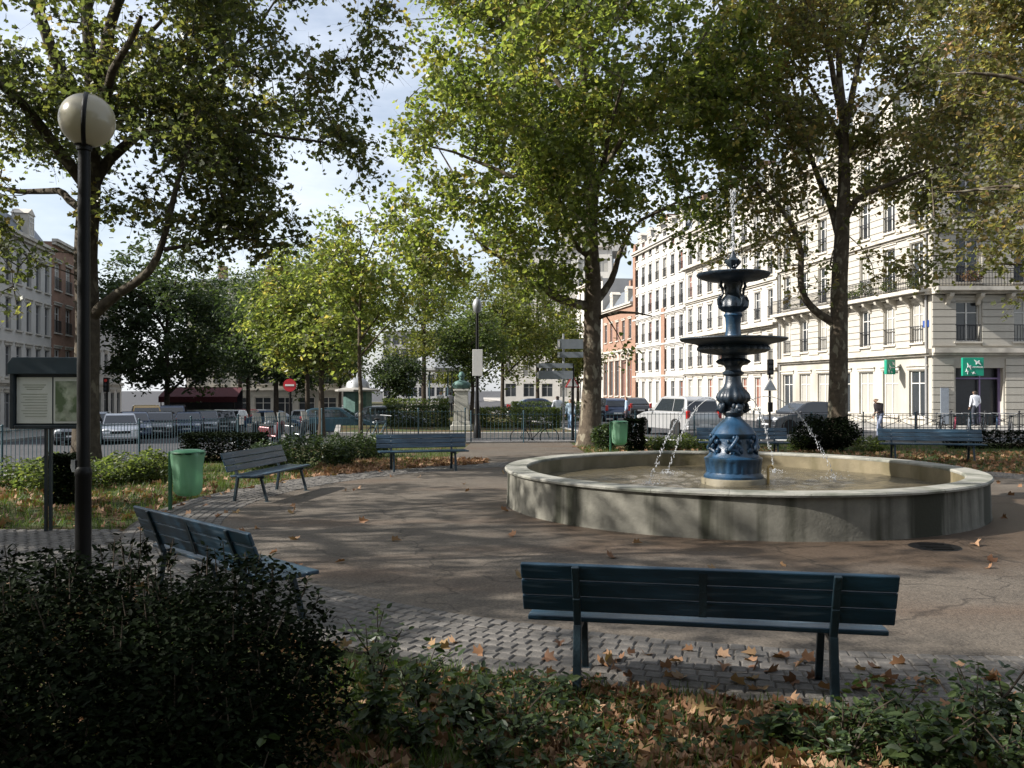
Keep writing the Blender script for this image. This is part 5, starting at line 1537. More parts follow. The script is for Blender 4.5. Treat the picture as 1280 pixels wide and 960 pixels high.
def shell(o, loc, rz, W, H, depth, m, z0=-0.3, near=True):
    """side and back walls plus a flat top, so that the building is closed"""
    mb = MB()
    vs = [(0, 0, z0), (W, 0, z0), (W, depth, z0), (0, depth, z0), (0, 0, H), (W, 0, H), (W, depth, H), (0, depth, H)]
    mb.add(vs, [(2, 3, 7, 6), (3, 0, 4, 7), (4, 5, 6, 7)]+([(1, 2, 6, 5)] if near else []))
    return mb.build('side_wall', m, o, loc=loc, rz=rz)

RZ = math.atan2(-U.y, -U.x)                # right street: local x runs towards the viewer
PANES = [M['glass_dark'], M['glass_dark'], M['glass_blind'], M['glass_dark'], M['glass_blind']]
def rpos(t):                               # point t metres up the right facade line
    return C0+U*t

# corner building with the bank --------------------------------------------------
co = thing('corner_building', 'cream stone corner apartment building with a bank on the ground floor', 'building', (C0.x, C0.y, 0))
fl = [(0.35, 2.85, False, 1.5), (4.35, 6.45, True), (7.45, 9.75, True), (10.75, 12.9, True), (13.8, 15.7, True)]
Wc = 17.4
p = U*Wc
facade(co, (p.x, p.y, 0), RZ, Wc, fl, 7, M['stone'], M['frame_white'], PANES, 1.05, ledges=((3.72, 0.24, 0.35), (6.95, 0.2, 0.75), (10.2, 0.16, 0.3), (13.3, 0.16, 0.3)), cornice=(16.4,), seed=3)
mansard(co, (p.x, p.y, 0), RZ, Wc, 16.4, 9, 3.4, 1.5, 6)
shell(co, (p.x, p.y, 0), RZ, Wc, 16.4, 9, M['stone'], near=False)
W2 = 16.0
flr = [(4.35, 6.45, True), (7.45, 9.75, True), (10.75, 12.9, True), (13.8, 15.7, True)]
sk = lambda fi, b: False
facade(co, (0, 0, 0), 0.0, W2, flr, 5, M['stone'], M['frame_white'], PANES, 1.25, ledges=((3.74, 0.24, 0.34), (6.97, 0.2, 0.74), (10.22, 0.16, 0.29), (13.32, 0.16, 0.29)), cornice=(16.42,), seed=8, z0=3.6, margin=0.35)
mansard(co, (0, 0.02, 0), 0.0, W2, 16.4, 9, 3.4, 1.5, 4)
# ground floor of the bank side: piers, dark recessed door, second shop opening
holes = [(1.25, 3.75, -0.07, 2.95), (6.0, 9.5, 0.3, 3.0), (11.0, 14.5, 0.3, 3.0)]
mb = MB(); wall_with_holes(W2, 3.62, -0.3, holes, 0.6, mb); mb.build('shop_wall', M['stone'], co)
M['shop_dark'] = mat('dark_shop_interior', (0.02, 0.022, 0.026), 0.25, var=0.2, spec=0.5)
M['shop_frame'] = mat('mauve_shop_frame', (0.17, 0.13, 0.24), 0.5, var=0.1)
for a, b, c, d_ in holes:
    mb = MB(); mb.box(((a+b)/2, 0.58, (c+d_)/2), (b-a, 0.03, d_-c)); sp = mb.build('shop_glass', M['shop_dark'], co)
    mb = MB(); mb.box((a+0.05, 0.35, (c+d_)/2), (0.1, 0.12, d_-c)); mb.box((b-0.05, 0.35, (c+d_)/2), (0.1, 0.12, d_-c)); mb.box(((a+b)/2+0.2, 0.4, (c+d_)/2), (0.07, 0.08, d_-c)); mb.box(((a+b)/2, 0.38, d_-0.55), (b-a-0.2, 0.08, 0.08)); mb.build('shop_frame', M['shop_frame'], co)
# stone courses on the bank side, each a piece of its own
cm = {}
def course(w, x, z, lo):
    k = round(w, 2)
    if k not in cm:
        mb = MB(); mb.box((0, 0, 0), (w-0.012, 0.09, 0.345)); me = mb.mesh('stone_course', M['stone']); cm[k] = me
    ob = link_mesh('stone_course', cm[k], co, (x+w/2, -0.025, z+0.18))
for z0_, n_, spans in ((0.0, 9, ((0.02, 1.15), (3.85, 5.9))), (4.1, 7, ((0.02, 1.25), (2.62, 4.3))), (7.3, 7, ((0.02, 1.25), (2.62, 4.3)))):
    for k in range(n_):
        for a, b in spans:
            course(b-a, a, z0_+0.385*k, 0)
cm2 = MB(); cm2.box((0, 0, 0), (1.36, 0.09, 0.345)); cm2 = cm2.mesh('stone_course', M['stone'])
for z0_ in (4.1, 7.35, 10.5):
    for k in range(7):
        for b_ in range(1, 7):
            q = U*Wc+Vector((-U.x, -U.y))*(Wc/7*b_)+NRM*0.02
            link_mesh('stone_course', cm2, co, (q.x, q.y, z0_+0.385*k+0.18), RZ)
# bank signs
M['bank_green'] = mat('bank_green', (0.005, 0.24, 0.15), 0.4, var=0.06)
def star(mb, cx, cz, s, rot):
    pts = []
    for k in range(8):
        r = s*(1.0 if k % 2 == 0 else 0.34)*(0.7+0.5*((k//2) % 2))
        a = rot+k*math.pi/4
        pts.append((cx+r*math.cos(a), cz+r*math.sin(a)))
    mb.prism(pts[::-1], -0.035, 0.0)
def text_mesh(txt, size):
    cu = bpy.data.curves.new('t', 'FONT'); cu.body = txt; cu.size = size; cu.extrude = 0.01; cu.align_x = 'CENTER'
    t = bpy.data.objects.new('t', cu); COL.objects.link(t)
    me = bpy.data.meshes.new_from_object(t.evaluated_get(bpy.context.evaluated_depsgraph_get()))
    bpy.data.objects.remove(t)
    return me
dB = C0.y
def bank_sign(loc, rz, label, s=1.0):
    o = thing('bank_sign', label, 'shop sign', loc, rz)
    mb = MB(); mb.box((0, 0, 0), (1.1*s, 0.16, 0.94*s)); mb.build('panel', M['bank_green'], o, bevel=0.02)
    mb = MB()
    for cx, cz, q, r in ((-0.22, 0.02, 0.17, 0.5), (0.22, 0.22, 0.20, 0.9), (-0.33, -0.24, 0.13, 0.2), (0.0, -0.32, 0.10, 1.2)):
        star(mb, cx*s, cz*s, q*s, r)
    e = mb.build('star_emblem', M['sign_white'], o, loc=(0, -0.082, 0))
    tm = text_mesh('BNP PARIBAS', 0.105*s); tm.materials.append(M['sign_white'])
    t = link_mesh('lettering', tm, o, (0.20*s, -0.095, -0.06*s)); t.rotation_euler = (R(90), 0, 0)
    return o
bank_sign((gx(1215, dB-0.7), dB-0.75, zz(458.5, dB-0.7)), 0.0, 'large green bank sign with white star emblem above the bank door')
ps = rpos(2.6)
bs = bank_sign((ps.x+NRM.x*0.75, ps.y+NRM.y*0.75, 3.05), RZ+math.pi/2+0.5, 'smaller dark green bank sign projecting from the left face of the corner', 0.85)
mb = MB(); mb.box((0.62, -0.06, 0.95), (0.42, 0.12, 1.9)); mb.build('cash_point_panel', M['sign_grey'], co)
for (x, z) in ((0.0, 4.9),):
    q = rpos(1.0)
    mb = MB(); mb.box((0, -0.03, 0), (0.5, 0.03, 0.36)); pl = mb.build('street_plate', M['sign_blue'], co, loc=(U.x*0.45, U.y*0.45, 5.3), rz=RZ)

# long balcony of the second storey, consoles, downpipes, plants
def long_rail(o, loc, rz, W, y, z):
    mb = MB()
    for k in range(int(W/0.16)+1): mb.box((k*0.16, y, z+0.45), (0.02, 0.02, 0.9))
    mb.box((W/2, y, z+0.92), (W, 0.05, 0.04)); mb.box((W/2, y, z+0.12), (W, 0.03, 0.03)); mb.box((W/2, y, z+0.72), (W, 0.03, 0.03))
    mb.build('balcony_railing', M['rail'], o, loc=loc, rz=rz)
long_rail(co, (p.x, p.y, 0), RZ, Wc-0.3, -0.68, 7.15)
long_rail(co, (0.1, 0, 0), 0.0, W2-0.3, -0.67, 7.17)
for rz_, W_, lc, nb in ((RZ, Wc, (p.x, p.y, 0), 7), (0.0, W2, (0, 0, 0), 5)):
    for k in range(nb*2):
        mb = MB(); xx = W_*(k+0.5)/(nb*2)
        mb.prism([(0, 0), (0.62, 0), (0.55, -0.16), (0.25, -0.32), (0.12, -0.55), (0, -0.6)], -0.11, 0.11)
        Rm = Matrix.Rotation(rz_, 3, 'Z') @ Vector((xx, 0, 6.83))
        mb.build('console', M['stone_trim'], co, loc=(lc[0]+Rm.x, lc[1]+Rm.y, 6.83), rz=rz_-math.pi/2, bevel=0.02)
for t_ in (0.35, 17.2):
    mb = MB(); mb.tube([(U.x*t_+NRM.x*0.10, U.y*t_+NRM.y*0.10, -0.1), (U.x*t_+NRM.x*0.10, U.y*t_+NRM.y*0.10, 16.3)], 0.06, 8); mb.build('downpipe', M['frame_grey'], co)
# long pale building -----------------------------------------------------------
def row_building(name, label, t0, W, fl, bays, wm, cornice, rise, frame, panes, seed, ww=1.05, pil=(), ledges=(), dorm=5, depth=9, trim=None):
    c = rpos(t0)
    o = thing(name, label, 'building', (c.x, c.y, 0))
    p = U*W
    facade(o, (p.x, p.y, 0), RZ, W, fl, bays, wm, frame, panes, ww, ledges=ledges, cornice=(cornice,), seed=seed, trim=trim)
    shell(o, (p.x, p.y, 0), RZ, W, cornice, depth, wm)
    if rise: mansard(o, (p.x, p.y, 0), RZ, W, cornice, depth, rise, 1.4, dorm)
    for a, w, z0_, z1, m in pil:
        mb = MB(); mb.box((W-a, -0.06, (z0_+z1)/2), (w, 0.14, z1-z0_)); mb.build('pilaster', m, o, loc=(p.x, p.y, 0), rz=RZ)
    return o
f2 = [(0.4, 2.7, False), (3.9, 5.9, True), (7.1, 9.2, True), (10.3, 12.3, True), (13.3, 15.2, True)]
row_building('pale_apartment_block', 'bright pale rendered apartment block with tall windows next to the corner building', 17.5, 19.0, f2, 8, M['stone_white'], 16.2, 3.0, M['frame_white'], PANES+[M['glass_red']], 5,
             pil=((0.35, 0.7, -0.2, 16.0, M['stone_trim']), (9.5, 0.9, 3.2, 16.0, M['stone_trim'])), ledges=((3.2, 0.2, 0.3), (6.5, 0.18, 0.5), (9.8, 0.15, 0.25), (12.9, 0.18, 0.5)))
f3 = [(0.4, 2.6, False), (3.8, 5.8, True), (6.9, 8.9, True), (10.0, 12.0, True), (13.1, 15.0, True), (16.0, 17.7, False)]
row_building('brick_trimmed_block', 'white apartment block with an orange brick stripe beyond the pale block', 36.6, 16.4, f3, 7, M['stone_white'], 16.8, 2.5, M['frame_grey'], PANES+[M['glass_red']], 9,
             pil=((6.2, 1.1, -0.2, 10.0, M['brick']), (15.9, 0.9, -0.2, 18.0, M['brick'])), ledges=((3.1, 0.16, 0.2), (6.3, 0.16, 0.2), (9.4, 0.16, 0.2)), trim=M['stone_white'])
f4 = [(1.0, 5.2, False, 1.3), (7.6, 9.8, False, 1.1)]
ch = row_building('brick_church', 'orange brick building with arched pale stone openings beyond the white block', 53.2, 13.0, f4, 5, M['brick'], 11.5, 2.2, M['frame_grey'], [M['glass_red'], M['glass_dark']], 11, dorm=2, ledges=((6.2, 0.25, 0.3),))
c = rpos(53.2); pW = U*13.0
for k in range(5):
    mb = MB(); cx = 13.0/5*(k+0.5)
    mb.tube([(cx+0.85*math.cos(a*math.pi/10), -0.05, 5.2+0.85*math.sin(a*math.pi/10)) for a in range(11)], 0.16, 6)
    mb.build('arch_stone', M['stone_trim'], ch, loc=(pW.x, pW.y, 0), rz=RZ)
    mb = MB(); mb.box((cx-0.85, -0.06, 2.7), (0.3, 0.14, 5.2)); mb.build('arch_pier', M['stone_trim'], ch, loc=(pW.x, pW.y, 0), rz=RZ)
row_building('far_pale_block', 'pale apartment block far along the right-hand street behind the yellow trees', 66.5, 24.0, f2, 9, M['stone_white'], 16.0, 0, M['frame_grey'], PANES, 13, ledges=((3.2, 0.2, 0.3),))
fm = [(1+3.0*k, 2.9+3.0*k, False, 1.6) for k in range(7)]
mo = thing('modern_stepped_block', 'tall white modern block with stepped terraces rising behind the tall plane tree', 'building', (-1.5, 128, -0.3))
facade(mo, (0, 0, 0), R(-8), 16, fm, 6, M['render_grey'], M['frame_grey'], PANES, 1.6, cornice=(22.5,), seed=2, sur=False)
shell(mo, (0, 0, 0), R(-8), 16, 22.5, 12, M['render_grey'])
for k in range(4):
    mb = MB(); mb.box((14-1.3*k, 5, 23.3+1.6*k), (9-2.0*k, 8, 1.6)); mb.build('stepped_terrace', M['render_grey'], mo)
fs_ = thing('distant_office_slab', 'flat grey office slab far off above the small garden tree', 'building', (-31, 210, -2))
fo = [(2+3.1*k, 4.2+3.1*k, False, 1.7) for k in range(5)]
facade(fs_, (0, 0, 0), 0, 19, fo, 9, M['render_grey'], M['frame_grey'], [M['glass_dark']], 1.7, cornice=(17.6,), seed=4, sur=False, rails=False)
shell(fs_, (0, 0, 0), 0, 19, 17.6, 12, M['render_grey'])

# left street ------------------------------------------------------------------
UL = Vector((-0.2, 1.0)).normalized(); RL = math.atan2(UL.y, UL.x)
def left_building(name, label, t0, W, fl, bays, wm, cornice, frame, panes, seed, ww=0.95, rise=0, trim=None, depth=10, base=-1.1):
    q = Vector((-31, 54))+UL*t0
    o = thing(name, label, 'building', (q.x, q.y, base))
    facade(o, (0, 0, 0), RL, W, fl, bays, wm, frame, panes, ww, cornice=(cornice,), seed=seed, trim=trim or M['stone_trim'], ledges=((3.3, 0.2, 0.25),), rails=True)
    shell(o, (0, 0, 0), RL, W, cornice, depth, wm)
    if rise: mansard(o, (0, 0, 0), RL, W, cornice, depth, rise, 1.3, 3)
    return o
fL = [(0.5, 2.7, False, 1.2)]+[(3.7+2.95*k, 5.6+2.95*k, False) for k in range(3)]
left_building('white_apartment_house', 'pale grey-white apartment house with narrow windows behind the notice board', -14, 22.0, fL, 12, M['render_grey'], 12.6, M['frame_grey'], [M['glass_dark']], 21, rise=1.8)
fB = [(0.5, 2.7, False, 1.4)]+[(3.9+3.1*k, 5.8+3.1*k, True, 1.4) for k in range(3)]
left_building('brick_apartment_house', 'red-brown brick apartment house with white balconies behind the lamp post', 8.1, 10.5, fB, 4, M['brick'], 13.4, M['frame_white'], PANES, 22)
left_building('low_grey_house', 'low pale grey house with a plain gable beside the traffic light', 19.6, 9.0, [(0.5, 2.6, False, 1.2), (4.2, 6.0, False, 1.0)], 4, M['render_grey'], 9.6, M['frame_grey'], [M['glass_dark']], 23, ww=1.0)
cf = thing('cafe_building', 'pale apartment building behind the dense dark tree with a red awning', 'building', (-36.5, 98, -1.8))
facade(cf, (0, 0, 0), 0.05, 17, [(0.4, 2.7, False, 1.8)]+[(4.2+3.1*k, 6.3+3.1*k, True, 1.1) for k in range(3)], 7, M['stone'], M['frame_white'], PANES, 1.1, cornice=(13.6,), seed=31, ledges=((3.5, 0.25, 0.3), (9.8, 0.2, 0.5)))
shell(cf, (0, 0, 0), 0.05, 17, 13.6, 12, M['stone']); mansard(cf, (0, 0, 0), 0.05, 17, 13.6, 12, 2.6, 1.5, 5)
aw = thing('cafe_awning', 'dark red cafe awning hanging over the pavement beyond the parked vans', 'awning', (-31.6, 80.0, -1.6), 0.1)
mb = MB(); mb.prism([(0, 3.6), (6.8, 3.6), (6.8, 3.52), (0, 3.52)], 0, 0.05); mb.add([(0, 0, 3.55), (6.8, 0, 3.55), (6.8, -2.4, 2.75), (0, -2.4, 2.75), (0, -2.4, 2.25), (6.8, -2.4, 2.25), (0, 0, 3.5), (6.8, 0, 3.5), (6.8, -2.36, 2.70), (0, -2.36, 2.70)], [(3, 2, 1, 0), (4, 5, 2, 3), (6, 7, 8, 9)])
mb.build('canvas', M['awning_red'], aw)
for k in range(4):
    mb = MB(); mb.tube([(0.2+2.1*k, -2.3, 0), (0.2+2.1*k, -2.3, 2.7)], 0.05, 8); mb.build('post', M['black_metal'], aw)
mb = MB(); mb.box((3.4, 0.05, 1.75), (6.8, 0.08, 3.5)); mb.build('shop_front', M['shop_dark'], aw)

# unseen row added behind the viewpoint to hold back low sky light
bk = thing('added_rear_row', 'unseen cream apartment row added across from the garden to block low sky light', 'building', (38, -34, 0), 0)
facade(bk, (0, 0, 0), math.pi, 80, [(0.4, 2.7, False, 1.6)]+[(4.0+3.1*k, 6.1+3.1*k, True) for k in range(4)], 22, M['stone'], M['frame_white'], PANES, 1.1, cornice=(16.6,), seed=41, ledges=((3.3, 0.2, 0.3),), rails=False, sur=False)
shell(bk, (0, 0, 0), math.pi, 80, 16.6, 10, M['stone']); mansard(bk, (0, 0, 0), math.pi, 80, 16.6, 10, 3.0, 1.5, 0)

# ------------------------------------------------------------------ trees
def W3(px, py, d):
    return (gx(px, d), d, zz(py, d))
def tree_from_photo(name, label, d, base_px, trunk, limbs, crown, **kw):
    tr = [W3(px, py, d+dy)+(r,) for px, py, dy, r in trunk]
    lb = [[W3(px, py, d+dy)+(r,) for px, py, dy, r in l] for l in limbs]
    el = []
    for c in crown:
        px, py, dy, rx, ry, rd = c[:6]
        dd = d+dy
        x, y, z = W3(px, py, dd)
        el.append((x, y, z, rx*dd/F, rd, ry*dd/F)+tuple(c[6:7]))
    bz = kw.pop('bz', -0.02)
    base = (tr[0][0], tr[0][1], bz)
    tr[0] = (tr[0][0], tr[0][1], bz, tr[0][3])
    return grow_tree(name, label, base, tr, lb, el, **kw)

GT = 'plane trees of the square'
lt = tree_from_photo('plane_tree', 'big plane tree with spreading dark limbs behind the lamp post', 19.5, 108,
    [(108, 595, 0, 0.29), (108, 480, 0, 0.27), (109, 380, 0, 0.25), (110, 260, 0, 0.24), (112, 130, 0, 0.20)],
    [[(112, 398, 0, 0.14), (150, 366, -0.3, 0.105), (188, 342, -0.6, 0.085), (204, 302, -0.8, 0.07), (215, 250, -1.0, 0.06), (232, 190, -1.0, 0.045), (246, 130, -1.2, 0.04)],
     [(204, 312, -0.8, 0.055), (235, 308, -0.6, 0.042), (285, 296, -0.5, 0.032), (340, 302, -0.3, 0.02), (385, 290, 0, 0.01)],
     [(112, 240, 0, 0.15), (138, 197, 0.3, 0.12), (185, 158, 0.6, 0.09), (240, 154, 1.0, 0.07), (320, 165, 1.4, 0.05), (420, 180, 1.6, 0.02)],
     [(232, 154, 1.0, 0.06), (248, 110, 1.2, 0.05), (305, 58, 1.5, 0.04), (350, -10, 1.6, 0.02)],
     [(112, 140, 0, 0.17), (135, 45, 0.5, 0.13), (160, -40, 1.0, 0.10), (200, -150, 1.5, 0.05)],
     [(111, 150, 0, 0.15), (62, 62, -0.8, 0.12), (36, -10, -1.2, 0.10), (0, -120, -2.0, 0.05)],
     [(109, 235, 0, 0.14), (60, 170, -1.0, 0.11), (10, 108, -2.0, 0.08), (-80, 60, -3.0, 0.04)],
     [(109, 265, 0, 0.10), (70, 236, 0.8, 0.08), (20, 240, 1.6, 0.06), (-60, 222, 2.0, 0.03)],
     [(112, 130, 0, 0.15), (110, 20, -0.4, 0.12), (100, -120, -0.8, 0.06)],
     [(112, 180, 0, 0.12), (140, 90, -2.5, 0.08), (175, 20, -4.0, 0.04)],
     [(112, 170, 0, 0.12), (150, 80, 3.0, 0.08), (220, 0, 5.0, 0.04)]],
    [(110, 10, 0, 190, 190, 5.5), (330, 95, 0.8, 165, 140, 3.6), (420, 30, 1.0, 90, 120, 2.6, 1.3), (20, 190, 0, 130, 140, 3.5), (200, -160, 0, 260, 130, 5.5), (350, 250, 0.5, 95, 80, 2.0, 1.7), (230, 200, -0.6, 120, 95, 2.2, 1.3), (420, 200, 0.8, 50, 60, 1.4, 1.4), (270, 285, -0.6, 80, 45, 1.4, 1.4),
     (60, 350, 0.5, 75, 50, 2.0, 0.5), (455, 120, 1.2, 55, 45, 1.6), (330, 285, -0.4, 90, 40, 1.4, 1.1)],
    n_clusters=1950, per=24, leaf=0.126, half=PLANE_LEAF_LO, lmat=LM['plane_dark'], bark=M['bark_shade'], seed=11, group=GT, noise_gap=0.7, spread=0.36, sprigs=True)

tree_from_photo('plane_tree', 'tall plane tree with mottled trunk and olive crown behind the fountain plaza', 28.7, 737,
    [(737, 557, 0, 0.37), (740, 470, 0, 0.30), (742, 390, 0, 0.28), (738, 310, 0, 0.24), (740, 240, 0, 0.20), (735, 150, 0, 0.15), (725, 50, 0, 0.11), (720, -70, 0, 0.05)],
    [[(740, 384, 0, 0.17), (706, 378, -0.3, 0.14), (684, 363, -0.6, 0.12), (665, 346, -0.8, 0.09), (638, 331, -1.0, 0.06), (595, 300, -1.2, 0.03)],
     [(738, 322, 0, 0.10), (721, 313, -0.3, 0.09), (712, 290, -0.5, 0.07), (700, 250, -0.8, 0.05), (680, 180, -1, 0.03)],
     [(744, 378, 0, 0.15), (765, 350, 0.3, 0.11), (775, 310, 0.5, 0.08), (792, 280, 0.7, 0.06), (850, 250, 1, 0.04), (905, 235, 1, 0.02)],
     [(740, 252, 0, 0.12), (700, 232, 0.6, 0.10), (640, 222, 1.0, 0.08), (580, 195, 1.4, 0.05), (530, 180, 1.6, 0.03)],
     [(739, 230, 0, 0.11), (790, 160, -0.8, 0.08), (850, 90, -1.2, 0.05), (890, 30, -1.4, 0.03)],
     [(735, 150, 0, 0.10), (670, 70, 0.5, 0.08), (610, 10, 1.0, 0.05), (570, -60, 1.2, 0.03)],
     [(728, 80, 0, 0.09), (790, 0, 0.5, 0.06), (840, -80, 0.8, 0.03)],
     [(740, 260, 0, 0.11), (760, 170, -3, 0.07), (780, 100, -5, 0.03)], [(740, 260, 0, 0.11), (720, 170, 3, 0.07), (700, 100, 5, 0.03)],
     [(742, 400, 0, 0.08), (775, 388, -0.6, 0.05), (815, 395, -0.9, 0.02)]],
    [(715, 100, 0, 185, 185, 6.0), (590, 215, 0, 112, 115, 4.0), (545, 300, 0, 72, 75, 3.0), (600, 30, 0.5, 92, 100, 4.0), (850, 175, 0, 95, 110, 4.0), (800, 395, 0, 46, 56, 1.8, 1.3), (700, -80, 0, 220, 110, 6.0), (640, 330, -0.5, 85, 60, 2.5), (880, 60, 0, 60, 90, 3.5), (520, 150, 0, 28, 30, 1.5), (555, 365, 0.5, 80, 42, 2.2, 0.8), (690, 370, -0.5, 40, 45, 1.6, 0.7), (880, 265, 0.5, 60, 45, 2.0, 0.7), (910, 130, 0, 60, 110, 3.0, 1.0), (738, 205, -2.2, 75, 105, 1.8, 1.8), (735, 180, 2.0, 80, 120, 1.8, 1.2)],
    n_clusters=2400, per=32, leaf=0.145, half=PLANE_LEAF_FAR, lmat=LM['plane_light'], bark=M['bark'], seed=22, group=GT, spread=0.42, noise_gap=0.5, sprigs=True)

tree_from_photo('plane_tree', 'plane tree with browning thin crown in front of the corner building', 29.0, 1047,
    [(1047, 556, 0, 0.33), (1047, 470, 0, 0.31), (1048, 400, 0, 0.29), (1051, 300, 0, 0.25), (1057, 235, 0, 0.21), (1055, 150, 0, 0.15), (1050, 80, 0, 0.10), (1048, -40, 0, 0.05)],
    [[(1048, 408, 0, 0.15), (1024, 393, 0, 0.13), (1004, 375, -0.2, 0.12), (1000, 345, -0.3, 0.10), (1004, 318, -0.4, 0.095), (996, 294, -0.5, 0.085), (984, 268, -0.7, 0.07), (960, 240, -1, 0.05), (920, 200, -1.2, 0.02)],
     [(1051, 300, 0, 0.15), (1040, 255, 0.4, 0.12), (1020, 215, 0.8, 0.09), (1000, 150, 1, 0.06), (985, 80, 1.2, 0.03)],
     [(1056, 275, 0, 0.13), (1070, 247, -0.4, 0.10), (1100, 236, -0.8, 0.08), (1140, 215, -1, 0.05), (1200, 203, -1.2, 0.02)],
     [(1056, 165, 0, 0.12), (1075, 70, 0.5, 0.09), (1096, 0, 0.9, 0.06), (1110, -70, 1, 0.03)],
     [(1054, 150, 0, 0.11), (1034, 50, -0.5, 0.08), (1018, -40, -0.8, 0.03)],
     [(1056, 200, 0, 0.09), (1110, 130, 1.5, 0.06), (1170, 70, 2.5, 0.03)], [(1055, 180, 0, 0.09), (1010, 100, 2.0, 0.06), (960, 30, 3.0, 0.03)],
     [(1048, 340, 0, 0.05), (1032, 335, -0.3, 0.035), (1040, 312, -0.5, 0.02), (1055, 295, -0.6, 0.01)]],
    [(1055, 90, 0, 120, 95, 4.2, 1.3), (960, 180, 0, 62, 100, 3.0), (1140, 190, 0, 85, 95, 3.2, 0.55), (1060, -50, 0, 170, 85, 4.5), (950, 50, 0, 75, 85, 3.5), (1190, 80, 0.5, 80, 110, 3, 0.9), (985, 300, 0, 36, 40, 1.2, 0.5), (1080, 230, -0.4, 60, 50, 2, 0.6), (1130, 290, -0.5, 85, 70, 2, 0.8), (1190, 210, 0, 95, 120, 2.6, 0.9), (960, 260, 0, 60, 80, 2, 0.7), (925, 285, 0, 45, 55, 1.6, 0.5), (1010, 340, 0, 50, 40, 1.5, 0.35)],
    n_clusters=1700, per=22, leaf=0.132, half=PLANE_LEAF_FAR, lmat=LM['plane_brown'], bark=M['bark'], seed=33, group=GT, spread=0.42, noise_gap=0.5, sprigs=True)

tree_from_photo('plane_tree', 'plane tree whose autumn branches hang in front of the right-hand facade', 21.0, 1440,
    [(1440, 590, 0, 0.30), (1440, 400, 0, 0.27), (1430, 250, 0, 0.23), (1425, 120, 0, 0.17), (1420, -40, 0, 0.10)],
    [[(1432, 320, 0, 0.12), (1380, 262, -0.3, 0.09), (1310, 240, -0.5, 0.07), (1245, 232, -0.6, 0.045), (1180, 240, -0.6, 0.02)],
     [(1428, 220, 0, 0.12), (1350, 130, 0, 0.09), (1280, 100, 0.2, 0.06), (1210, 90, 0.3, 0.03)],
     [(1430, 360, 0, 0.09), (1380, 345, 0.3, 0.07), (1310, 330, 0.6, 0.045), (1250, 330, 0.8, 0.02)],
     [(1425, 130, 0, 0.11), (1370, 30, 0.4, 0.08), (1290, -30, 0.5, 0.04)], [(1425, 150, 0, 0.12), (1520, 50, 0, 0.08), (1600, -20, 0, 0.04)], [(1425, 170, 0, 0.11), (1430, 90, -3, 0.07), (1430, 20, -5, 0.03)], [(1425, 170, 0, 0.11), (1420, 90, 3, 0.07), (1400, 20, 5, 0.03)]],
    [(1280, 170, 0, 105, 150, 2.5), (1285, 330, 0.5, 70, 80, 1.6, 0.8), (1215, 290, 0, 45, 70, 1.4, 0.5), (1420, 40, 0, 200, 200, 4.5), (1250, 30, 0.2, 100, 80, 2.2, 0.8), (1430, -100, 0, 220, 120, 4.5)],
    n_clusters=1000, per=25, leaf=0.13, half=PLANE_LEAF_LO, lmat=LM['plane_brown'], bark=M['bark'], seed=44, group=GT, noise_gap=0.7, sprigs=True)

def generic_tree(name, label, x, y, z, H, crown_w, crown_z0, r, lm, bark, seed, n=220, per=26, leaf=0.20, group=None, spread=0.5, lean=(0, 0), shape=1.0, half=OVAL_LEAF):
    rng = random.Random(seed)
    hw = crown_w/2; ch = H-crown_z0
    tr = [(x, y, z, r), (x+lean[0]*0.3, y, z+crown_z0*0.6, r*0.9), (x+lean[0]*0.6, y+lean[1], z+crown_z0+ch*0.2, r*0.7), (x+lean[0], y+lean[1], z+crown_z0+ch*0.75, r*0.3)]
    lb = []
    for k in range(6):
        a = k*1.05+rng.uniform(-0.3, 0.3)
        zs = z+crown_z0+ch*(0.05+0.09*k)
        rr = hw*rng.uniform(0.55, 0.8)
        sx, sy = x+lean[0]*0.5, y+lean[1]*0.5
        lb.append([(sx, sy, zs, r*0.5), (sx+rr*0.5*math.cos(a), sy+rr*0.5*math.sin(a), zs+ch*0.14, r*0.32), (sx+rr*math.cos(a), sy+rr*math.sin(a), zs+ch*0.24, r*0.14)])
    el = [(x+lean[0], y+lean[1], z+crown_z0+ch*0.5, hw*0.82, hw*0.82, ch*0.5)]
    for k in range(6):
        a = k*1.05+rng.uniform(-0.4, 0.4)
        el.append((x+lean[0]+hw*0.5*math.cos(a), y+lean[1]+hw*0.5*math.sin(a), z+crown_z0+ch*rng.uniform(0.22, 0.7), hw*0.5, hw*0.5, ch*0.26*shape))
    return grow_tree(name, label, (x, y, z), tr, lb, el, n, per, leaf, half, lm, bark, seed, group, spread)

GG = 'smaller trees along the garden and streets'
generic_tree('street_tree', 'dense dark green tree over the parked cars near the cafe', -26.8, 68, ground_z(-26.8, 68), 15.2, 12.5, 2.0, 0.25, LM['dark_tree'], M['bark_dark'], 51, 520, 36, 0.36, GG, 0.7)
generic_tree('street_tree', 'dark green tree behind the no entry sign', gx(345, 62), 62, -0.8, 12.0, 9.0, 2.9, 0.2, LM['dark_tree'], M['bark_dark'], 52, 400, 40, 0.30, GG, 0.65)
generic_tree('street_tree', 'mid green tree with slim trunk just right of the no entry sign', gx(384, 46), 46, -0.3, 10.2, 7.6, 2.7, 0.14, LM['mid_tree'], M['bark_dark'], 53, 380, 36, 0.24, GG)
generic_tree('street_tree', 'mid green tree with paired slim trunk beside the kiosk', gx(402, 42), 42, -0.3, 9.4, 7.0, 2.5, 0.15, LM['plane_light'], M['bark_dark'], 54, 360, 36, 0.22, GG)
generic_tree('street_tree', 'dark tree behind the mid green pair by the parked cars', gx(310, 74), 74, -1.3, 11.5, 7.0, 3.6, 0.2, LM['dark_tree'], M['bark_dark'], 60, 220, 30, 0.30, GG, 0.6)
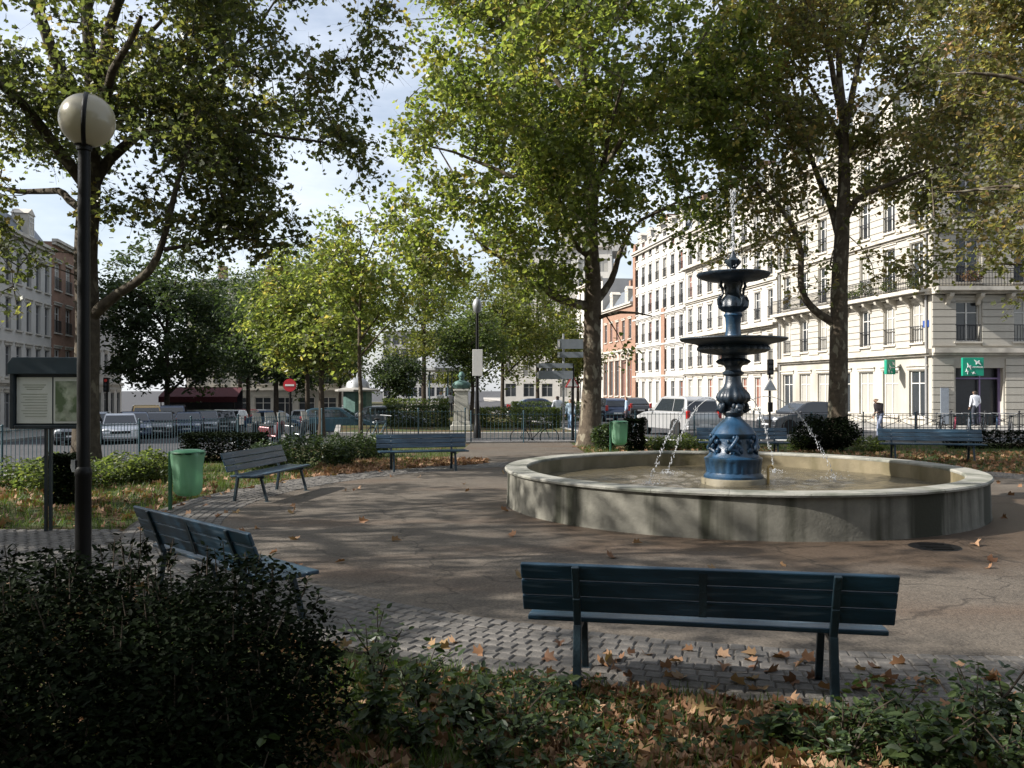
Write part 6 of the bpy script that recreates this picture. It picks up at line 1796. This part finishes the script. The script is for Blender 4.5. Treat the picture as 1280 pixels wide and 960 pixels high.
generic_tree('young_tree', 'young slender tree with pale thin trunk behind the blue-grey railing', gx(450, 31.4), 31.4, -0.2, 9.3, 4.2, 2.9, 0.085, LM['plane_light'], M['bark'], 55, 220, 24, 0.15, GG, 0.42, half=PLANE_LEAF_LO)
generic_tree('garden_tree', 'small round dark tree on a short trunk in the garden', gx(492, 60), 60, -0.04, 4.4, 4.8, 1.2, 0.14, LM['dark_tree'], M['bark_dark'], 56, 200, 30, 0.20, GG, 0.42)
generic_tree('garden_tree', 'yellow-green garden tree beside the lamp column', gx(628, 56), 56, -0.04, 10.5, 7.4, 2.2, 0.14, LM['yellow_tree'], M['bark_dark'], 57, 330, 32, 0.22, GG)
generic_tree('garden_tree', 'yellow-green garden tree behind the direction signpost', gx(672, 66), 66, -0.1, 12.0, 8.5, 2.6, 0.16, LM['yellow_tree'], M['bark_dark'], 58, 380, 32, 0.25, GG, 0.6)
generic_tree('garden_tree', 'bright green garden tree behind the bandstand', gx(566, 92), 92, -0.04, 9.5, 8.5, 2.2, 0.18, LM['yellow_tree'], M['bark_dark'], 59, 260, 30, 0.30, GG, 0.65)
generic_tree('garden_tree', 'olive garden tree behind the bust', gx(590, 48), 48, -0.04, 6.4, 4.4, 2.0, 0.12, LM['mid_tree'], M['bark_dark'], 61, 210, 28, 0.20, GG)
generic_tree('garden_tree', 'tall garden tree far behind the kiosk', gx(425, 95), 95, -0.8, 12.0, 9.0, 2.6, 0.2, LM['mid_tree'], M['bark_dark'], 62, 260, 30, 0.34, GG, 0.7)
generic_tree('garden_tree', 'tall loose yellow-green tree in the garden between the kiosk and the bust', gx(530, 70), 70, -0.1, 13.5, 9.0, 4.0, 0.2, LM['yellow_tree'], M['bark_dark'], 64, 300, 28, 0.26, GG, 0.7)
generic_tree('street_tree', 'tall sunlit green tree further down the left avenue', gx(300, 90), 90, -1.6, 17.0, 11.0, 4.0, 0.25, LM['mid_tree'], M['bark_dark'], 65, 300, 32, 0.36, GG, 0.8)
generic_tree('garden_tree', 'small olive tree beyond the hedge near the far pale block', gx(722, 72), 72, -0.2, 7.0, 5.0, 2.2, 0.14, LM['yellow_tree'], M['bark_dark'], 63, 180, 28, 0.25, GG)

# more plane trees of the same kind stand along the rest of the square, outside the view: their shade falls on the plaza
GO = 'plane trees round the rest of the square'
st = generic_tree('plane_tree', 'plane tree with thin crown standing beyond the side path', -15.5, 9.5, -0.02, 14.5, 12.0, 4.6, 0.28, LM['plane_light'], M['bark'], 71, 440, 16, 0.15, GO, 0.28, half=PLANE_LEAF_LO)
for k, (x, y, rz, s) in enumerate(((-14.5, 1.5, 2.2, 1.0), (-21.0, 5.5, 4.0, 1.05))):
    c = copy_tree(st)
    c.location = (x, y, -0.02); c.rotation_euler = (0, 0, rz); c.scale = (s, s, s)
    c['label'] = ('plane tree with thin crown beside the near end of the side path', 'plane tree with thin crown on the street side of the side path')[k]
for k, (x, y, rz, s) in enumerate(((-7.5, -4.5, 4.4, 0.9), (0.5, -9.0, 1.0, 0.95), (8.5, -7.5, 2.4, 0.95), (17.0, -3.0, 5.2, 0.95), (-14.0, -10.0, 3.3, 1.0))):  # unseen dense copies behind the viewpoint, added mainly to block sky fill
    c = copy_tree(lt)
    c.location = (x, y, -0.02); c.rotation_euler = (0, 0, rz); c.scale = (s, s, s)
    c['group'] = GO
    c['label'] = ('dense plane tree behind the big dark shrub', 'unseen dense plane tree added at the back of the front bed', 'unseen dense plane tree added behind the front bench side of the bed',
                  'unseen dense plane tree added on the bank side of the square, across from the shrub', 'unseen dense plane tree added at the street corner behind the big dark shrub')[k]

# ------------------------------------------------------------------ shrubs and ground cover
rg = np.random.default_rng(77)
def shrub(name, label, loc, ells, n, size, lm, group=None, half=OVAL_LEAF, stems=6, seed=0, box=None, shell=0.75, cat='shrub', pitch=(-0.6, 0.7)):
    rng = np.random.default_rng(100+seed)
    o = thing(name, label, cat, loc, 0, group)
    mb = MB()
    ext = np.array(ells if box is None else [box])
    for k in range(stems):
        e = ext[k % len(ext)]
        a = rng.uniform(0, 6.28)
        tip = (e[0]+e[3]*0.6*math.cos(a), e[1]+e[4]*0.6*math.sin(a), e[2]+e[5]*rng.uniform(0.1, 0.6))
        bx_, by_ = e[0]*0.6+rng.normal(0, 0.06), e[1]*0.6+rng.normal(0, 0.06)
        mb.tube([(bx_, by_, -0.04), ((bx_+tip[0])/2+rng.normal(0, 0.04), (by_+tip[1])/2, tip[2]*0.55), tip], [0.016, 0.011, 0.004], 5)
    mb.build('stems', M['bark_dark'], o, smooth=True)
    leaf_clump('foliage', ells, n, size, half, lm, rng, o, pitch=pitch, shell=shell, box=box, zmin=-0.01)
    return o
# the big dark evergreen in front
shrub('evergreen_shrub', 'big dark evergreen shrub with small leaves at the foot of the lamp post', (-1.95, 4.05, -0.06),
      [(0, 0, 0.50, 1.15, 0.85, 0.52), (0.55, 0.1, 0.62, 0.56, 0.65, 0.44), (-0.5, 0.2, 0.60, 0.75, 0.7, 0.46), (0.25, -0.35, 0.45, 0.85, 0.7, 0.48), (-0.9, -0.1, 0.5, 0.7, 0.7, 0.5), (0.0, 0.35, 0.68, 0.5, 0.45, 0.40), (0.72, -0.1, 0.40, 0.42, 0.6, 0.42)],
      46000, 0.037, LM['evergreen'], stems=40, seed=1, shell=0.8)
ev = bpy.data.objects['evergreen_shrub']
P, sm = [], MB()
for k in range(170):
    a = rg.uniform(0, 6.28); u = rg.uniform(0, 1)
    e = [(0, 0, 0.50, 1.15, 0.85, 0.52), (0.55, 0.1, 0.62, 0.56, 0.65, 0.44), (-0.5, 0.2, 0.60, 0.75, 0.7, 0.46), (0.0, 0.35, 0.68, 0.5, 0.45, 0.40), (0.72, -0.1, 0.40, 0.42, 0.6, 0.42)][k % 5]
    el_ = rg.uniform(0.1, 1.4)
    dr_ = np.array([math.cos(a)*math.cos(el_), math.sin(a)*math.cos(el_), math.sin(el_)])
    b0 = np.array(e[:3])+dr_*np.array(e[3:6])*0.92
    up = dr_*0.5+np.array([0, 0, 0.8])+rg.normal(0, 0.2, 3); L_ = rg.uniform(0.04, 0.11)
    sm.tube([b0, b0+up*L_*0.5, b0+up*L_+np.array([0, 0, 0.01])], [0.004, 0.003, 0.002], 4)
    m_ = 13
    P.append(b0+up*(rg.uniform(0.1, 1.05, m_)*L_)[:, None]+rg.normal(0, 0.012, (m_, 3)))
tag(sm.build('shoots', M['bark_dark'], ev), kind='stuff')
tag(link_mesh('shoot_leaves', leaf_mesh('shoot_leaves', np.vstack(P), 0.036, OVAL_LEAF, LM['evergreen'], rg, pitch=(-0.2, 0.9), roll=0.6), ev), kind='stuff')
# sprigs with larger leaves poking out at its foot
def sprig(label, x, y, h, n, seed, size=0.055, lm=None, group='young rose shoots in the front bed', spread=0.22):
    rng = np.random.default_rng(500+seed)
    o = thing('rose_shoot', label, 'plant', (x, y, -0.02), 0, group)
    mb = MB(); P = []
    for k in range(n):
        a = rng.uniform(0, 6.28); t = rng.uniform(0.3, 1.0)
        tip = np.array([spread*t*math.cos(a), spread*t*math.sin(a), h*rng.uniform(0.55, 1.0)])
        mid = tip*np.array([0.35, 0.35, 0.55])+rng.normal(0, 0.02, 3)
        mb.tube([(0, 0, -0.02), tuple(mid), tuple(tip)], [0.007, 0.005, 0.0025], 5)
        m = int(26*h/0.5)+8
        u = rng.uniform(0.25, 1.0, m)[:, None]
        P.append((1-u)**2*0+2*u*(1-u)*mid+u**2*tip+rng.normal(0, 0.035, (m, 3)))
    mb.build('stems', M['bark_dark'], o, smooth=True)
    P = np.vstack(P); P = P[P[:, 2] > 0.01]
    tag(link_mesh('foliage', leaf_mesh('foliage', P, size, OVAL_LEAF, lm or LM['shrub'], rng, pitch=(-0.5, 0.6), roll=0.6), o), kind='stuff')
    return o
sp = [(-0.84, 5.45, 0.55, 6), (-0.55, 5.05, 0.42, 7), (-0.25, 4.75, 0.30, 8), (0.05, 4.55, 0.34, 9), (0.26, 5.05, 0.22, 7), (1.40, 4.55, 0.26, 8), (1.72, 4.45, 0.34, 9), (2.0, 4.60, 0.34, 8), (2.1, 4.35, 0.34, 9),
      (2.35, 4.45, 0.48, 8), (2.62, 4.55, 0.42, 7), (1.95, 4.15, 0.34, 8), (1.62, 4.3, 0.26, 6), (-0.5, 4.45, 0.28, 8), (2.75, 4.25, 0.35, 7), (2.35, 4.1, 0.34, 8), (-0.1, 4.25, 0.30, 8), (-0.72, 4.65, 0.42, 8), (0.45, 4.2, 0.20, 7)]
for k, (x, y, h, n) in enumerate(sp):
    sprig('leafy rose shoot growing beside the big dark evergreen shrub' if x < 0.1 else ('leafy rose shoot at the left leg of the front bench' if x < 1.0 else 'leafy rose shoot growing at the right leg of the front bench'),
          x, y, h, n, k, 0.05+0.012*(k % 3))
for k, (x, y) in enumerate(((-1.62, 3.1), (-1.05, 3.28))):
    sprig('pale leafy sprig against the dark evergreen shrub', x, y, 0.55, 4, 40+k, 0.075, group='pale sprigs at the evergreen shrub', spread=0.16)
# a long bare shoot on the right
o = thing('briar_stem', 'long arching briar stem with round leaves at the right end of the front bed', 'plant', (2.28, 4.6, -0.02))
mb = MB(); mb.tube([(0, 0, 0), (0.16, 0, 0.13), (0.32, 0, 0.27), (0.46, 0.02, 0.44), (0.6, 0.02, 0.54), (0.75, 0.02, 0.58)], [0.008, 0.008, 0.007, 0.006, 0.004, 0.002], 6); mb.build('stem', M['bark_dark'], o, smooth=True)
P = np.array([[0.2+0.55*t, rg.normal(0, 0.03), 0.12+0.5*t+rg.normal(0, 0.06)] for t in rg.uniform(0, 1, 45)])
tag(link_mesh('foliage', leaf_mesh('foliage', P, 0.085, OVAL_LEAF, LM['shrub'], rg, pitch=(-0.4, 0.5), roll=0.5), o), kind='stuff')

# background shrubs and hedges
GH = 'shrubs in the beds of the square'
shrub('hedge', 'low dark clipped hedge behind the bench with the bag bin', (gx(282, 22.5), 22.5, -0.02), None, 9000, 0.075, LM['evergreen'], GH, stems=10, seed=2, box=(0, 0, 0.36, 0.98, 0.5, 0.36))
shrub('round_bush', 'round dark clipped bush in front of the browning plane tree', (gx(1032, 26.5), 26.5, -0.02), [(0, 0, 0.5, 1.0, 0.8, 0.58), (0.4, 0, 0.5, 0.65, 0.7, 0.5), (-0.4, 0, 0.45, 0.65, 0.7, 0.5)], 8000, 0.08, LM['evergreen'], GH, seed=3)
shrub('clipped_shrub', 'dark upright shrub next to the green bin by the tall plane trunk', (gx(794, 26.2), 26.2, -0.02), None, 3500, 0.08, LM['evergreen'], GH, stems=5, seed=4, box=(0, 0, 0.48, 0.24, 0.28, 0.48))
shrub('loose_shrub', 'loose green shrub between the tall plane trunk and the green bin', (gx(755, 26.8), 26.8, -0.02), [(0, 0, 0.38, 0.38, 0.4, 0.45)], 1600, 0.10, LM['shrub'], GH, seed=5)
shrub('clipped_shrub', 'dark square shrub beside the post of the notice board', (gx(84, 14.0), 14.0, -0.02), None, 4200, 0.07, LM['evergreen'], GH, stems=6, seed=6, box=(0, 0, 0.40, 0.20, 0.25, 0.40))
for k, (px, d, w, h) in enumerate(((20, 16.6, 1.3, 0.52), (70, 16.2, 1.0, 0.62), (140, 17.2, 1.0, 0.45), (165, 18.6, 1.2, 0.50), (190, 17.6, 0.8, 0.60))):
    shrub('loose_shrub', ('light green loose shrub under the street railing, lamp post end', 'light green loose shrub under the notice board', 'light green low shrub just past the lamp post', 'light green low shrub by the foot of the big plane trunk', 'light green loose shrub behind the left-hand bag bin')[k],
          (gx(px, d), d, -0.02), [(0, 0, h*0.5, w*0.6, 0.5, h*0.6), (w*0.3, 0.1, h*0.45, w*0.45, 0.45, h*0.55), (-w*0.3, -0.1, h*0.4, w*0.45, 0.45, h*0.5)], 1500, 0.09, LM['mid_tree'], GH, seed=10+k, shell=0.5)
for k, (px, d, w, h) in enumerate(((335, 19.5, 0.8, 0.75), (372, 21.0, 0.9, 0.85), (410, 22.5, 0.9, 0.75), (445, 23.0, 0.8, 0.7), (425, 21.2, 0.6, 0.6), (468, 24.0, 0.6, 0.65))):
    shrub('loose_shrub', ('green bush at the far end of the bench by the bag bin', 'tall green bush between the two left benches', 'green bush in front of the railing and the slim trunks', 'green bush behind the left end of the leaf-strewn bench', 'low pale-flecked bush between the two left benches', 'small green bush at the bicycle behind the leaf-strewn bench')[k],
          (gx(px, d), d, -0.02), [(0, 0, h*0.45, w*0.6, 0.55, h*0.55), (w*0.3, 0, h*0.5, w*0.4, 0.4, h*0.5), (-w*0.3, 0, h*0.4, w*0.4, 0.4, h*0.45)], 1500, 0.085, LM['shrub'], GH, seed=20+k, shell=0.5)
for k, (px, d, w, h) in enumerate(((815, 26.8, 0.7, 0.42), (850, 27.0, 0.8, 0.48), (885, 27.2, 0.7, 0.42), (1000, 26.8, 0.6, 0.45), (1085, 25.8, 0.7, 0.5))):
    shrub('loose_shrub', ('low green bush just right of the green bin', 'low green bush in front of the silver off-road car', 'low green bush behind the left end of the half hidden bench', 'low green bush at the foot of the traffic lights', 'low green bush at the end of the bench by the bank')[k],
          (gx(px, d), d, -0.02), [(0, 0, h*0.45, w*0.7, 0.4, h*0.55), (w*0.4, 0, h*0.4, w*0.4, 0.4, h*0.5)], 1000, 0.085, LM['mid_tree'], GH, seed=40+k, shell=0.5)
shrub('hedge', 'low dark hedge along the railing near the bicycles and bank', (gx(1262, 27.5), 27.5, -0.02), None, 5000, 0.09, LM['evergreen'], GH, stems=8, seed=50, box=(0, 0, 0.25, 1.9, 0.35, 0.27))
for k, (px0, px1, d, h) in enumerate(((485, 560, 44, 1.05), (600, 700, 43, 0.95), (640, 740, 52, 1.1), (480, 560, 50, 1.3))):
    x0, x1 = gx(px0, d), gx(px1, d)
    shrub('garden_hedge', ('low clipped garden hedge left of the bust', 'low clipped garden hedge right of the bust', 'garden hedge near the orange brick building', 'taller garden hedge under the small round tree')[k], ((x0+x1)/2, d, -0.04), None, 4200, 0.13, LM['mid_tree'] if k % 2 else LM['dark_tree'], 'garden hedges', stems=8, seed=60+k, box=(0, 0, h/2, (x1-x0)/2, 0.5, h/2))

# grass, ground cover, fallen leaves
def inside_plaza(x, y, m=0.0):
    return (x-PX)**2+(y-PY)**2 < (PR+m)**2
def scatter(n, x0, x1, y0, y1, ok):
    p = np.stack([rg.uniform(x0, x1, n), rg.uniform(y0, y1, n), np.zeros(n)], 1)
    return p[np.array([ok(a[0], a[1]) for a in p])]
near = lambda x, y: not inside_plaza(x, y, 0.03)
g1 = scatter(11000, -1.3, 3.4, 3.6, 5.9, near); g1[:, 2] = -0.025
tag(link_mesh('grass', leaf_mesh('grass', g1, 0.12, BLADE, LM['grass'], rg, pitch=(0.5, 1.5), roll=0.3)), 'short grass growing through the leaves of the front bed', 'grass', None, 'stuff')
g2 = scatter(15000, -10, -4.2, 11.6, 21.5, lambda x, y: not inside_plaza(x, y, 0.05) and x > -13+0.3*(y-12.5)); g2[:, 2] = -0.025
tag(link_mesh('grass', leaf_mesh('grass', g2, 0.12, BLADE, LM['grass'], rg, pitch=(0.5, 1.5), roll=0.3)), 'sunlit lawn grass round the left-hand bag bin', 'grass', None, 'stuff')
g3 = np.vstack([scatter(7000, -4.5, 3.2, 20.5, 28.6, lambda x, y: not inside_plaza(x, y, 0.05) and not (-1.7 < x < 2.1)), scatter(8000, 2.2, 16, 19, 28.8, lambda x, y: not inside_plaza(x, y, 0.05))]); g3[:, 2] = -0.025
tag(link_mesh('grass', leaf_mesh('grass', g3, 0.13, BLADE, LM['grass'], rg, pitch=(0.5, 1.5), roll=0.3)), 'rough grass along the railing behind the plaza', 'grass', None, 'stuff')
gc = scatter(5200, -1.3, 3.4, 3.5, 5.6, lambda x, y: not inside_plaza(x, y, 0.02) and (math.sin(3*x+1)+math.sin(4*y+2*x) > -0.2))
gc[:, 2] = rg.uniform(0.0, 0.10, len(gc))
tag(link_mesh('ground_cover', leaf_mesh('ground_cover', gc, 0.055, OVAL_LEAF, LM['shrub'], rg, pitch=(-0.3, 0.6), roll=0.4)), 'small leafy ground cover in the front bed', 'ground cover', None, 'stuff')
def litter(name, pts, size, label, z):
    pts = pts.copy(); pts[:, 2] = z+rg.uniform(0.004, 0.02, len(pts))
    tag(link_mesh(name, leaf_mesh(name, pts, size, PLANE_LEAF, LM['litter'], rg, pitch=(-0.25, 0.4), roll=0.55, fold=0.5, curl=0.45)), label, 'fallen leaves', None, 'stuff')
def density(x, y):
    return math.exp(-((x-1.05)/0.65)**2)+0.30+0.2*math.sin(5*x+3*y)
b = scatter(5200, -1.2, 3.3, 3.7, 5.75, lambda x, y: near(x, y) and rg.uniform() < density(x, y))
litter('fallen_leaves', b, 0.092, 'brown curled plane leaves lying thick in the front bed', 0.01)
b = np.vstack([scatter(1100, -10, -4.3, 11.8, 20, lambda x, y: not inside_plaza(x, y, -0.2) and rg.uniform() < math.exp(-(math.hypot(x-PX, y-PY)-PR)*0.55)),
               scatter(2600, -4.6, -0.6, 18.5, 23, lambda x, y: not inside_plaza(x, y, -0.25)),
               scatter(2600, 8, 17, 16, 26, lambda x, y: not inside_plaza(x, y, -0.25) and rg.uniform() < 0.8), scatter(700, 2, 8, 21.5, 28, lambda x, y: not inside_plaza(x, y, -0.2)),
               scatter(500, -10.5, -6.5, 13.5, 18, lambda x, y: True)])
litter('fallen_leaves', b, 0.14, 'brown plane leaves drifted under the benches at the edge of the plaza', -0.015)
b = scatter(150, -5, 12, 5.4, 22, lambda x, y: inside_plaza(x, y, -0.1) and math.hypot(x-FX, y-FY) > 3.8)
litter('fallen_leaves', b, 0.12, 'few scattered brown leaves on the open plaza paving', 0.012)
b = scatter(120, -1.2, 3.2, 5.0, 6.4, lambda x, y: PR-0.9 < math.hypot(x-PX, y-PY) < PR)
litter('fallen_leaves', b, 0.10, 'few brown leaves on the setts under the front bench', 0.012)
mb = MB(); mb.lathe([(0.001, 0.010), (0.28, 0.010), (0.29, 0.004)], 24, close=False)
for k in range(5): mb.box((0, -0.2+0.1*k, 0.013), (0.36-0.06*abs(k-2), 0.03, 0.008))
tag(mb.build('drain_cover', M['black_metal'], loc=(gx(1168, gd(684)), gd(684), 0.004)), 'round iron drain cover set in the plaza beside the basin', 'drain cover')

# plants on the long balcony of the corner building
for k, (t_, w_, h_) in enumerate(((3.2, 0.8, 0.75), (5.6, 1.0, 0.9), (6.9, 0.6, 0.6), (1.0, 0.5, 0.8))):
    q = rpos(t_)+NRM*0.42
    shrub('balcony_plant', ('potted green plant on the long balcony left of the bank corner', 'tall leafy balcony plants above the smaller bank sign', 'small balcony plant beside the tall leafy ones', 'balcony plant nearest the stone corner')[k], (q.x, q.y, 7.15), [(0, 0, h_*0.55, w_*0.6, 0.25, h_*0.5)], 260, 0.14, LM['mid_tree'], 'plants on the balconies', seed=80+k, stems=3, cat='plant')
shrub('balcony_plant', 'red flowering plant on the balcony above the bank door', (C0.x+1.95, C0.y-0.45, 7.17), [(0, 0, 0.55, 0.6, 0.2, 0.28)], 320, 0.12, LM['litter'], 'plants on the balconies', seed=88, stems=3, cat='plant')
b = np.vstack([scatter(1500, 3.3, 8.5, 3.6, 7.5, near), scatter(700, -5.0, -1.0, 4.6, 8.2, near)])
litter('fallen_leaves', b, 0.10, 'brown leaves thinly strewn over the bed past both ends of the front bench', 0.0)
g4 = np.vstack([scatter(6000, 3.3, 8.5, 3.6, 7.5, near), scatter(3500, -5.0, -0.9, 4.6, 7.6, near)]); g4[:, 2] = -0.025
tag(link_mesh('grass', leaf_mesh('grass', g4, 0.12, BLADE, LM['grass'], rg, pitch=(0.5, 1.5), roll=0.3)), 'rough grass past both ends of the front bench', 'grass', None, 'stuff')
